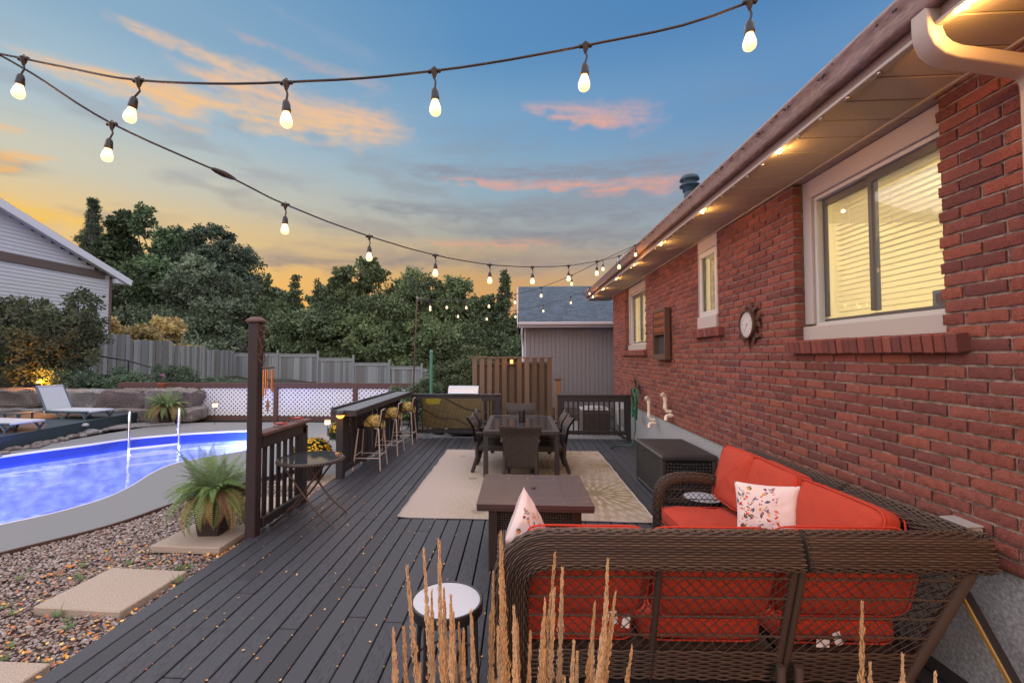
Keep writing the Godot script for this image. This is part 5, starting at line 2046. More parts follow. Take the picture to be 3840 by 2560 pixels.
# stands with its back towards +x
func bar_stool(label: String) -> Node3D:
	var t := thing("bar_stool", label, "bar stool", Vector3.ZERO, 0.0, "bar stools along the bar counter")
	var st := MB.new()
	st.box(Vector3(-0.02, 0.715, 0), Vector3(0.38, 0.018, 0.34), Basis(Vector3.BACK, 0.03), 0.008)
	part(t, "seat", st, M.black_plastic)
	var legs := [[-0.17, -0.15, -0.235, -0.235], [-0.17, 0.15, -0.235, 0.235]]
	for q in legs:
		var m := MB.new()
		m.tube([Vector3(q[0], 0.70, q[1]), Vector3(q[2], 0.0, q[3])], 0.0135, 8)
		part(t, "leg", m, M.beige_metal)
	for s in [-1.0, 1.0]:
		var m := MB.new()
		m.tube([Vector3(0.235, 0.0, 0.235 * s), Vector3(0.185, 0.62, 0.165 * s), Vector3(0.178, 0.68, 0.158 * s), Vector3(0.155, 0.70, 0.15 * s), Vector3(0.10, 0.702, 0.148 * s)], 0.0135, 8)
		part(t, "leg", m, M.beige_metal)
		var b := MB.new()
		b.tube([Vector3(0.15, 0.70, 0.115 * s), Vector3(0.185, 0.78, 0.115 * s), Vector3(0.21, 0.92, 0.115 * s), Vector3(0.215, 1.0, 0.11 * s)], 0.011, 8)
		part(t, "back_rod", b, M.beige_metal)
	var hh := 0.24
	var ring := [[Vector3(-0.215, hh, -0.21), Vector3(-0.215, hh, 0.21)], [Vector3(0.21, hh, -0.21), Vector3(0.21, hh, 0.21)], [Vector3(-0.215, hh - 0.035, 0.212), Vector3(0.215, hh - 0.035, 0.212)], [Vector3(-0.215, hh - 0.035, -0.212), Vector3(0.215, hh - 0.035, -0.212)]]
	for q in ring:
		var m := MB.new()
		m.tube([q[0], q[1]], 0.010, 8)
		part(t, "foot_rail", m, M.beige_metal)
	var tr := MB.new()
	tr.tube([Vector3(0.215, 1.0, -0.11), Vector3(0.225, 1.012, 0), Vector3(0.215, 1.0, 0.11)], 0.010, 8)
	part(t, "back_rod", tr, M.beige_metal)
	var bk := MB.new()
	bk.box(Vector3(0.212, 0.885, 0), Vector3(0.014, 0.22, 0.235), Basis(Vector3.BACK, -0.14), 0.005)
	part(t, "backrest", bk, M.black_plastic)
	# cushion folded over the back of the seat, with its ties
	var rows := []
	for i in 15:
		var row := []
		var a := TAU * i / 14
		for j in 11:
			var w := j / 10.0 * 2.0 - 1.0
			var q := pow(maxf(0.0, 1.0 - w * w), 0.4)
			row.append(Vector3(0.05 + cos(a) * (0.155 + 0.02 * noise.get_noise_2d(w * 3.0, a)) * q + 0.05 * w, 0.80 + w * 0.125 + 0.01 * sin(a * 3.0), 0.06 + sin(a) * 0.05 * q))
		rows.append(row)
	var cm := MB.new()
	cm.grid(rows, true, false, true)
	if not M.has("gold_cloth"):
		printed("gold_cloth", gold_print(), 0.85)
	part(t, "cushion", cm, M.gold_cloth)
	var ti := MB.new()
	for s in [-1.0, 1.0]:
		var pts := []
		for k in 11:
			var a := PI * k / 10
			pts.append(Vector3(0.20 + 0.01 * sin(a * 2), 0.80 - 0.13 * sin(a), 0.115 * s * cos(a * 0.5) - 0.02))
		ti.tube(pts, 0.016, 6, true, 0.5)
	part(t, "tie", ti, M.gold_cloth)
	return t

func bistro() -> void:
	var t := thing("bistro_table", "round folding bistro table with a glass top and crossed bronze legs", "table", Vector3(-2.47, 0, -5.25), 0.0)
	var gl := MB.new()
	gl.lathe([Vector2(0, 0.728), Vector2(0.352, 0.728), Vector2(0.354, 0.735), Vector2(0, 0.736)], 48)
	part(t, "glass_top", gl, M.glass_top)
	var rim := MB.new()
	rim.lathe([Vector2(0.35, 0.70), Vector2(0.372, 0.702), Vector2(0.376, 0.728), Vector2(0.368, 0.738), Vector2(0.352, 0.738)], 48)
	for k in 76:
		var a := TAU * k / 76
		rim.ball(Vector3(cos(a) * 0.376, 0.712, sin(a) * 0.376), Vector3(0.013, 0.013, 0.013), 6, 4)
	part(t, "rim", rim, M.bronze)
	var ax := Vector3(0.98, 0, -0.05).normalized()
	var az := Vector3(0.05, 0, 0.98).normalized()
	for s in [-1.0, 1.0]:
		for d in [-1.0, 1.0]:
			var pts := []
			for k in 10:
				var q := k / 9.0
				var e: float = lerpf(-0.23, 0.27, q) * d
				var bend: float = 0.09 * pow(maxf(0.0, q - 0.62) / 0.38, 1.6) * d
				pts.append(az * (0.215 + 0.02 * d) * s + ax * (e + bend) + Vector3.UP * lerpf(0.70, 0.012, q))
			var m := MB.new()
			m.tube(pts, 0.0125, 8)
			part(t, "leg", m, M.bronze)
	for d in [-1.0, 1.0]:
		var m := MB.new()
		m.tube([az * -0.24 + ax * 0.20 * d + Vector3.UP * 0.14, az * 0.24 + ax * 0.20 * d + Vector3.UP * 0.14], 0.009, 6)
		m.tube([az * -0.24 + ax * 0.165 * d + Vector3.UP * 0.2, az * 0.24 + ax * 0.165 * d + Vector3.UP * 0.2], 0.007, 6)
		part(t, "stretcher", m, M.bronze)

func storage_box() -> void:
	var t := thing("storage_box", "large black woven resin storage box against the house foundation", "box", Vector3(2.22, 0, -6.66), 0.015)
	var b := MB.new()
	b.box(Vector3(0, 0.30, 0), Vector3(0.70, 0.56, 1.20), Basis(), 0.03)
	part(t, "body", b, M.box_tex)
	for s in [[-1, -1], [1, -1], [-1, 1], [1, 1]]:
		var c := MB.new()
		c.box(Vector3(0.325 * s[0], 0.30, 0.575 * s[1]), Vector3(0.075, 0.565, 0.075), Basis(), 0.02)
		part(t, "corner", c, M.box_plain)
	var ba := MB.new()
	ba.box(Vector3(0, 0.035, 0), Vector3(0.72, 0.05, 1.22), Basis(), 0.012)
	part(t, "base", ba, M.box_plain)
	var l := MB.new()
	l.box(Vector3(0, 0.60, 0), Vector3(0.745, 0.075, 1.25), Basis(), 0.022)
	var lid := part(t, "lid", l, M.box_plain)
	var lt := MB.new()
	lt.box(Vector3(0.01, 0.637, 0), Vector3(0.64, 0.012, 1.13), Basis(), 0.005)
	part(lid, "lid_panel", lt, M.box_tex)
	var hd := MB.new()
	hd.box(Vector3(0.02, 0.52, 0.604), Vector3(0.22, 0.03, 0.02), Basis(), 0.008)
	hd.box(Vector3(-0.355, 0.545, -0.25), Vector3(0.015, 0.03, 0.14), Basis(), 0.005)
	part(t, "handle", hd, M.box_plain)

var sofa_at := Vector3(2.57, 0, -2.54)
var sofa_turn := 0.037
const LEAN := 0.28

# woven surface: surf(u, v) gives [point, normal]; strands run along u, one per v, over and under nu stakes
func weave(ms: Array, surf: Callable, nu: int, nv: int, closed: bool, rad: float, amp: float, flat := 1.0) -> void:
	for j in nv:
		var w := float(j) / (nv if closed else maxi(1, nv - 1))
		var pts := []
		var ph := float(j % 2) * PI
		for i in nu * 2 + 1:
			var u := float(i) / (nu * 2)
			var q: Array = surf.call(u, w)
			var off := amp * cos(i * PI * 0.5 * 2.0 * 0.5 + ph) + rf(-0.0008, 0.0008)
			pts.append(q[0] + q[1] * off)
		var m: MB = ms[rng.randi_range(0, ms.size() - 1)]
		m.tube(pts, rad, 5, false, flat)

# surface of a band of rectangular rounded section that follows a path; out: direction its face looks
func band_surf(path: Array, out: Vector3, hw: float, ht: float) -> Callable:
	var cum := [0.0]
	for i in range(1, path.size()):
		cum.append(cum[-1] + path[i].distance_to(path[i - 1]))
	var total: float = cum[-1]
	return func(u: float, w: float) -> Array:
		var s := u * total
		var k := 0
		while k < path.size() - 2 and cum[k + 1] < s:
			k += 1
		var t: float = (s - cum[k]) / maxf(1e-6, cum[k + 1] - cum[k])
		var p: Vector3 = path[k].lerp(path[k + 1], t)
		var t0: Vector3 = (path[k + 1] - path[k]).normalized()
		var tp: Vector3 = t0
		if k > 0:
			tp = (path[k] - path[k - 1]).normalized()
		var tn: Vector3 = t0
		if k < path.size() - 2:
			tn = (path[k + 2] - path[k + 1]).normalized()
		var tt := ((t0 + tp).normalized()).lerp((t0 + tn).normalized(), t).normalized()
		var side := tt.cross(out).normalized()
		var nn := side.cross(tt).normalized()
		var rr := minf(hw, ht) * 0.75
		var sa := 2.0 * (hw - rr)
		var sb := 2.0 * (ht - rr)
		var arc := PI * 0.5 * rr
		var len := 2.0 * (sa + sb) + 4.0 * arc
		var x := fposmod(w, 1.0) * len
		var seg := [[sa, Vector2(1, 0)], [arc, Vector2.ZERO], [sb, Vector2(0, -1)], [arc, Vector2.ZERO], [sa, Vector2(-1, 0)], [arc, Vector2.ZERO], [sb, Vector2(0, 1)], [arc, Vector2.ZERO]]
		var pos := Vector2(-(hw - rr), ht)
		var no := Vector2(0, 1)
		for e in seg:
			var l: float = e[0]
			var y: float = minf(x, l)
			if e[1] != Vector2.ZERO:
				pos += e[1] * y
			else:
				var cen := pos - no * rr
				no = no.rotated(-y / rr)
				pos = cen + no * rr
			x -= l
			if x <= 0.0:
				break
		return [p + side * pos.x + nn * pos.y, (side * no.x + nn * no.y).normalized()]

func band(parent: Node3D, called: String, path: Array, out: Vector3, hw: float, ht: float, pitch := 0.046, strand := 0.0125) -> void:
	var total := 0.0
	for i in range(1, path.size()):
		total += path[i].distance_to(path[i - 1])
	var sf := band_surf(path, out, hw, ht)
	var core := MB.new()
	var rows := []
	var nu := maxi(8, int(total / 0.05))
	for i in nu + 1:
		var row := []
		for j in 28:
			var q: Array = sf.call(float(i) / nu, j / 28.0)
			row.append(q[0] - q[1] * 0.008)
		rows.append(row)
	core.grid(rows, false, true, true)
	for e in [0, nu]:
		var cc := Vector3.ZERO
		for q in rows[e]:
			cc += q / 28.0
		for j in 28:
			core.tri(cc, rows[e][j], rows[e][(j + 1) % 28])
	var o := part(parent, called, core, M.wicker_back)
	var ms := [MB.new(), MB.new(), MB.new()]
	var per := 2.0 * (hw + ht) * 2.0 * 0.90
	weave(ms, sf, maxi(3, int(total / pitch)), int(per / strand), true, 0.0054, 0.0070)
	var nm := ["wicker", "wicker_b", "wicker_c"]
	for i in 3:
		var q := part(o, "strands", ms[i], M[nm[i]])
		q.set_meta("kind", "stuff")

# flat woven panel between four corners (a b along the bottom, d c along the top)
func skirt(parent: Node3D, called: String, a: Vector3, b: Vector3, c: Vector3, d: Vector3) -> void:
	var nn := (b - a).cross(d - a).normalized()
	var bk := MB.new()
	bk.quad(a - nn * 0.01, b - nn * 0.01, c - nn * 0.01, d - nn * 0.01)
	var o := part(parent, called, bk, M.wicker_back)
	var sf := func(u: float, w: float) -> Array:
		return [a.lerp(b, u).lerp(d.lerp(c, u), w), nn]
	var ms := [MB.new(), MB.new()]
	weave(ms, sf, int(a.distance_to(b) / 0.06), int(a.distance_to(d) / 0.0145), false, 0.0062, 0.006)
	for i in 2:
		var q := part(o, "strands", ms[i], M[["wicker", "wicker_b"][i]])
		q.set_meta("kind", "stuff")

# open lattice of thin strands with twisted cross wires
func open_work(parent: Node3D, a: Vector3, b: Vector3, c: Vector3, d: Vector3, nx: int, wires: int) -> void:
	var m := MB.new()
	var at := func(u: float, w: float) -> Vector3:
		return a.lerp(b, u).lerp(d.lerp(c, u), w)
	var slope: float = 0.9
	var hgt := a.distance_to(d)
	var wid := a.distance_to(b)
	var du := hgt * slope / wid
	for s in [1.0, -1.0]:
		for i in range(-nx, nx * 2):
			var u0 := float(i) / nx + rf(-0.006, 0.006)
			var u1: float = u0 + du * s
			var t0 := 0.0
			var t1 := 1.0
			var ta := (0.0 - u0) / (u1 - u0)
			var tb := (1.0 - u0) / (u1 - u0)
			t0 = maxf(t0, minf(ta, tb))
			t1 = minf(t1, maxf(ta, tb))
			if t1 - t0 < 0.03:
				continue
			var pts := []
			for k in 5:
				var t := lerpf(t0, t1, k / 4.0)
				pts.append(at.call(lerpf(u0, u1, t), t) + Vector3(0, 0, 0.002 * s))
			m.tube(pts, 0.0027, 5, false)
	var o := part(parent, "open_lattice", m, M.wicker_b)
	o.set_meta("kind", "stuff")
	var tw := MB.new()
	for k in wires:
		var w := (k + 1.0) / (wires + 0.6)
		for s in [0.0, PI]:
			var pts := []
			var n := int(wid / 0.012)
			for i in n + 1:
				var u := float(i) / n
				var p: Vector3 = at.call(u, w)
				var an: float = u * wid * 100.0 + s
				pts.append(p + Vector3(0, 0.004 * cos(an) + 0.006 * noise.get_noise_2d(u * 4.0, k * 7.0), 0.005 * sin(an)))
			tw.tube(pts, 0.0036, 4, false)
	var q := part(parent, "twisted_wire", tw, M.wicker_c)
	q.set_meta("kind", "stuff")

func arc_path(pts: Array) -> Array:
	# densify a polyline with rounded corners (Catmull through given points)
	var o := []
	for i in pts.size() - 1:
		var p0: Vector3 = pts[maxi(i - 1, 0)]
		var p1: Vector3 = pts[i]
		var p2: Vector3 = pts[i + 1]
		var p3: Vector3 = pts[mini(i + 2, pts.size() - 1)]
		for k in 6:
			o.append(p1.cubic_interpolate(p2, p0, p3, k / 6.0))
	o.append(pts[-1])
	return o

func module(called: String, label: String, base: Vector3) -> Node3D:
	var b := Basis(Vector3.UP, sofa_turn)
	return thing(called, label, "sofa section", sofa_at + b * base, sofa_turn, "sections of the wicker corner sofa")

func super_cushion(size: Vector3, e1: float, e2: float, wr: float, sd: float, nu := 84, nv := 30) -> MB:
	var m := MB.new()
	var rows := []
	for j in nv + 1:
		var ph := lerpf(-PI / 2, PI / 2, float(j) / nv)
		var row := []
		for i in nu:
			var th := TAU * i / nu
			var cp := pow(absf(cos(ph)), e1)
			var x := signf(cos(th)) * pow(absf(cos(th)), e2) * cp
			var y := signf(sin(th)) * pow(absf(sin(th)), e2) * cp
			var z := signf(sin(ph)) * pow(absf(sin(ph)), e1 * 1.1)
			var puff := 1.0 + 0.25 * (1.0 - x * x) * (1.0 - y * y)
			var p := Vector3(x * size.x * 0.5, y * size.y * 0.5, z * size.z * 0.5 * puff)
			var rdg := noise.get_noise_3d(p.x * 2.2 + sd, p.y * 2.2, p.z * 3.0 + sd)
			var fold := absf(noise.get_noise_3d(p.x * 5.0 + sd * 3.0, p.y * 3.0, sd)) * (absf(x) * 0.6 + absf(y) * 0.5)
			var k := 1.0 + wr * rdg - wr * 0.9 * fold
			row.append(Vector3(p.x * (1.0 + 0.02 * rdg), p.y * (1.0 + 0.02 * rdg), p.z * k))
		rows.append(row)
	m.grid(rows, false, true, true)
	return m

func seam(size: Vector3, e2: float, z: float, k: float, sd: float) -> MB:
	var m := MB.new()
	var pts := []
	for i in 65:
		var th := TAU * i / 64
		var x := signf(cos(th)) * pow(absf(cos(th)), e2) * k
		var y := signf(sin(th)) * pow(absf(sin(th)), e2) * k
		pts.append(Vector3(x * size.x * 0.5, y * size.y * 0.5, z + 0.006 * noise.get_noise_2d(th * 2.0, sd)))
	m.tube(pts, 0.006, 6, false)
	return m

func cushion(called: String, label: String, cat: String, at: Vector3, bas: Basis, size: Vector3, sd: float, group: String) -> Node3D:
	var b := Basis(Vector3.UP, sofa_turn)
	var t := thing(called, label, cat, sofa_at + b * at, 0.0, group)
	t.transform.basis = b * bas
	part(t, "cover", super_cushion(size, 0.42, 0.22, 0.30, sd), M.cushion)
	for s in [-1.0, 1.0]:
		part(t, "piping", seam(size, 0.22, s * size.z * 0.36, 0.985, sd + s), M.piping)
	return t

func build_sofa() -> void:
	var out_n := Vector3(0, LEAN, 1).normalized()
	var out_w := Vector3(1, LEAN, 0).normalized()
	var zl := func(y: float) -> float: return -(0.985 - y) * LEAN
	# --- near loveseat, its back to the viewer
	var base := Vector3(-1.86, 0, -0.55)
	var a := module("wicker_loveseat", "brown wicker loveseat section with its openwork back to the viewer", base)
	var np := []
	for q in [[-2.615, 0.06], [-2.615, 0.40], [-2.615, 0.62], [-2.60, 0.74], [-2.545, 0.83], [-2.46, 0.875], [-2.35, 0.885], [-1.9, 0.885], [-1.40, 0.885], [-1.045, 0.885]]:
		np.append(Vector3(q[0], q[1], zl.call(q[1]) - 0.05) - base)
	band(a, "back_band", arc_path(np), out_n, 0.098, 0.048)
	var P := func(x: float, y: float, dz: float) -> Vector3: return Vector3(x, y, zl.call(y) + dz) - base
	open_work(a, P.call(-2.52, 0.22, -0.035), P.call(-1.80, 0.22, -0.035), P.call(-1.80, 0.79, -0.035), P.call(-2.52, 0.79, -0.035), 11, 4)
	open_work(a, P.call(-1.78, 0.22, -0.035), P.call(-1.06, 0.22, -0.035), P.call(-1.06, 0.79, -0.035), P.call(-1.78, 0.79, -0.035), 11, 4)
	for x in [-1.79, -1.055]:
		var m := MB.new()
		m.tube([P.call(x, 0.05, -0.04), P.call(x, 0.80, -0.04)], 0.021, 8)
		part(a, "stile", m, M.wicker if x > -1.5 else M.wicker_b)
	skirt(a, "back_skirt", P.call(-2.60, 0.05, -0.03) , P.call(-1.05, 0.05, -0.03), P.call(-1.05, 0.235, -0.03), P.call(-2.60, 0.235, -0.03))
	var ap := []
	for q in [[-0.97, 0.06], [-0.97, 0.40], [-0.93, 0.55], [-0.83, 0.63], [-0.6, 0.645], [-0.35, 0.63], [-0.14, 0.62]]:
		ap.append(Vector3(-2.64, q[1], q[0]) - base)
	band(a, "arm", arc_path(ap), Vector3.LEFT, 0.05, 0.045, 0.034, 0.014)
	skirt(a, "side_skirt", Vector3(-2.64, 0.07, -0.95) - base, Vector3(-2.64, 0.07, -0.15) - base, Vector3(-2.64, 0.22, -0.15) - base, Vector3(-2.64, 0.22, -0.95) - base)
	skirt(a, "front_skirt", Vector3(-1.05, 0.07, -0.97) - base, Vector3(-2.60, 0.07, -0.97) - base, Vector3(-2.60, 0.22, -0.97) - base, Vector3(-1.05, 0.22, -0.97) - base)
	var sd := MB.new()
	sd.box(Vector3(-1.82, 0.20, -0.64) - base, Vector3(1.54, 0.02, 0.64))
	part(a, "seat_frame", sd, M.wicker_back)
	for q in [[-2.58, -0.2], [-2.58, -0.93], [-1.08, -0.2], [-1.08, -0.93]]:
		var m := MB.new()
		m.tube([Vector3(q[0], 0, q[1]) - base, Vector3(q[0], 0.19, q[1]) - base], 0.024, 8)
		part(a, "leg", m, M.wicker_back)
	# --- corner section
	base = Vector3(-0.52, 0, -0.52)
	var cm := module("wicker_corner", "brown wicker corner section of the sofa, its pointed corner nearest the wall", base)
	var W := func(z: float, y: float, dx: float) -> Vector3: return Vector3(zl.call(y) + dx, y, z) - base
	var P2 := func(x: float, y: float, dz: float) -> Vector3: return Vector3(x, y, zl.call(y) + dz) - base
	band(cm, "back_band", [P2.call(-1.015, 0.885, -0.05), P2.call(-0.7, 0.885, -0.05), P2.call(-0.35, 0.885, -0.05), P2.call(-0.045, 0.885, -0.05)], out_n, 0.098, 0.048)
	band(cm, "side_band", [W.call(-0.045, 0.885, -0.05), W.call(-0.35, 0.885, -0.05), W.call(-0.7, 0.885, -0.05), W.call(-0.97, 0.885, -0.05)], out_w, 0.098, 0.048)
	open_work(cm, P2.call(-1.0, 0.22, -0.035), P2.call(-0.26, 0.22, -0.035), P2.call(-0.07, 0.79, -0.035), P2.call(-1.0, 0.79, -0.035), 12, 4)
	open_work(cm, W.call(-0.26, 0.22, -0.035), W.call(-0.95, 0.22, -0.035), W.call(-0.95, 0.79, -0.035), W.call(-0.07, 0.79, -0.035), 12, 4)
	var cp := MB.new()
	cp.tube([Vector3(zl.call(0.02) - 0.04, 0.02, zl.call(0.02) - 0.04) - base, Vector3(zl.call(0.4) - 0.04, 0.4, zl.call(0.4) - 0.04) - base, Vector3(zl.call(0.9) - 0.045, 0.9, zl.call(0.9) - 0.045) - base], 0.032, 10)
	part(cm, "corner_post", cp, M.wicker)
	var st := MB.new()
	st.tube([P2.call(-1.01, 0.05, -0.04), P2.call(-1.01, 0.80, -0.04)], 0.021, 8)
	part(cm, "stile", st, M.wicker)
	skirt(cm, "back_skirt", P2.call(-1.02, 0.05, -0.03), P2.call(-0.30, 0.05, -0.03), P2.call(-0.25, 0.235, -0.03), P2.call(-1.02, 0.235, -0.03))
	skirt(cm, "side_skirt", W.call(-0.30, 0.05, -0.03), W.call(-0.97, 0.05, -0.03), W.call(-0.97, 0.235, -0.03), W.call(-0.25, 0.235, -0.03))
	var sf := MB.new()
	sf.box(Vector3(-0.66, 0.20, -0.64) - base, Vector3(0.70, 0.02, 0.64))
	part(cm, "seat_frame", sf, M.wicker_back)
	for q in [[-0.98, -0.2], [-0.98, -0.93], [-0.22, -0.93]]:
		var m := MB.new()
		m.tube([Vector3(q[0], 0, q[1]) - base, Vector3(q[0], 0.19, q[1]) - base], 0.024, 8)
		part(cm, "leg", m, M.wicker_back)
	# --- loveseat along the wall
	base = Vector3(-0.55, 0, -1.72)
	var w := module("wicker_loveseat", "brown wicker loveseat section along the brick wall, its curved arm at the far end", base)
	var W2 := func(z: float, y: float, dx: float) -> Vector3: return Vector3(zl.call(y) + dx, y, z) - base
	var wp := []
	for q in [[-1.0, 0.885], [-1.5, 0.885], [-2.0, 0.885], [-2.22, 0.88], [-2.34, 0.86], [-2.42, 0.79], [-2.45, 0.68], [-2.45, 0.40], [-2.45, 0.06]]:
		wp.append(W2.call(q[0], q[1], -0.05))
	band(w, "back_band", arc_path(wp), out_w, 0.098, 0.048)
	open_work(w, W2.call(-1.0, 0.22, -0.035), W2.call(-2.36, 0.22, -0.035), W2.call(-2.36, 0.79, -0.035), W2.call(-1.0, 0.79, -0.035), 18, 4)
	ap = []
	for q in [[-1.0, 0.04], [-1.0, 0.40], [-0.985, 0.52], [-0.93, 0.60], [-0.83, 0.645], [-0.68, 0.655], [-0.5, 0.64], [-0.3, 0.60], [-0.16, 0.58]]:
		ap.append(Vector3(q[0], q[1], -2.42) - base)
	band(w, "arm", arc_path(ap), Vector3.BACK, 0.048, 0.045, 0.034, 0.014)
	open_work(w, Vector3(-0.95, 0.32, -2.42) - base, Vector3(-0.2, 0.32, -2.42) - base, Vector3(-0.2, 0.57, -2.42) - base, Vector3(-0.93, 0.60, -2.42) - base, 13, 2)
	skirt(w, "side_skirt", Vector3(-0.18, 0.07, -2.44) - base, Vector3(-0.99, 0.07, -2.44) - base, Vector3(-0.99, 0.22, -2.44) - base, Vector3(-0.18, 0.22, -2.44) - base)
	skirt(w, "front_skirt", Vector3(-1.0, 0.07, -2.40) - base, Vector3(-1.0, 0.07, -1.0) - base, Vector3(-1.0, 0.22, -1.0) - base, Vector3(-1.0, 0.22, -2.40) - base)
	var s2 := MB.new()
	s2.box(Vector3(-0.66, 0.20, -1.7) - base, Vector3(0.64, 0.02, 1.4))
	part(w, "seat_frame", s2, M.wicker_back)
	for q in [[-0.96, -1.05], [-0.96, -2.4], [-0.2, -2.4], [-0.2, -1.05]]:
		var m := MB.new()
		m.tube([Vector3(q[0], 0, q[1]) - base, Vector3(q[0], 0.19, q[1]) - base], 0.024, 8)
		part(w, "leg", m, M.wicker_back)
	# --- seat cushions (lying), back cushions (leaning)
	var lie := Basis(Vector3.RIGHT, -PI / 2)
	var gs := "red seat cushions of the corner sofa"
	var gbk := "red back cushions of the corner sofa"
	cushion("seat_cushion", "red seat cushion at the left end of the near loveseat, under the printed pillow", "cushion", Vector3(-2.22, 0.305, -0.66), lie, Vector3(0.72, 0.66, 0.17), 1.0, gs)
	cushion("seat_cushion", "red seat cushion in the near loveseat, next to the corner section", "cushion", Vector3(-1.46, 0.305, -0.66), lie, Vector3(0.74, 0.66, 0.17), 2.0, gs)
	cushion("seat_cushion", "red seat cushion of the corner section", "cushion", Vector3(-0.66, 0.305, -0.67), lie, Vector3(0.72, 0.70, 0.17), 3.0, gs)
	cushion("seat_cushion", "red seat cushion along the wall, next to the corner section", "cushion", Vector3(-0.66, 0.305, -1.39), lie, Vector3(0.72, 0.68, 0.17), 4.0, gs)
	cushion("seat_cushion", "red seat cushion beside the curved arm at the far end of the sofa", "cushion", Vector3(-0.66, 0.305, -2.04), lie, Vector3(0.72, 0.60, 0.17), 5.0, gs)
	var lean_n := Basis(Vector3.RIGHT, 0.27)
	var lean_w := Basis(Vector3.UP, PI / 2) * Basis(Vector3.RIGHT, 0.27)
	cushion("back_cushion", "red back cushion in the near loveseat, farthest left, seen through the openwork", "cushion", Vector3(-2.16, 0.67, -0.30), lean_n, Vector3(0.72, 0.52, 0.17), 6.0, gbk)
	cushion("back_cushion", "red back cushion in the near loveseat, next to the corner section", "cushion", Vector3(-1.42, 0.665, -0.30), lean_n, Vector3(0.72, 0.52, 0.17), 7.0, gbk)
	cushion("back_cushion", "red back cushion of the corner section, its back to the viewer", "cushion", Vector3(-0.66, 0.67, -0.31), lean_n, Vector3(0.80, 0.52, 0.17), 8.0, gbk)
	cushion("back_cushion", "long red back cushion of the corner section against the wall", "cushion", Vector3(-0.27, 0.70, -0.86), lean_w, Vector3(0.86, 0.54, 0.18), 9.0, gbk)
	cushion("back_cushion", "red back cushion along the wall behind the printed pillow", "cushion", Vector3(-0.30, 0.72, -1.56), lean_w * Basis(Vector3.BACK, 0.03), Vector3(0.66, 0.56, 0.18), 10.0, gbk)
	cushion("back_cushion", "red back cushion at the far end of the sofa beside the curved arm", "cushion", Vector3(-0.31, 0.725, -2.13), lean_w, Vector3(0.58, 0.56, 0.18), 11.0, gbk)
	# white care tags hanging from the cushions
	for q in [[Vector3(-2.02, 0.44, -0.21), 0.15], [Vector3(-1.95, 0.425, -0.205), -0.1], [Vector3(-0.73, 0.32, -0.24), 0.35], [Vector3(-0.81, 0.29, -0.245), 1.45]]:
		var tg := MB.new()
		tg.box(Vector3.ZERO, Vector3(0.045, 0.085, 0.0025), Basis(Vector3.BACK, q[1]) * Basis(Vector3.RIGHT, 0.15), 0.001)
		var nm: String = "white care tag hanging behind the near loveseat cushion" if q[0].x < -1.5 else "white care tag hanging behind the corner section cushion"
		nm += ", upright" if absf(q[1]) < 0.2 and q[1] > 0 or q[1] == 0.35 else ", lying beside the first tag"
		single("care_tag", nm, "tag", tg, M.tag, sofa_at + Basis(Vector3.UP, sofa_turn) * q[0], sofa_turn, "care tags of the sofa cushions")
	# printed pillows
	var im := Image.create(256, 256, false, Image.FORMAT_RGB8)
	im.fill(Color(0.84, 0.78, 0.76))
	var r := RandomNumberGenerator.new()
	r.seed = 12
	var cols := [Color(0.72, 0.12, 0.10), Color(0.78, 0.25, 0.18), Color(0.30, 0.27, 0.38), Color(0.45, 0.42, 0.50), Color(0.28, 0.33, 0.22), Color(0.62, 0.10, 0.14), Color(0.80, 0.55, 0.18)]
	for i in 150:
		var c: Color = cols[r.randi_range(0, 6)]
		var p := Vector2(r.randf_range(8, 178), r.randf_range(8, 248))
		var an := r.randf() * PI
		var l := r.randf_range(4, 13)
		var wd := l * r.randf_range(0.25, 0.6)
		var lobes := r.randi_range(1, 3)
		for y in range(int(p.y) - 16, int(p.y) + 17):
			for x in range(int(p.x) - 16, int(p.x) + 17):
				if x < 0 or y < 0 or x > 255 or y > 255:
					continue
				var d := Vector2(x, y) - p
				var u := d.rotated(an)
				var k := u.x / l
				if absf(k) < 1.0 and absf(u.y) < wd * (1.0 - k * k) * (0.55 + 0.45 * absf(cos(k * PI * lobes * 0.5))):
					if int(u.x + 40.0) % 4 != 0 or lobes != 2:
						im.set_pixel(x, y, c)
	var pm := printed("pillow_print", im, 0.95)
	pm.heightmap_enabled = true
	pm.heightmap_texture = T.fine
	pm.heightmap_scale = 0.06
	pillow("throw_pillow", "white pillow printed with small red and grey figures, leaning on the wall side cushions", Vector3(2.02, 0.66, -3.82), Vector3(-0.62, 0.30, 0.72), 0.10, 0.48)
	pillow("throw_pillow", "white printed pillow standing on its corner at the left end of the near loveseat", Vector3(0.06, 0.70, -3.16), Vector3(0.88, 0.20, 0.42), 0.55, 0.46)

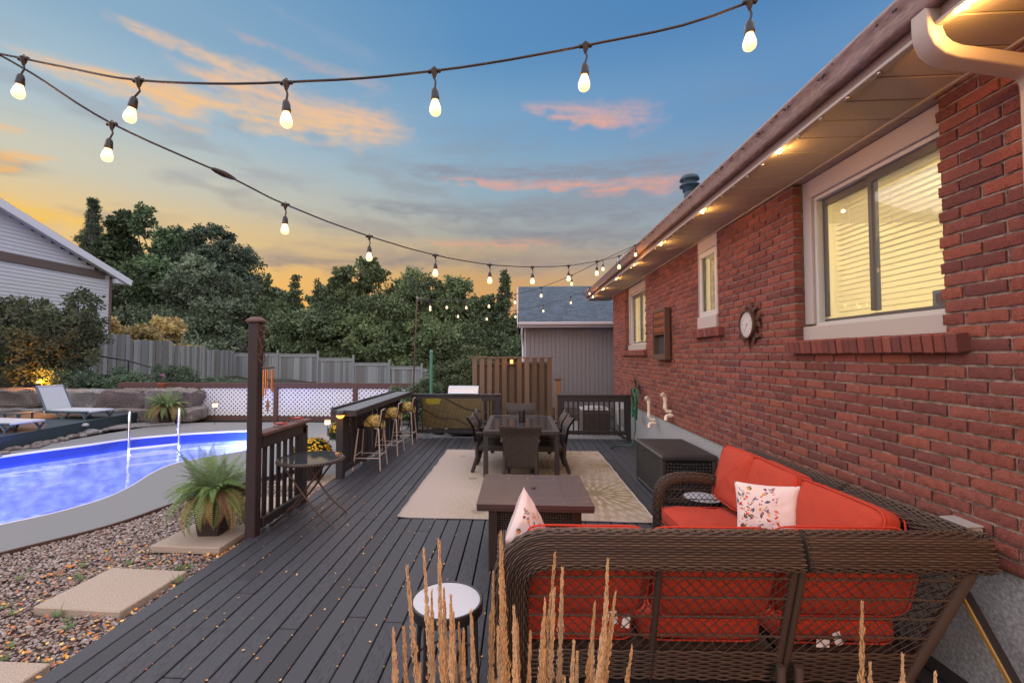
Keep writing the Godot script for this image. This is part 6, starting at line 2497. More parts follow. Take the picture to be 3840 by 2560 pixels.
func pillow(called: String, label: String, at: Vector3, facing: Vector3, roll: float, size: float) -> void:
	var t := thing(called, label, "pillow", at, 0.0, "printed pillows on the sofa")
	var z := facing.normalized()
	var x := Vector3.UP.cross(z).normalized()
	var y := z.cross(x)
	t.transform.basis = Basis(x, y, z) * Basis(Vector3.BACK, roll)
	for s in [1.0, -1.0]:
		var rows := []
		for i in 25:
			var row := []
			for j in 25:
				var u := i / 24.0 * 2.0 - 1.0
				var w := j / 24.0 * 2.0 - 1.0
				var pin := 1.0 - 0.07 * (1.0 - w * w)
				var pin2 := 1.0 - 0.07 * (1.0 - u * u)
				var th := 0.085 * pow(maxf(0.0, (1.0 - u * u) * (1.0 - w * w)), 0.45) * (1.0 + 0.25 * noise.get_noise_3d(u * 1.6, w * 1.6, s * 5.0 + roll))
				row.append(Vector3(u * size * 0.5 * pin, w * size * 0.5 * pin2, s * th))
			rows.append(row)
		var m := MB.new()
		m.grid(rows, false, false, s < 0)
		# print runs with x along u, and y down
		for k in m.uv.size():
			m.uv[k] = Vector2(m.uv[k].x, 1.0 - m.uv[k].y)
		part(t, "front" if s > 0 else "back", m, M.pillow_print if s > 0 else M.pillow_plain)

func string_light(label: String, cable: Array, bulbs: Array, plug := Vector3.INF) -> void:
	var o: Vector3 = cable[0]
	var t := thing("string_light", label, "string light", o, 0.0, "string lights over the deck")
	var pts := []
	for q in arc_path(cable):
		pts.append(q - o)
	# slight twist of the double cable
	var cm := MB.new()
	for i in pts.size():
		pts[i] += Vector3(0, 0.003 * noise.get_noise_2d(i * 0.25, o.x * 9.0), 0)
	cm.tube(pts, 0.0052, 8)
	part(t, "cable", cm, M.black_cable)
	for b in bulbs:
		var top: Vector3 = b[0] - o
		var tilt: float = b[1] if b.size() > 1 else 0.0
		var bs := Basis(Vector3.BACK, tilt)
		var tm := MB.new()
		tm.box(top + Vector3(0, -0.002, 0), Vector3(0.058, 0.016, 0.018), Basis(Vector3.BACK, 0.05), 0.005)
		tm.lathe([Vector2(0.005, -0.034), Vector2(0.013, -0.012), Vector2(0.016, 0.004)], 10, top)
		var lp := []
		for k in 9:
			var a := PI * k / 8
			lp.append(top + Vector3(cos(a) * 0.007, 0.006 + sin(a) * 0.012, 0))
		tm.tube(lp, 0.002, 5)
		var e := top + Vector3(0.004, -0.034, 0)
		var sock: Vector3 = top + bs * Vector3(0, -0.082, 0)
		tm.tube([top + Vector3(0, -0.028, 0), top + Vector3(0.006, -0.05, 0.0), sock + Vector3(0.001, 0.006, 0)], 0.0045, 6)
		part(t, "tee", tm, M.black_cable)
		var sm := MB.new()
		sm.lathe([Vector2(0.006, 0.006), Vector2(0.012, 0.002), Vector2(0.0165, -0.012), Vector2(0.0175, -0.03), Vector2(0.0185, -0.032), Vector2(0.0185, -0.044), Vector2(0.016, -0.046), Vector2(0.0, -0.046)], 14, sock, bs)
		part(t, "socket", sm, M.black_plastic)
		var bm := MB.new()
		bm.lathe([Vector2(0.0135, -0.044), Vector2(0.015, -0.052), Vector2(0.020, -0.066), Vector2(0.0245, -0.082), Vector2(0.0245, -0.093), Vector2(0.021, -0.104), Vector2(0.013, -0.111), Vector2(0.0, -0.1135)], 16, sock, bs)
		part(t, "bulb", bm, M.bulb_glow)
		lamp(t, sock + bs * Vector3(0, -0.082, 0), 0.075, Color(1.0, 0.66, 0.30), 0.02)
	if plug != Vector3.INF:
		var pm := MB.new()
		var d := Vector3(0.35, -0.05, -1).normalized()
		var s := d.cross(Vector3.UP).normalized()
		pm.tube([plug - o - d * 0.075, plug - o - d * 0.05, plug - o - d * 0.01, plug - o + d * 0.01, plug - o + d * 0.05, plug - o + d * 0.075], [0.007, 0.014, 0.018, 0.018, 0.013, 0.007], 10)
		part(t, "plug", pm, M.black_cable)

func build_lights() -> void:
	# the near string, left to right across the top of the picture
	var A := [Vector3(-3.3, 3.56, -1.9), Vector3(-2.35, 3.362, -1.95), Vector3(-1.679, 3.169, -1.85), Vector3(-0.978, 3.102, -1.8), Vector3(-0.356, 3.161, -1.85), Vector3(0.282, 3.245, -1.85), Vector3(0.899, 3.323, -1.75), Vector3(1.95, 3.62, -1.4)]
	string_light("nearest string of lit bulbs, running left to right across the top of the picture", A, [[A[1], -0.12], [A[2], -0.22], [A[3], 0.02], [A[4], 0.03], [A[5], -0.04], [A[6], -0.02], [Vector3(-2.9, 3.46, -1.92)]])
	var B := [Vector3(-3.2, 3.58, -2.0), Vector3(-2.70, 3.47, -1.96), Vector3(-2.40, 3.345, -1.97), Vector3(-2.042, 3.115, -2.1), Vector3(-1.694, 2.994, -2.45), Vector3(-1.503, 2.924, -2.78), Vector3(-1.152, 2.872, -3.38), Vector3(-0.742, 2.848, -3.95), Vector3(-0.289, 2.868, -4.5), Vector3(0.157, 2.939, -5.0), Vector3(0.614, 3.049, -5.5), Vector3(1.043, 3.203, -6.0), Vector3(1.469, 3.401, -6.6), Vector3(1.864, 3.698, -7.15), Vector3(1.99, 3.80, -7.4)]
	var bb := []
	for i in [3, 5, 6, 7, 8, 9, 10, 11, 12]:
		bb.append([B[i], -0.12 if i == 3 else 0.0])
	string_light("long string of lit bulbs sagging from upper left down to the house eave", B, bb, Vector3(-1.694, 2.994, -2.45))
	var C := [Vector3(-2.45, 3.33, -10.72), Vector3(-2.086, 3.25, -10.471), Vector3(-1.639, 3.207, -10.146), Vector3(-1.146, 3.159, -9.788), Vector3(-0.622, 3.146, -9.407), Vector3(-0.068, 3.179, -9.004), Vector3(0.438, 3.259, -8.637), Vector3(0.975, 3.42, -8.248), Vector3(1.477, 3.617, -7.885), Vector3(1.952, 3.787, -7.543), Vector3(1.99, 3.80, -7.48)]
	bb = []
	for i in range(1, 10):
		bb.append([C[i]])
	string_light("string of lit bulbs from the thin far pole across to the middle of the eave", C, bb)
	var D := [Vector3(-2.45, 3.31, -10.70), Vector3(-2.147, 3.224, -10.78), Vector3(-1.492, 3.071, -10.989), Vector3(-0.795, 3.023, -11.211), Vector3(-0.076, 3.097, -11.44), Vector3(0.646, 3.263, -11.669), Vector3(1.381, 3.50, -11.902), Vector3(1.99, 3.80, -12.10)]
	bb = []
	for i in range(1, 7):
		bb.append([D[i]])
	bb.append([Vector3(1.90, 3.76, -12.07)])
	string_light("farthest string of lit bulbs, from the thin pole to the eave's far end", D, bb)
	# pole at the corner of the bar
	var p := MB.new()
	p.tube([Vector3(-0.12, 0, 0.1), Vector3(-0.06, 1.3, 0.06), Vector3(0, 3.36, 0)], 0.019, 10)
	var t := thing("light_pole", "thin dark pole at the far corner of the bar holding the string lights", "pole", Vector3(-2.46, -0.02, -10.72))
	part(t, "shaft", p, M.bronze)
	var hk := MB.new()
	hk.ball(Vector3(0, 3.37, 0), Vector3(0.022, 0.016, 0.022))
	var lp := []
	for k in 13:
		var a := TAU * k / 12
		lp.append(Vector3(0.04 + cos(a) * 0.022, 3.345 + sin(a) * 0.022, 0.01))
	hk.tube(lp, 0.005, 6, false)
	part(t, "hook", hk, M.steel)
	# amber dome on the end of the bar
	var dl := thing("dome_lamp", "glowing amber dome lamp fixed to the near end of the bar counter", "lamp", Vector3(-2.80, 1.02, -6.93))
	var cm := MB.new()
	cm.lathe([Vector2(0.066, -0.004), Vector2(0.068, 0.008), Vector2(0.060, 0.04), Vector2(0.035, 0.062), Vector2(0.0, 0.07)], 22)
	part(dl, "cap", cm, M.black_plastic)
	var gm := MB.new()
	gm.lathe([Vector2(0.0, -0.066), Vector2(0.034, -0.057), Vector2(0.056, -0.034), Vector2(0.065, -0.004)], 22)
	part(dl, "lens", gm, M.amber_glow)
	lamp(dl, Vector3(0, -0.03, 0), 0.10, Color(1.0, 0.60, 0.12), 0.04)
	# lantern on the privacy screen
	var sl := thing("fence_lantern", "small lit lantern fixed near the top of the wooden privacy screen", "lantern", Vector3(-0.20, 1.78, -12.90))
	var fm := MB.new()
	for q in [[-1, -1], [1, -1], [-1, 1], [1, 1]]:
		fm.box(Vector3(0.055 * q[0], 0, 0.05 * q[1]), Vector3(0.012, 0.16, 0.012))
	fm.box(Vector3(0, 0.086, 0), Vector3(0.15, 0.014, 0.14), Basis(), 0.004)
	fm.box(Vector3(0, -0.084, 0), Vector3(0.13, 0.012, 0.12), Basis(), 0.004)
	part(sl, "frame", fm, M.black_metal)
	var lg := MB.new()
	lg.box(Vector3(0, -0.01, 0), Vector3(0.085, 0.12, 0.075), Basis(), 0.012)
	part(sl, "lamp_glass", lg, M.amber_glow)
	lamp(sl, Vector3(0, -0.01, 0), 0.22, Color(1.0, 0.62, 0.18), 0.04)
	# path lamps
	var pl := [[Vector3(-9.1, -0.12, -13.0), 0.52, "square solar path lamp lit on a thin stake in front of the lattice"], [Vector3(-4.9, -0.12, -11.3), 0.30, "small lit path lamp behind the nearer yellow flowers"]]
	for q in pl:
		var pt := thing("path_lamp", q[2], "path lamp", q[0], 0.0, "lit path lamps by the pool")
		var s := MB.new()
		s.tube([Vector3(0, 0, 0), Vector3(0, q[1], 0)], 0.008, 6)
		part(pt, "stake", s, M.black_metal)
		var g := MB.new()
		g.box(Vector3(0, q[1] + 0.06, 0), Vector3(0.11, 0.12, 0.11), Basis(), 0.01)
		part(pt, "lamp_glass", g, M.path_glow)
		var c := MB.new()
		c.box(Vector3(0, q[1] + 0.13, 0), Vector3(0.17, 0.018, 0.17), Basis(), 0.004)
		part(pt, "cap", c, M.black_metal)
		lamp(pt, Vector3(0, q[1] + 0.06, 0), 0.10, Color(1.0, 0.74, 0.42), 0.05)
	# garden lamp under the big bush
	var ul := thing("garden_lamp", "bright amber garden lamp at the foot of the big bush behind the lounger", "garden lamp", Vector3(-15.6, 1.02, -13.75))
	var us := MB.new()
	us.lathe([Vector2(0.03, -0.12), Vector2(0.035, 0.0), Vector2(0.07, 0.01), Vector2(0.07, 0.02)], 12)
	part(ul, "base", us, M.black_metal)
	var ug := MB.new()
	ug.lathe([Vector2(0.07, 0.02), Vector2(0.075, 0.07), Vector2(0.05, 0.10), Vector2(0.0, 0.105)], 12)
	part(ul, "lens", ug, M.amber_glow)
	lamp(ul, Vector3(0, 0.06, 0), 4.0, Color(1.0, 0.60, 0.14), 0.05)
	# wall lantern on the house behind the viewer, whose warm light falls on the grasses and the gravel
	var wl := thing("porch_lantern", "lit porch lantern on the brick wall, nearer than the window", "lantern", Vector3(2.5, 2.35, 1.3))
	var wf := MB.new()
	wf.box(Vector3(0.13, 0, 0), Vector3(0.03, 0.3, 0.12), Basis(), 0.01)
	wf.box(Vector3(0, 0.17, 0), Vector3(0.22, 0.02, 0.2), Basis(), 0.006)
	wf.box(Vector3(0.06, 0.15, 0), Vector3(0.12, 0.02, 0.03))
	part(wl, "bracket", wf, M.black_metal)
	var wg := MB.new()
	wg.lathe([Vector2(0.0, -0.13), Vector2(0.06, -0.12), Vector2(0.085, 0.0), Vector2(0.075, 0.14), Vector2(0.0, 0.15)], 16)
	part(wl, "lamp_glass", wg, M.amber_glow)
	lamp(wl, Vector3(0, 0, 0), 7.0, Color(1.0, 0.66, 0.32), 0.08)

func pebble(sd: int) -> ArrayMesh:
	var r := RandomNumberGenerator.new()
	r.seed = sd
	var m := MB.new()
	var rows := []
	for i in 5:
		var t := PI * i / 4.0
		var row := []
		for j in 7:
			var a := TAU * j / 7
			var k := 1.0 + r.randf_range(-0.16, 0.16)
			row.append(Vector3(sin(t) * cos(a) * k, -cos(t) * 0.62, sin(t) * sin(a) * 0.78 * k))
		rows.append(row)
	m.grid(rows, false, true, false)
	return m.mesh()

func leaf_mesh() -> ArrayMesh:
	var m := MB.new()
	var rows := []
	for i in 6:
		var t := i / 5.0
		var w := 0.30 * sin(PI * pow(t, 0.85))
		rows.append([Vector3(-w, 0.10 * t * t + 0.10 * w, t - 0.5), Vector3(0, 0.12 * t * t, t - 0.5), Vector3(w, 0.10 * t * t + 0.14 * w, t - 0.5)])
	m.grid(rows, false, false, true)
	return m.mesh()

func boulder(size: Vector3, sd: int) -> MB:
	var m := MB.new()
	var rows := []
	var f := FastNoiseLite.new()
	f.seed = sd
	f.frequency = 0.9
	f.fractal_octaves = 5
	var g := FastNoiseLite.new()
	g.seed = sd + 3
	g.noise_type = FastNoiseLite.TYPE_CELLULAR
	g.frequency = 1.6
	for i in 25:
		var ph := lerpf(-PI / 2, PI / 2, i / 24.0)
		var row := []
		for j in 44:
			var th := TAU * j / 44
			var cp := pow(absf(cos(ph)), 0.35)
			var p := Vector3(signf(cos(th)) * pow(absf(cos(th)), 0.35) * cp, signf(sin(ph)) * pow(absf(sin(ph)), 0.4), signf(sin(th)) * pow(absf(sin(th)), 0.35) * cp) * size * 0.5
			var ledge := floorf(p.y * 9.0 + f.get_noise_3d(p.x, 3.0, p.z) * 2.0)
			var k := 1.0 + 0.32 * f.get_noise_3d(p.x * 1.3, p.y * 2.0, p.z * 1.3) + 0.12 * g.get_noise_3d(p.x * 1.2, ledge, p.z * 1.2) + 0.10 * f.get_noise_3d(p.x * 4.0, p.y * 9.0, p.z * 4.0)
			row.append(Vector3(p.x * lerpf(1.0, k, 0.7), p.y * (1.0 + 0.28 * f.get_noise_2d(p.x * 1.5, p.z * 1.5)), p.z * k))
		rows.append(row)
	m.grid(rows, false, true, false)
	return m

func in_slab(x: float, z: float) -> bool:
	for q in slabs:
		var d: Vector2 = (Vector2(x, z) - q[0]).rotated(q[2])
		if absf(d.x) < q[1].x * 0.5 + 0.01 and absf(d.y) < q[1].y * 0.5 + 0.01:
			return true
	return false

var slabs := [[Vector2(-3.50, -4.90), Vector2(0.78, 0.64), 0.03], [Vector2(-3.53, -3.80), Vector2(0.78, 0.68), 0.05], [Vector2(-3.50, -2.55), Vector2(0.82, 0.62), 0.0], [Vector2(-3.62, -6.05), Vector2(0.74, 0.6), 0.02], [Vector2(-3.45, -7.25), Vector2(0.8, 0.7), 0.0]]

func build_garden() -> void:
	# stepping slabs
	var names := ["square stone slab under the potted fern", "square stone stepping slab, large in the lower left, between fern and picture edge", "stone stepping slab cut off by the lower left corner of the picture", "stone stepping slab behind the tall post and the fern", "stone slab under the nearer pot of yellow flowers"]
	for i in slabs.size():
		var q: Array = slabs[i]
		var m := MB.new()
		m.box(Vector3.ZERO, Vector3(q[1].x, 0.075, q[1].y), Basis(Vector3.BACK, rf(-0.008, 0.008)), 0.008)
		single("stone_slab", names[i], "paving slab", m, M.slab, Vector3(q[0].x, -0.118 if i != 0 else -0.095, q[0].y), -q[2], "stepping slabs in the gravel")
	# loose gravel
	var kinds := []
	for k in 4:
		kinds.append([pebble(200 + k), [], []])
	var tones := [Color(0.40, 0.35, 0.33), Color(0.52, 0.45, 0.42), Color(0.33, 0.27, 0.25), Color(0.46, 0.34, 0.28), Color(0.58, 0.53, 0.49), Color(0.38, 0.26, 0.21)]
	for i in 52000:
		var z := -7.4 * pow(rng.randf(), 0.75) - 0.9
		var x := rf(-6.2, -2.9)
		var a := (Vector2(x, z) - pool_mid).angle()
		var ci := int(fposmod(a, TAU) / TAU * 160) % 160
		if Vector2(x, z).distance_to(pool_mid) < coping_r[ci] + 0.06 or in_slab(x, z) or z < -7.3:
			continue
		var s := rf(0.007, 0.015) * (1.5 if rng.randf() < 0.15 else 1.0)
		var k := rng.randi_range(0, 3)
		var b := Basis.from_euler(Vector3(rf(-0.5, 0.5), rf(0, TAU), rf(-0.5, 0.5))).scaled(Vector3(s * rf(0.9, 1.5), s * rf(0.7, 1.1), s))
		kinds[k][1].append(Transform3D(b, Vector3(x, -0.145 + s * 0.4 + rf(0, 0.016), z)))
		kinds[k][2].append(tones[rng.randi_range(0, 5)] * rf(0.75, 1.2))
	for k in 4:
		stuff("gravel", "loose grey and brown gravel between the deck and the pool", "gravel", kinds[k][0], M.pebble, kinds[k][1], kinds[k][2])
	# fallen leaves: thick on the near gravel and along the deck edge, sparse on the boards
	var lx := []
	var lc := []
	var lcol := [Color(0.62, 0.22, 0.03), Color(0.70, 0.36, 0.06), Color(0.55, 0.14, 0.03), Color(0.72, 0.48, 0.14), Color(0.40, 0.12, 0.04)]
	for i in 2200:
		var z := -1.4 - 3.4 * pow(rng.randf(), 1.5)
		var x := -2.93 - pow(rng.randf(), 1.4) * 1.5
		if rng.randf() < 0.25:
			z = rf(-6.6, -4.5)
			x = -2.95 - rng.randf() * 0.3
		if in_slab(x, z):
			continue
		var s := rf(0.018, 0.042)
		lx.append(Transform3D(Basis.from_euler(Vector3(rf(-0.5, 0.5), rf(0, TAU), rf(-0.5, 0.5))).scaled(Vector3.ONE * s), Vector3(x, rf(-0.118, -0.10), z)))
		lc.append(lcol[rng.randi_range(0, 4)])
	for i in 90:
		var z := rf(-6.3, -1.9)
		var x := rf(-2.8, -0.2)
		var s := rf(0.014, 0.030)
		lx.append(Transform3D(Basis.from_euler(Vector3(rf(-0.2, 0.2), rf(0, TAU), rf(-0.2, 0.2))).scaled(Vector3(s * 0.8, s, s)), Vector3(x, 0.006, z)))
		lc.append(Color(0.72, 0.47, 0.16) if rng.randf() < 0.6 else Color(0.62, 0.26, 0.06))
	for i in 240:
		var k := rng.randi_range(0, 22)
		var x := -2.9 + 0.147 * (k + 1) - 0.004
		var s := rf(0.010, 0.020)
		lx.append(Transform3D(Basis.from_euler(Vector3(rf(-0.5, 0.5), rf(0, TAU), rf(-0.5, 0.5))).scaled(Vector3.ONE * s), Vector3(x, 0.002, rf(-6.0, -1.9))))
		lc.append(lcol[rng.randi_range(0, 3)])
	for i in 3:
		lx.append(Transform3D(Basis.from_euler(Vector3(rf(-0.3, 0.3), rf(0, TAU), rf(-0.3, 0.3))).scaled(Vector3.ONE * rf(0.012, 0.022)), Vector3(rf(-0.3, 0.6), 0.627, rf(-5.0, -4.1))))
		lc.append(Color(0.7, 0.45, 0.12))
	stuff("fallen_leaves", "small orange and yellow fallen leaves on the gravel and the deck", "fallen leaves", leaf_mesh(), M.fallen, lx, lc)
	# tufts of weed in the gravel
	var wx := []
	var blade := MB.new()
	for k in 14:
		var a := TAU * k / 14 + rf(-0.2, 0.2)
		var d := Vector3(cos(a), 0, sin(a))
		var sd := Vector3(-sin(a), 0, cos(a)) * 0.006
		var l := rf(0.03, 0.07)
		blade.tri(d * 0.005 - sd, d * 0.005 + sd, d * l + Vector3.UP * l * rf(0.5, 1.2))
	for i in 70:
		var z := -2.3 - rng.randf() * 2.0
		var x := rf(-4.9, -3.1)
		if in_slab(x, z):
			continue
		wx.append(Transform3D(Basis(Vector3.UP, rf(0, TAU)).scaled(Vector3.ONE * rf(0.6, 1.3)), Vector3(x, -0.13, z)))
	stuff("weeds", "small green weeds growing through the gravel", "weeds", blade.mesh(), M.fern_a, wx)
	fern_pot("fern_planter", "bushy fern spilling over a brown woven square planter beside the deck", Vector3(-3.46, -0.055, -4.97), 1.0, 1)
	fern_pot("fern_planter", "smaller fern in a dark pot in front of the lattice, behind the pool ladder", Vector3(-10.6, -0.12, -13.0), 1.15, 2)
	mums("potted_mum", "pot of yellow chrysanthemums behind the short railing, nearer of the two", Vector3(-3.42, -0.085, -7.3), 0.66, "petal_yellow", 1, "pots of yellow chrysanthemums")
	mums("potted_mum", "pot of yellow chrysanthemums half hidden behind the bar post", Vector3(-3.42, -0.12, -8.75), 0.92, "petal_yellow", 2, "pots of yellow chrysanthemums")
	mums("potted_mum", "pot of pink and red flowers beside the grill, beyond the far railing", Vector3(-2.12, -0.12, -11.9), 0.92, "petal_pink", 3, "")
	reed_grass("reed_grass", "clump of tan feather reed grass plumes in front, before the round side table", Vector3(-0.02, 0, -1.18), 50, [-0.27, 0.22], 1.30, 0.12, 5)
	reed_grass("reed_grass", "clump of tan grass plumes at the lower right corner, before the foundation", Vector3(1.10, 0, -1.18), 24, [-0.28, 0.27], 1.14, 0.14, 6)
	lounge_area()

func frond_mesh(sd: int, droop: float, len: float) -> ArrayMesh:
	var r := RandomNumberGenerator.new()
	r.seed = sd
	var m := MB.new()
	var pts := []
	var rr := []
	var n := 26
	for i in n + 1:
		var t := float(i) / n
		var ang := lerpf(1.25, 1.25 - droop, pow(t, 0.9))
		if i == 0:
			pts.append(Vector3.ZERO)
		else:
			pts.append(pts[-1] + Vector3(cos(ang), sin(ang), r.randf_range(-0.04, 0.04)) * len / n)
		rr.append(lerpf(0.0028, 0.0008, t))
	m.tube(pts, rr, 4, false)
	for i in range(2, n):
		var t := float(i) / n
		var ll := len * 0.125 * sin(PI * pow(t, 0.75) * 0.93 + 0.2)
		var dir: Vector3 = (pts[i + 1] - pts[i]).normalized()
		var up := Vector3(0, 0, 1).cross(dir).normalized()
		for s in [-1.0, 1.0]:
			var o: Vector3 = pts[i]
			var side := (Vector3(0, 0, s) + dir * 0.35 + up * r.randf_range(-0.15, 0.2)).normalized()
			var w := dir * len * 0.0155
			var mid := o + side * ll * 0.55 + up * 0.003
			var tip := o + side * ll - up * ll * 0.18
			m.quad(o - w * 0.6, o + w * 0.6, mid + w, mid - w * 0.8)
			m.tri(mid - w * 0.8, mid + w, tip)
	return m.mesh()

func fern_pot(called: String, label: String, at: Vector3, k: float, sd: int) -> void:
	var t := thing(called, label, "potted fern", at, 0.08)
	var m := MB.new()
	var rows := []
	for q in [[0.115, 0.0], [0.12, 0.01], [0.165, 0.40], [0.178, 0.405], [0.178, 0.43], [0.15, 0.43], [0.14, 0.38]]:
		var row := []
		for c in 4:
			for e in [-0.92, 0.92]:
				var a := PI / 2 * c
				var p := Vector3(q[0], 0, q[0] * e).rotated(Vector3.UP, -a)
				row.append(Vector3(p.x, q[1], p.z) * k)
		rows.append(row)
	for i in rows.size() - 1:
		for j in 8:
			var j2 := (j + 1) % 8
			m.quad(rows[i][j], rows[i + 1][j], rows[i + 1][j2], rows[i][j2])
	part(t, "pot", m, M.pot_tex)
	var so := MB.new()
	so.box(Vector3(0, 0.36 * k, 0), Vector3(0.28, 0.03, 0.28) * k)
	part(t, "soil", so, M.potting_soil)
	var up := []
	var out := []
	var hang := []
	for i in 3:
		up.append(frond_mesh(300 + i + sd * 20, 0.5 + 0.25 * i, 0.60 * k))
		out.append(frond_mesh(310 + i + sd * 20, 1.6 + 0.3 * i, 0.52 * k))
		hang.append(frond_mesh(330 + i + sd * 20, 2.65 + 0.12 * i, 0.64 * k))
	var r := RandomNumberGenerator.new()
	r.seed = sd
	for i in 150:
		var ms: Array = up if i < 30 else out if i < 84 else hang
		var a := r.randf() * TAU
		var b := Basis(Vector3.UP, a) * Basis(Vector3.RIGHT, r.randf_range(-0.35, 0.35)) * Basis(Vector3.BACK, r.randf_range(-0.15, 0.15) + (-0.5 if i >= 84 else 0.0))
		b = b.scaled(Vector3.ONE * r.randf_range(0.7, 1.12))
		var mt: String = ["fern_a", "fern_b", "fern_a"][r.randi_range(0, 2)] if i < 84 else ["fern_b", "fern_c", "fern_c", "fern_d", "fern_a"][r.randi_range(0, 4)]
		var off := Vector3(cos(a), 0, -sin(a)) * r.randf_range(0.01, 0.10) * k
		part(t, "frond", ms[r.randi_range(0, 2)], M[mt], Transform3D(b, off + Vector3.UP * (0.42 + r.randf_range(-0.02, 0.03)) * k))

func mums(called: String, label: String, at: Vector3, h: float, petal: String, sd: int, group: String) -> void:
	var t := thing(called, label, "potted flowers", at, 0.0, group)
	var m := MB.new()
	var ph := h * 0.55
	m.lathe([Vector2(0.0, 0.0), Vector2(0.15, 0.0), Vector2(0.20, ph - 0.03), Vector2(0.215, ph - 0.03), Vector2(0.215, ph), Vector2(0.18, ph), Vector2(0.17, ph - 0.05)], 24)
	part(t, "pot", m, M.pot_tex)
	var r := RandomNumberGenerator.new()
	r.seed = sd
	var fol := sprig(400 + sd, 8, 0.05, 0.022, 0.04)
	var xf := []
	var cols := []
	for i in 1100:
		var d := Vector3(r.randfn(0, 1), absf(r.randfn(0, 0.9)) - 0.35, r.randfn(0, 1)).normalized()
		var p := Vector3(0, ph + 0.03, 0) + d * Vector3(0.30, 0.25, 0.30) * r.randf_range(0.55, 0.98)
		xf.append(Transform3D(Basis.from_euler(Vector3(r.randf() * 3, r.randf() * 6, 0)).scaled(Vector3.ONE * r.randf_range(0.7, 1.2)), p))
		var g := r.randf_range(0.6, 1.2)
		cols.append(Color(0.030 * g, 0.055 * g, 0.018 * g))
	swarm(t, "foliage", fol, M.leaf_white, xf, cols).set_meta("kind", "stuff")
	var fl := MB.new()
	for ringn in 2:
		var n := 12
		for i in n:
			var a := TAU * i / n + ringn * 0.26
			var d := Vector3(cos(a), 0, sin(a))
			var sdv := Vector3(-sin(a), 0, cos(a))
			var l := 0.021 - 0.006 * ringn
			var y := 0.004 + 0.005 * ringn
			fl.quad(Vector3(0, y - 0.004, 0), d * l * 0.6 - sdv * 0.005 + Vector3.UP * y, d * l + Vector3.UP * (y - 0.003), d * l * 0.6 + sdv * 0.005 + Vector3.UP * y)
	fl.ball(Vector3(0, 0.008, 0), Vector3(0.007, 0.005, 0.007), 8, 4)
	xf = []
	var xr := []
	for i in 330:
		var d := Vector3(r.randfn(0, 1), absf(r.randfn(0, 0.9)) + 0.12, r.randfn(0, 1)).normalized()
		if d.y < 0.18:
			continue
		var p := Vector3(0, ph + 0.03, 0) + d * Vector3(0.315, 0.265, 0.315) * r.randf_range(0.95, 1.03)
		var x := d.cross(Vector3(0.2, 0.1, 1)).normalized()
		var b := Basis(x, d, x.cross(d)).scaled(Vector3.ONE * r.randf_range(0.75, 1.25))
		if petal == "petal_pink" and d.y > 0.88:
			xr.append(Transform3D(b, p + Vector3(0.03, 0.03, 0)))
		else:
			xf.append(Transform3D(b, p))
	var o := swarm(t, "flowers", fl.mesh(), M[petal], xf)
	o.set_meta("kind", "stuff")
	if xr.size() > 0:
		var o2 := swarm(t, "red_flowers", fl.mesh(), M.petal_red, xr)
		o2.set_meta("kind", "stuff")

func plume_mesh(sd: int, len: float, wid: float) -> ArrayMesh:
	var r := RandomNumberGenerator.new()
	r.seed = sd
	var m := MB.new()
	for i in 1100:
		var t := pow(r.randf(), 0.85)
		var env := wid * pow(maxf(0.0, sin(PI * (0.12 + 0.88 * pow(t, 0.62)))), 0.8) * (1.0 + 0.45 * sin(t * 31.0 + sd) * sin(t * 13.0))
		var a := r.randf() * TAU
		var o := Vector3(cos(a), 0, sin(a)) * env * r.randf_range(0.0, 0.55) + Vector3.UP * t * len
		var d := (Vector3(cos(a), 0, sin(a)) * r.randf_range(0.05, 0.26) + Vector3.UP).normalized()
		var l := r.randf_range(0.009, 0.019)
		var s := d.cross(Vector3(r.randf_range(-1, 1), r.randf_range(-1, 1), r.randf_range(-1, 1))).normalized() * r.randf_range(0.0011, 0.0020)
		var mid := o + d * l * 0.45
		m.quad(o, mid - s, o + d * l, mid + s)
	var pts := []
	for i in 8:
		pts.append(Vector3(0, len * i / 7.4, 0))
	m.tube(pts, [0.0022, 0.0022, 0.002, 0.002, 0.0016, 0.0012, 0.001, 0.0006], 5, false)
	return m.mesh()

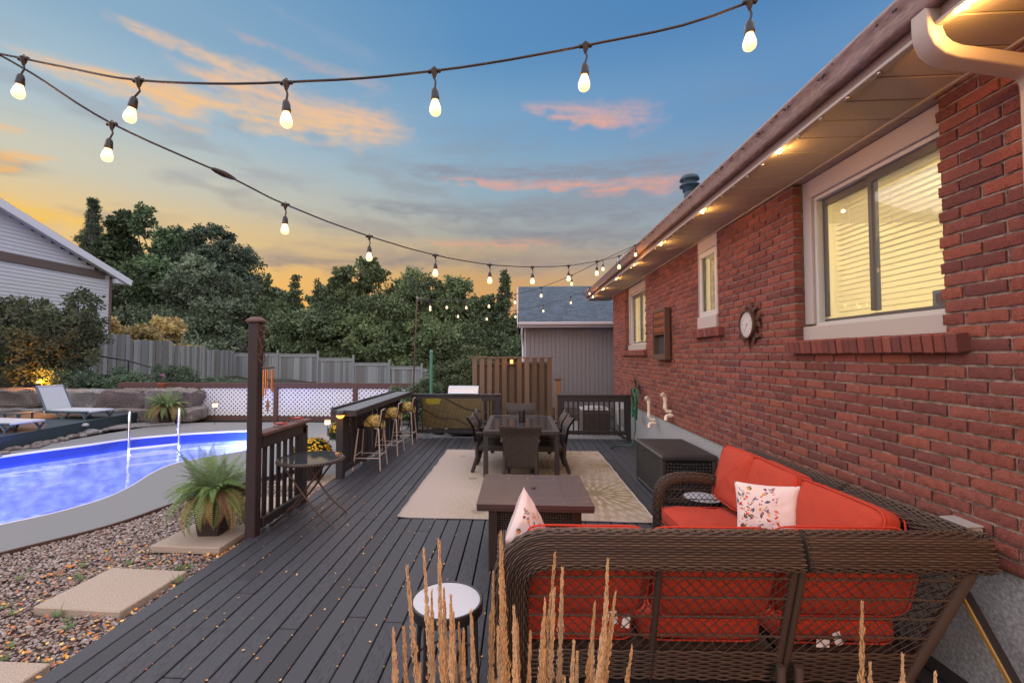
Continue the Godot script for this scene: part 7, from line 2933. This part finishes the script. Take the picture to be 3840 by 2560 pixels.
func reed_grass(called: String, label: String, at: Vector3, n: int, spanx: Array, h: float, lean: float, sd: int) -> void:
	var t := thing(called, label, "ornamental grass", at, 0.0, "clumps of feather reed grass")
	var r := RandomNumberGenerator.new()
	r.seed = sd
	var pm := []
	for i in 5:
		pm.append(plume_mesh(500 + i + sd * 10, 0.33 + 0.04 * i, 0.0118 + 0.0012 * i))
	var bl := MB.new()
	for i in n:
		var u := (i + r.randf()) / n
		var x := lerpf(spanx[0], spanx[1], u)
		var zz := r.randf_range(-0.12, 0.12)
		var hh := h * r.randf_range(0.78, 1.06)
		if i % 17 == 9:
			hh *= 1.10
		var foot := Vector3(x * 0.45, 0, zz * 0.6)
		var lx := (x * 0.9 + r.randf_range(-0.10, 0.14)) * lean * 2.4
		var pl := 0.36
		var neck := Vector3(x + lx * 0.35, hh - pl, zz + r.randf_range(-0.04, 0.04))
		var dir := (Vector3(lx + r.randf_range(-0.05, 0.07), 1.0, r.randf_range(-0.06, 0.06))).normalized()
		var pts := []
		for k in 8:
			var q := k / 7.0
			pts.append(foot.bezier_interpolate(foot + Vector3.UP * hh * 0.3, neck - dir * hh * 0.3, neck, q))
		bl.tube(pts, 0.0021, 5, false)
		var xx := dir.cross(Vector3.BACK).normalized()
		part(t, "plume", pm[r.randi_range(0, 4)], M["plume" if r.randf() < 0.6 else "plume_b"], Transform3D(Basis(xx, dir, xx.cross(dir)) * Basis(Vector3.UP, r.randf() * TAU), neck))
	var sp := part(t, "stems", bl, M.plume_b)
	sp.set_meta("kind", "stuff")
	var lv := MB.new()
	for i in 90:
		var a := r.randf() * TAU
		var d := Vector3(cos(a), 0, sin(a))
		var foot := Vector3(r.randf_range(-0.12, 0.12), 0, r.randf_range(-0.08, 0.08))
		var l := r.randf_range(0.45, 0.85) * h
		var rows := []
		for k in 9:
			var q := k / 8.0
			var p := foot + d * l * 0.45 * q * q + Vector3.UP * (l * q - l * 0.35 * q * q * q)
			var sdv := Vector3(-sin(a), 0, cos(a)) * 0.004 * (1.0 - q * 0.9)
			rows.append([p - sdv, p + sdv])
		lv.grid(rows)
	var lp := part(t, "blades", lv, M.blade)
	lp.set_meta("kind", "stuff")

func lounge_area() -> void:
	# platform
	var pf := thing("lounge_platform", "low dark boarded platform carrying the loungers, left of the pool", "platform", Vector3(-13.2, -0.16, -11.5))
	var o := pf.position
	var e0 := Vector3(-10.9, 0, -7.6)
	var e1 := Vector3(-11.75, 0, -13.4)
	var dir := (e1 - e0).normalized()
	var acr := Vector3(-1, 0, dir.x * 1.0).normalized()
	acr = Vector3(dir.z, 0, -dir.x)
	var n := 22
	for i in n:
		var b := MB.new()
		var off := acr * (0.07 + i * 0.145)
		b.bar(e0 + off + Vector3.UP * 0.19 - o, e1 + off + Vector3.UP * 0.19 - o, 0.138, 0.03, Vector3.UP, 0.004)
		part(pf, "plank", b, M.platform)
	var sk := MB.new()
	sk.bar(e0 + Vector3.UP * 0.02 - o, e1 + Vector3.UP * 0.02 - o, 0.04, 0.30)
	sk.bar(e1 + Vector3.UP * 0.02 - o, e1 + acr * 3.2 + Vector3.UP * 0.02 - o, 0.04, 0.30)
	part(pf, "skirt", sk, M.platform)
	var cl := MB.new()
	cl.lathe([Vector2(0.0, -0.02), Vector2(0.07, -0.01), Vector2(0.085, 0.02), Vector2(0.06, 0.06), Vector2(0.0, 0.075)], 16)
	single("cap_light", "small unlit pale cap lamp on the front edge of the lounge platform", "lamp", cl, M.grey_plastic, e0.lerp(e1, 0.62) + Vector3(0.05, 0.10, 0))
	# loungers
	var l0 := lounger()
	l0.position = Vector3(-12.65, 0.048, -12.05)
	l0.rotation.y = -0.13
	copy_of(l0, "sun lounger cut off by the left edge, a spotted pillow on it", Vector3(-12.35, 0.048, -9.9), -0.13)
	for q in [[Vector3(-13.28, 0.45, -12.18), "black and white spotted pillow on the lounger under the rock wall"], [Vector3(-12.98, 0.45, -10.03), "black and white spotted pillow on the lounger at the left edge"]]:
		spotted(q[1], q[0])
	var tb := MB.new()
	tb.box(Vector3(0, 0.34, 0), Vector3(0.5, 0.025, 0.4), Basis(), 0.006)
	for s in [[-1, -1], [1, -1], [-1, 1], [1, 1]]:
		tb.box(Vector3(0.21 * s[0], 0.165, 0.16 * s[1]), Vector3(0.04, 0.33, 0.04), Basis(), 0.005)
	single("low_table", "low dark side table between the two loungers", "side table", tb, M.lounger_frame, Vector3(-13.5, 0.048, -11.4))
	# armour stone wall
	var rw := thing("rock_wall", "low retaining wall of big layered brown boulders behind the loungers", "wall", Vector3(-13, -0.15, -13.9))
	o = rw.position
	var st := [[-10.95, 0.58, -13.75, 1.55, 0.62, 0.9], [-12.55, 0.55, -13.8, 1.75, 0.62, 0.9], [-14.3, 0.52, -13.9, 1.8, 0.66, 0.9], [-16.1, 0.55, -13.9, 1.9, 0.66, 0.9], [-17.9, 0.5, -13.9, 1.9, 0.7, 0.9], [-10.7, 0.12, -13.65, 1.4, 0.42, 0.9], [-12.2, 0.08, -13.6, 1.7, 0.42, 0.9], [-14.0, 0.06, -13.75, 1.9, 0.42, 0.9], [-15.9, 0.06, -13.75, 1.9, 0.42, 0.9], [-10.35, 0.10, -13.5, 0.7, 0.40, 0.7], [-17.8, 0.06, -13.75, 2.0, 0.42, 0.9]]
	for i in st.size():
		var q: Array = st[i]
		part(rw, "stone", boulder(Vector3(q[3], q[4], q[5]), 600 + i), M["stone%d" % (i % 3)], Transform3D(Basis(Vector3.UP, rf(-0.06, 0.06)), Vector3(q[0], q[1], q[2]) - o))
	# river stones along the platform
	var rs := thing("river_stones", "strip of rounded river stones along the foot of the lounge platform", "stones", Vector3(-11.2, -0.15, -10.2))
	o = rs.position
	for i in 90:
		var t := rng.randf()
		var p := e0.lerp(e1, lerpf(0.05, 0.80, t)) - acr * rf(0.06, 0.55 - 0.35 * t)
		var s := rf(0.04, 0.10) * (1.6 if i % 17 == 0 else 1.0)
		var m := MB.new()
		m.ball(Vector3.ZERO, Vector3(s * rf(0.9, 1.4), s * 0.62, s), 10, 6)
		part(rs, "stone", m, M["stone%d" % rng.randi_range(0, 2)], Transform3D(Basis(Vector3.UP, rf(0, TAU)), Vector3(p.x, -0.13 + s * 0.4, p.z) - o))
	var flat := MB.new()
	flat.box(Vector3.ZERO, Vector3(1.5, 0.07, 0.7), Basis(), 0.02)
	single("flat_stone", "flat pale flagstone at the end of the lounge platform beside the ladder", "paving slab", flat, M.stone2, Vector3(-11.0, -0.09, -12.6), 0.75)
	var wb := MB.new()
	wb.ball(Vector3.ZERO, Vector3(0.24, 0.20, 0.22), 20, 12)
	single("round_boulder", "smooth pale round boulder between the ladder and the rock wall", "boulder", wb, M.stone2, Vector3(-10.95, 0.04, -13.05))
	# flower pot on the wall
	var fp := thing("flower_pot", "small terracotta pot with a pink flower on the end of the rock wall", "flower pot", Vector3(-11.4, 0.86, -13.75))
	var pm := MB.new()
	pm.lathe([Vector2(0, 0), Vector2(0.09, 0), Vector2(0.125, 0.17), Vector2(0.14, 0.17), Vector2(0.14, 0.22), Vector2(0.11, 0.22), Vector2(0.1, 0.17)], 18)
	part(fp, "pot", pm, M.terracotta)
	part(fp, "leaves", sprig(701, 30, 0.12, 0.05, 0.12), M.leaf_mid, Transform3D(Basis(), Vector3(0, 0.25, 0)))
	part(fp, "flower", sprig(702, 14, 0.06, 0.05, 0.05), M.petal_pink, Transform3D(Basis(), Vector3(0, 0.42, 0)))
	# handrail down the bank
	var hr := thing("handrail", "thin black handrail sloping down the bank from the big bush", "handrail", Vector3(-14, 0.8, -15))
	var hm := MB.new()
	hm.tube([Vector3(-17.0, 2.2, -15.4) - hr.position, Vector3(-14.8, 1.75, -16.2) - hr.position, Vector3(-12.9, 1.02, -17.0) - hr.position], 0.028, 8)
	part(hr, "rail", hm, M.black_metal)
	var hp := MB.new()
	hp.tube([Vector3(-14.8, 1.75, -16.2) - hr.position, Vector3(-14.8, 0.7, -16.2) - hr.position], 0.025, 8)
	part(hr, "post", hp, M.black_metal)
	var tm := MB.new()
	tm.box(Vector3(0, 0, 0), Vector3(3.4, 0.22, 0.22), Basis(Vector3.UP, 0.05), 0.02)
	single("timber_edge", "pale weathered timber on the bank below the side fence", "timber", tm, M.fence2, Vector3(-16.2, 0.95, -16.6))

func lounger() -> Node3D:
	var t := thing("sun_lounger", "white sling sun lounger under the rock wall, its back raised", "sun lounger", Vector3.ZERO, 0.0, "sun loungers on the platform")
	# foot towards +x
	var sl := MB.new()
	sl.box(Vector3(0.32, 0.375, 0), Vector3(1.36, 0.03, 0.62), Basis(), 0.012)
	part(t, "sling_seat", sl, M.sling)
	var bs := MB.new()
	bs.box(Vector3(-0.62, 0.68, 0), Vector3(0.72, 0.03, 0.62), Basis(Vector3.BACK, -1.08), 0.012)
	part(t, "sling_back", bs, M.sling)
	for s in [-1.0, 1.0]:
		var m := MB.new()
		m.tube([Vector3(1.02, 0.36, 0.33 * s), Vector3(0.3, 0.345, 0.33 * s), Vector3(-0.45, 0.35, 0.33 * s), Vector3(-0.62, 0.66, 0.33 * s), Vector3(-0.82, 1.02, 0.33 * s)], 0.028, 8)
		part(t, "side_rail", m, M.lounger_frame)
		for q in [[0.85, 0.62, 0.95], [-0.05, -0.3, 0.25]]:
			var l := MB.new()
			l.tube([Vector3(q[0] - 0.12, 0.34, 0.32 * s), Vector3((q[0] + q[2]) * 0.5 - 0.02, 0.2, 0.33 * s), Vector3(q[2], 0.02, 0.34 * s), Vector3(q[2] - 0.14, 0.02, 0.34 * s), Vector3(q[2] - 0.05, 0.2, 0.33 * s), Vector3(q[2] + 0.10, 0.33, 0.32 * s)], 0.026, 8)
			part(t, "leg", l, M.lounger_frame)
	var fb := MB.new()
	fb.box(Vector3(1.02, 0.36, 0), Vector3(0.05, 0.05, 0.68), Basis(), 0.015)
	fb.box(Vector3(-0.82, 1.02, 0), Vector3(0.05, 0.05, 0.68), Basis(Vector3.BACK, -1.08), 0.015)
	part(t, "cross_bar", fb, M.sling)
	return t

func spotted(label: String, at: Vector3) -> void:
	if not M.has("spots"):
		var im := Image.create(128, 96, false, Image.FORMAT_RGB8)
		for y in 96:
			for x in 128:
				var c := Color(0.80, 0.80, 0.80)
				var cx := fposmod(x + (16 if int(y / 26) % 2 == 1 else 0), 32.0) - 16.0
				var cy := fposmod(y, 26.0) - 13.0
				var d := Vector2(cx, cy * 1.15).length()
				if d < 11.0:
					c = Color(0.13, 0.15, 0.17)
				elif d < 12.5:
					c = Color(0.45, 0.47, 0.5)
				if d < 5.0:
					c = Color(0.25, 0.27, 0.29)
				im.set_pixel(x, y, c)
		printed("spots", im, 0.95)
	var t := thing("lumbar_pillow", label, "pillow", at, 0.0, "spotted pillows on the loungers")
	var z := Vector3(0.75, 0.55, 0.45).normalized()
	var x := Vector3.UP.cross(z).normalized()
	t.transform.basis = Basis(x, z.cross(x), z)
	for s in [1.0, -1.0]:
		var rows := []
		for i in 17:
			var row := []
			for j in 13:
				var u := i / 16.0 * 2.0 - 1.0
				var w := j / 12.0 * 2.0 - 1.0
				row.append(Vector3(u * 0.27, w * 0.17, s * 0.075 * pow(maxf(0.0, (1.0 - u * u) * (1.0 - w * w)), 0.45)))
			rows.append(row)
		var m := MB.new()
		m.grid(rows, false, false, s < 0)
		part(t, "front" if s > 0 else "back", m, M.spots)

func build_small() -> void:
	# privacy screen, board on board
	var ps := thing("privacy_screen", "brown board on board wooden privacy screen beyond the step opening", "screen", Vector3(-0.19, -0.15, -13.0))
	var o := ps.position
	for i in 11:
		var b := MB.new()
		b.box(Vector3(-1.27 + i * 0.216, 0.86, -12.95) - o, Vector3(0.135, 2.02, 0.022), Basis(Vector3.BACK, rf(-0.004, 0.004)), 0.004)
		part(ps, "board", b, M["screen%d" % rng.randi_range(0, 2)])
		if i < 10:
			var c := MB.new()
			c.box(Vector3(-1.162 + i * 0.216, 0.80, -13.03) - o, Vector3(0.15, 1.9, 0.022), Basis(), 0.004)
			part(ps, "back_board", c, M.screen1)
	var cp := MB.new()
	cp.box(Vector3(-0.19, 1.89, -12.99) - o, Vector3(2.34, 0.035, 0.15), Basis(), 0.005)
	part(ps, "cap", cp, M.screen2)
	var rl := MB.new()
	for y in [0.3, 1.72]:
		rl.box(Vector3(-0.19, y, -12.99) - o, Vector3(2.26, 0.09, 0.04), Basis(), 0.005)
	part(ps, "rail", rl, M.screen1)
	# grill
	var g := thing("gas_grill", "stainless steel gas grill showing its hood above the far railing", "grill", Vector3(-1.43, -0.14, -11.75))
	var rows := []
	for k in 13:
		var a := lerpf(-0.25, PI - 0.05, k / 12.0)
		rows.append([Vector3(-0.39, 1.05 + 0.25 * maxf(sin(a), 0.0) + minf(0.0, sin(a)) * 0.1, cos(a) * 0.24), Vector3(0.39, 1.05 + 0.25 * maxf(sin(a), 0.0) + minf(0.0, sin(a)) * 0.1, cos(a) * 0.24)])
	var hm := MB.new()
	hm.grid(rows, false, false, true)
	for s in [0, 1]:
		var c := Vector3(-0.39 if s == 0 else 0.39, 1.05, 0)
		for k in 12:
			hm.tri(c, rows[k][s], rows[k + 1][s])
	part(g, "hood", hm, M.steel)
	var hd := MB.new()
	hd.tube([Vector3(-0.3, 1.12, 0.28), Vector3(0.3, 1.12, 0.28)], 0.012, 8)
	part(g, "handle", hd, M.chrome)
	var bd := MB.new()
	bd.box(Vector3(0, 0.93, 0), Vector3(0.78, 0.2, 0.46), Basis(), 0.01)
	part(g, "firebox", bd, M.steel)
	var cb := MB.new()
	cb.box(Vector3(0, 0.44, 0), Vector3(0.74, 0.76, 0.44), Basis(), 0.01)
	part(g, "cabinet", cb, M.black_metal)
	for s in [-1.0, 1.0]:
		var sh := MB.new()
		sh.box(Vector3(0.60 * s, 0.98, 0), Vector3(0.40, 0.08, 0.42), Basis(), 0.01)
		part(g, "side_shelf", sh, M.steel)
	# green post
	var gp := thing("green_post", "green painted metal post with a rounded top beyond the far railing", "post", Vector3(-2.55, -0.15, -13.0))
	var gm := MB.new()
	gm.lathe([Vector2(0.048, 0), Vector2(0.048, 2.18), Vector2(0.055, 2.18), Vector2(0.055, 2.21), Vector2(0.035, 2.25), Vector2(0.0, 2.265)], 14)
	part(gp, "shaft", gm, M.green_metal)
	# air conditioner
	var ac := thing("air_conditioner", "grey outdoor air conditioning unit behind the right railing", "air conditioner", Vector3(2.05, -0.16, -12.4))
	var am := MB.new()
	am.box(Vector3(0, 0.33, 0), Vector3(0.74, 0.64, 0.70), Basis(), 0.07)
	part(ac, "body", am, M.brown_band)
	for i in 24:
		var f := MB.new()
		f.box(Vector3(-0.33 + i * 0.0285, 0.33, 0.352), Vector3(0.012, 0.52, 0.014))
		part(ac, "louver", f, M.black_metal)
	var tp := MB.new()
	tp.box(Vector3(0, 0.665, 0), Vector3(0.78, 0.04, 0.74), Basis(), 0.018)
	tp.lathe([Vector2(0.31, 0.69), Vector2(0.30, 0.72), Vector2(0.05, 0.73), Vector2(0.0, 0.73)], 24)
	part(ac, "top", tp, M.grey_plastic)
	var mb := MB.new()
	mb.box(Vector3.ZERO, Vector3(0.12, 0.42, 0.3), Basis(), 0.01)
	single("meter_box", "grey electrical box on the foundation beside the air conditioner", "electrical box", mb, M.grey_plastic, Vector3(2.58, 0.4, -11.6))
	# hose on its hanger
	var hs := thing("garden_hose", "coiled green garden hose hanging on the brick wall", "hose", Vector3(2.52, 0.95, -9.85))
	for k in 6:
		var pts := []
		var ww := 0.15 + 0.02 * rf(-1, 1)
		var ll := 0.62 + rf(-0.12, 0.05)
		for i in 29:
			var a := TAU * i / 28
			pts.append(Vector3(-0.012 * k + 0.03 * sin(a * 2 + k), 0.28 - ll * 0.5 + cos(a) * ll * 0.5, sin(a) * ww * (1.0 + 0.15 * sin(a * 3 + k)) * (1.0 if cos(a) < 0.6 else 0.7)))
		var m := MB.new()
		m.tube(pts, 0.012, 8, false)
		part(hs, "coil", m, M.hose)
	var tl := MB.new()
	tl.tube([Vector3(-0.05, -0.2, 0.12), Vector3(-0.06, -0.6, 0.15), Vector3(-0.12, -0.9, 0.12), Vector3(-0.5, -0.935, 0.05), Vector3(-0.62, -0.935, 0.3)], 0.012, 8)
	part(hs, "tail", tl, M.hose)
	for q in [[0.10, 0.34], [-0.22, 0.44]]:
		var m := MB.new()
		for k in 5:
			var pts := []
			for i in 17:
				var a := TAU * i / 16
				pts.append(Vector3(0.0, q[1] + cos(a) * 0.05 * (1.0 + 0.2 * k) - 0.02 * k, q[0] + 0.035 * (k - 2) + sin(a) * 0.022))
			m.tube(pts, 0.0045, 5, false)
		m.tube([Vector3(0.08, q[1], q[0]), Vector3(-0.08, q[1] - 0.04, q[0]), Vector3(-0.1, q[1] + 0.03, q[0])], 0.008, 6)
		var hk := single("hose_hanger", "curly black iron hose hanger on the brick wall above the hose" if q[0] > 0 else "taller black iron ornament on the brick wall beside the hose hanger", "hanger", m, M.black_metal, hs.position + Vector3(0.05, 0.0, 0))
	# plastic vent pipes
	var pa := [Vector3(2.66, 0.64, -8.80), Vector3(2.55, 0.64, -8.80), Vector3(2.50, 0.60, -8.80), Vector3(2.49, 0.55, -8.80)]
	for q in [["white plastic vent pipe on the wall beside the hose, the farther of two", Vector3(2.52, 0.60, -8.80), 0.52], ["white plastic vent pipe on the brick wall above the storage box, the nearer of two", Vector3(2.56, 0.86, -7.95), 0.40]]:
		var t := thing("vent_pipe", q[0], "pipe", q[1], 0.0, "white plastic vent pipes on the brick wall")
		var h: float = q[2]
		var m := MB.new()
		m.tube([Vector3(0.10, 0.05, 0.0), Vector3(0.03, 0.05, 0.0), Vector3(-0.01, 0.045, 0.01), Vector3(-0.03, 0.02, 0.03), Vector3(-0.035, -0.03, 0.05)], 0.030, 10)
		part(t, "lower_elbow", m, M.pvc)
		var m2 := MB.new()
		m2.tube([Vector3(0.10, 0.11, -0.06), Vector3(0.02, 0.12, -0.08), Vector3(0.0, 0.17, -0.09), Vector3(0, 0.20, -0.09), Vector3(0, h - 0.06, -0.09), Vector3(-0.01, h - 0.01, -0.08), Vector3(-0.04, h + 0.02, -0.06), Vector3(-0.08, h + 0.0, -0.03)], 0.030, 10)
		part(t, "riser", m2, M.pvc)
		var c := MB.new()
		for y in [0.19, h - 0.07]:
			c.lathe([Vector2(0.030, y - 0.03), Vector2(0.036, y - 0.03), Vector2(0.036, y + 0.03), Vector2(0.030, y + 0.03)], 14, Vector3(0, 0, -0.09))
		c.lathe([Vector2(0.030, -0.02), Vector2(0.037, -0.02), Vector2(0.037, 0.02), Vector2(0.030, 0.02)], 14, Vector3(0.05, 0.05, 0), Basis(Vector3.BACK, PI / 2))
		part(t, "collar", c, M.pvc)
	# sun thermometer
	var th := thing("sun_thermometer", "round outdoor thermometer in a rusty sun shaped frame on the brick wall", "thermometer", Vector3(2.64, 2.30, -5.26))
	var bx := Basis(Vector3.UP, Vector3.LEFT, Vector3.BACK)
	var rim := MB.new()
	rim.lathe([Vector2(0.155, -0.01), Vector2(0.165, 0.03), Vector2(0.165, 0.055), Vector2(0.150, 0.062), Vector2(0.142, 0.045)], 32, Vector3.ZERO, bx)
	part(th, "rim", rim, M.rust)
	var rays := MB.new()
	for k in 12:
		var a := TAU * k / 12 + 0.12
		var len := 0.13 if k % 2 == 0 else 0.10
		var d := Vector3(0, cos(a), sin(a))
		var s := Vector3(0, -sin(a), cos(a))
		var pts := []
		for i in 7:
			var q := i / 6.0
			pts.append(d * (0.15 + len * q) + s * 0.022 * sin(q * PI * 1.6) * (1.0 if k % 2 == 0 else -1.0) + Vector3(-0.012, 0, 0))
		rays.tube(pts, [0.024, 0.032, 0.034, 0.028, 0.020, 0.011, 0.002], 6, true, 0.45, Vector3.RIGHT)
	part(th, "rays", rays, M.rust)
	var im := Image.create(128, 128, false, Image.FORMAT_RGB8)
	for y in 128:
		for x in 128:
			var p := Vector2(x - 63.5, y - 63.5)
			var r := p.length()
			var c := Color(0.74, 0.72, 0.70)
			var a := fposmod(p.angle(), TAU / 40.0)
			if r > 50.0 and r < 58.0 and a < 0.035:
				c = Color(0.35, 0.33, 0.32)
			if r > 36.0 and r < 46.0 and fposmod(p.angle(), TAU / 12.0) < 0.14 and sin(p.angle() * 36.0 + r) > -0.2:
				c = Color(0.42, 0.42, 0.42)
			var nd := p.rotated(-2.2)
			if nd.x > -10 and nd.x < 44 and absf(nd.y) < 1.6:
				c = Color(0.18, 0.18, 0.18)
			if r < 6.0:
				c = Color(0.3, 0.3, 0.3)
			im.set_pixel(x, y, c)
	var dl := MB.new()
	for k in 32:
		var a0 := TAU * k / 32
		var a1 := TAU * (k + 1) / 32
		var k0 := dl.v.size()
		dl.tri(Vector3(-0.044, 0, 0), Vector3(-0.044, cos(a0) * 0.146, sin(a0) * 0.146), Vector3(-0.044, cos(a1) * 0.146, sin(a1) * 0.146))
		dl.uv[k0] = Vector2(0.5, 0.5)
		dl.uv[k0 + 1] = Vector2(0.5 - sin(a0) * -0.5, 0.5 - cos(a0) * 0.5)
		dl.uv[k0 + 2] = Vector2(0.5 - sin(a1) * -0.5, 0.5 - cos(a1) * 0.5)
	part(th, "dial", dl, printed("dial_print", im, 0.4))
	# small wooden rack
	var rk := thing("wall_rack", "weathered wooden rack with small square openings hung on the brick wall", "rack", Vector3(2.63, 1.87, -8.28))
	var fr := MB.new()
	for z in [-0.33, 0.33]:
		fr.box(Vector3(-0.05, 0.46, z), Vector3(0.10, 0.92, 0.05), Basis(), 0.006)
	fr.box(Vector3(-0.05, 0.89, 0), Vector3(0.098, 0.06, 0.61), Basis(), 0.006)
	fr.box(Vector3(-0.05, 0.05, 0), Vector3(0.098, 0.10, 0.61), Basis(), 0.006)
	part(rk, "frame", fr, M.old_wood)
	var bk := MB.new()
	bk.box(Vector3(-0.012, 0.47, 0), Vector3(0.02, 0.8, 0.6))
	part(rk, "back", bk, M.slate)
	for k in 3:
		var b := MB.new()
		b.box(Vector3(-0.06, 0.46 + k * 0.135, 0), Vector3(0.07, 0.02, 0.6), Basis(), 0.004)
		part(rk, "bar", b, M.old_wood)
	for k in 3:
		for j in 4:
			var b := MB.new()
			b.lathe([Vector2(0.03, 0.0), Vector2(0.052, 0.03), Vector2(0.056, 0.09), Vector2(0.04, 0.11)], 10, Vector3(-0.055, 0.475 + k * 0.135, -0.225 + j * 0.15))
			part(rk, "cup", b, M.terracotta)
	# outlet box and the leaning bars by the foundation
	var ob := MB.new()
	ob.box(Vector3(0, 0, 0), Vector3(0.09, 0.11, 0.17), Basis(), 0.012)
	ob.box(Vector3(0.0, 0.056, 0), Vector3(0.10, 0.01, 0.18), Basis(Vector3.BACK, 0.06), 0.003)
	single("outlet_box", "grey outlet box on the brick wall just above the sofa back", "outlet", ob, M.grey_plastic, Vector3(2.61, 0.915, -2.84))
	var lb := thing("leaning_bar", "long black bar with a yellow edge leaning behind the sofa corner", "bar", Vector3(2.4, 0, -2.2))
	var l1 := MB.new()
	l1.bar(Vector3(0.12, 0.03, -0.10), Vector3(0.15, 0.66, -0.62), 0.05, 0.03, Vector3.UP, 0.006)
	part(lb, "bar", l1, M.black_metal)
	var l2 := MB.new()
	l2.bar(Vector3(0.085, 0.03, -0.09), Vector3(0.115, 0.66, -0.61), 0.010, 0.03, Vector3.UP, 0.004)
	part(lb, "yellow_edge", l2, M.yellow_edge)
	# white globe at the right edge of the picture
	var wg := thing("wall_lamp", "unlit white rounded wall lamp cut off by the right edge of the picture", "lamp", Vector3(2.55, 2.44, -2.20))
	var wm := MB.new()
	wm.lathe([Vector2(0.0, 0.0), Vector2(0.05, 0.006), Vector2(0.09, 0.03), Vector2(0.112, 0.075), Vector2(0.112, 0.13), Vector2(0.107, 0.132), Vector2(0.095, 0.32), Vector2(0.085, 0.5)], 28)
	part(wg, "shade", wm, M.white_plastic)
	var wb := MB.new()
	wb.box(Vector3(0.0, 0.56, 0), Vector3(0.18, 0.13, 0.12), Basis(), 0.02)
	part(wg, "bracket", wb, M.white_plastic)
	# security sticker on the near window
	var sk := thing("window_sticker", "small grey sticker with a shield in the lower corner of the near window", "sticker", Vector3(2.825, 2.32, -3.16))
	var s1 := MB.new()
	s1.box(Vector3.ZERO, Vector3(0.003, 0.14, 0.12))
	part(sk, "card", s1, M.grey_sash)
	var s2 := MB.new()
	s2.prism(PackedVector2Array([Vector2(-0.035, 0.045), Vector2(0.035, 0.045), Vector2(0.035, -0.005), Vector2(0, -0.045), Vector2(-0.035, -0.005)]), 0.003, Vector3(-0.002, 0, 0), Basis(Vector3.BACK, Vector3.UP, Vector3.LEFT))
	part(sk, "shield", s2, M.rust)
	# wind chime on the tall post
	var wc := thing("wind_chime", "copper wind chime hanging from a bracket on the tall post", "wind chime", Vector3(-2.70, 1.62, -4.70))
	var br := MB.new()
	for k in 4:
		var pts := []
		for i in 12:
			var a := i / 11.0 * 4.5
			pts.append(Vector3(-0.10 + 0.035 * (k % 2) + 0.05 * cos(a + k) * (1.0 - i / 14.0), 0.55 - 0.08 * k + 0.06 * sin(a + k), 0))
		br.tube(pts, 0.006, 5)
	br.tube([Vector3(-0.12, 0.62, 0), Vector3(-0.06, 0.66, 0), Vector3(0.01, 0.58, 0)], 0.007, 6)
	part(wc, "bracket", br, M.rust)
	var ds := MB.new()
	ds.lathe([Vector2(0, 0.19), Vector2(0.062, 0.19), Vector2(0.066, 0.198), Vector2(0.062, 0.207), Vector2(0, 0.208)], 22)
	part(wc, "top_disc", ds, M.red_wood)
	var cd := MB.new()
	cd.tube([Vector3(0.01, 0.58, 0), Vector3(0, 0.42, 0)], 0.002, 4)
	for k in 3:
		var a := TAU * k / 3
		cd.tube([Vector3(0, 0.35, 0), Vector3(cos(a) * 0.05, 0.207, sin(a) * 0.05)], 0.0012, 4)
	cd.tube([Vector3(0, 0.2, 0), Vector3(0, -0.13, 0)], 0.0015, 4)
	var rg := []
	for i in 15:
		var a := TAU * i / 14
		rg.append(Vector3(cos(a) * 0.014, 0.385 + sin(a) * 0.018, 0))
	cd.tube(rg, 0.003, 5, false)
	part(wc, "cord", cd, M.bronze)
	for k in 5:
		var a := TAU * k / 5 + 0.3
		var l: float = [0.23, 0.27, 0.30, 0.21, 0.25][k]
		var m := MB.new()
		m.tube([Vector3(cos(a) * 0.048, 0.175, sin(a) * 0.048), Vector3(cos(a) * 0.048, 0.175 - l, sin(a) * 0.048)], 0.0085, 10)
		part(wc, "tube", m, M.copper)
	var st := MB.new()
	st.lathe([Vector2(0, 0.06), Vector2(0.026, 0.062), Vector2(0.026, 0.078), Vector2(0, 0.08)], 16)
	part(wc, "striker", st, M.newel)
	var sa := MB.new()
	sa.prism(PackedVector2Array([Vector2(0, -0.13), Vector2(0.018, -0.19), Vector2(0.012, -0.26), Vector2(0, -0.285), Vector2(-0.014, -0.25), Vector2(-0.016, -0.2)]), 0.006)
	part(wc, "sail", sa, M.newel)
	# painted metal crab ornaments on the railing cap
	for q in [[Vector3(-2.86, 1.096, -5.26), "small red metal crab ornament on the railing cap, nearer the tall post"], [Vector3(-2.88, 1.096, -5.72), "small red metal crab ornament on the railing cap, farther from the tall post"]]:
		var t := thing("crab_ornament", q[1], "ornament", q[0], 0.4, "red ornaments on the railing cap")
		var m := MB.new()
		m.ball(Vector3(0, 0.035, 0), Vector3(0.05, 0.02, 0.038), 14, 8)
		part(t, "body", m, M.red_ornament)
		for s in [-1.0, 1.0]:
			for k in 4:
				var l := MB.new()
				var z := -0.024 + 0.016 * k
				l.tube([Vector3(0.03 * s, 0.03, z), Vector3(0.06 * s, 0.034, z * 1.5), Vector3(0.075 * s, 0.0, z * 1.8)], 0.0035, 5)
				part(t, "leg", l, M.red_ornament)
			var c := MB.new()
			c.tube([Vector3(0.035 * s, 0.04, 0.03), Vector3(0.07 * s, 0.055, 0.045), Vector3(0.085 * s, 0.075, 0.04)], [0.005, 0.008, 0.003], 6)
			part(t, "claw", c, M.red_ornament)
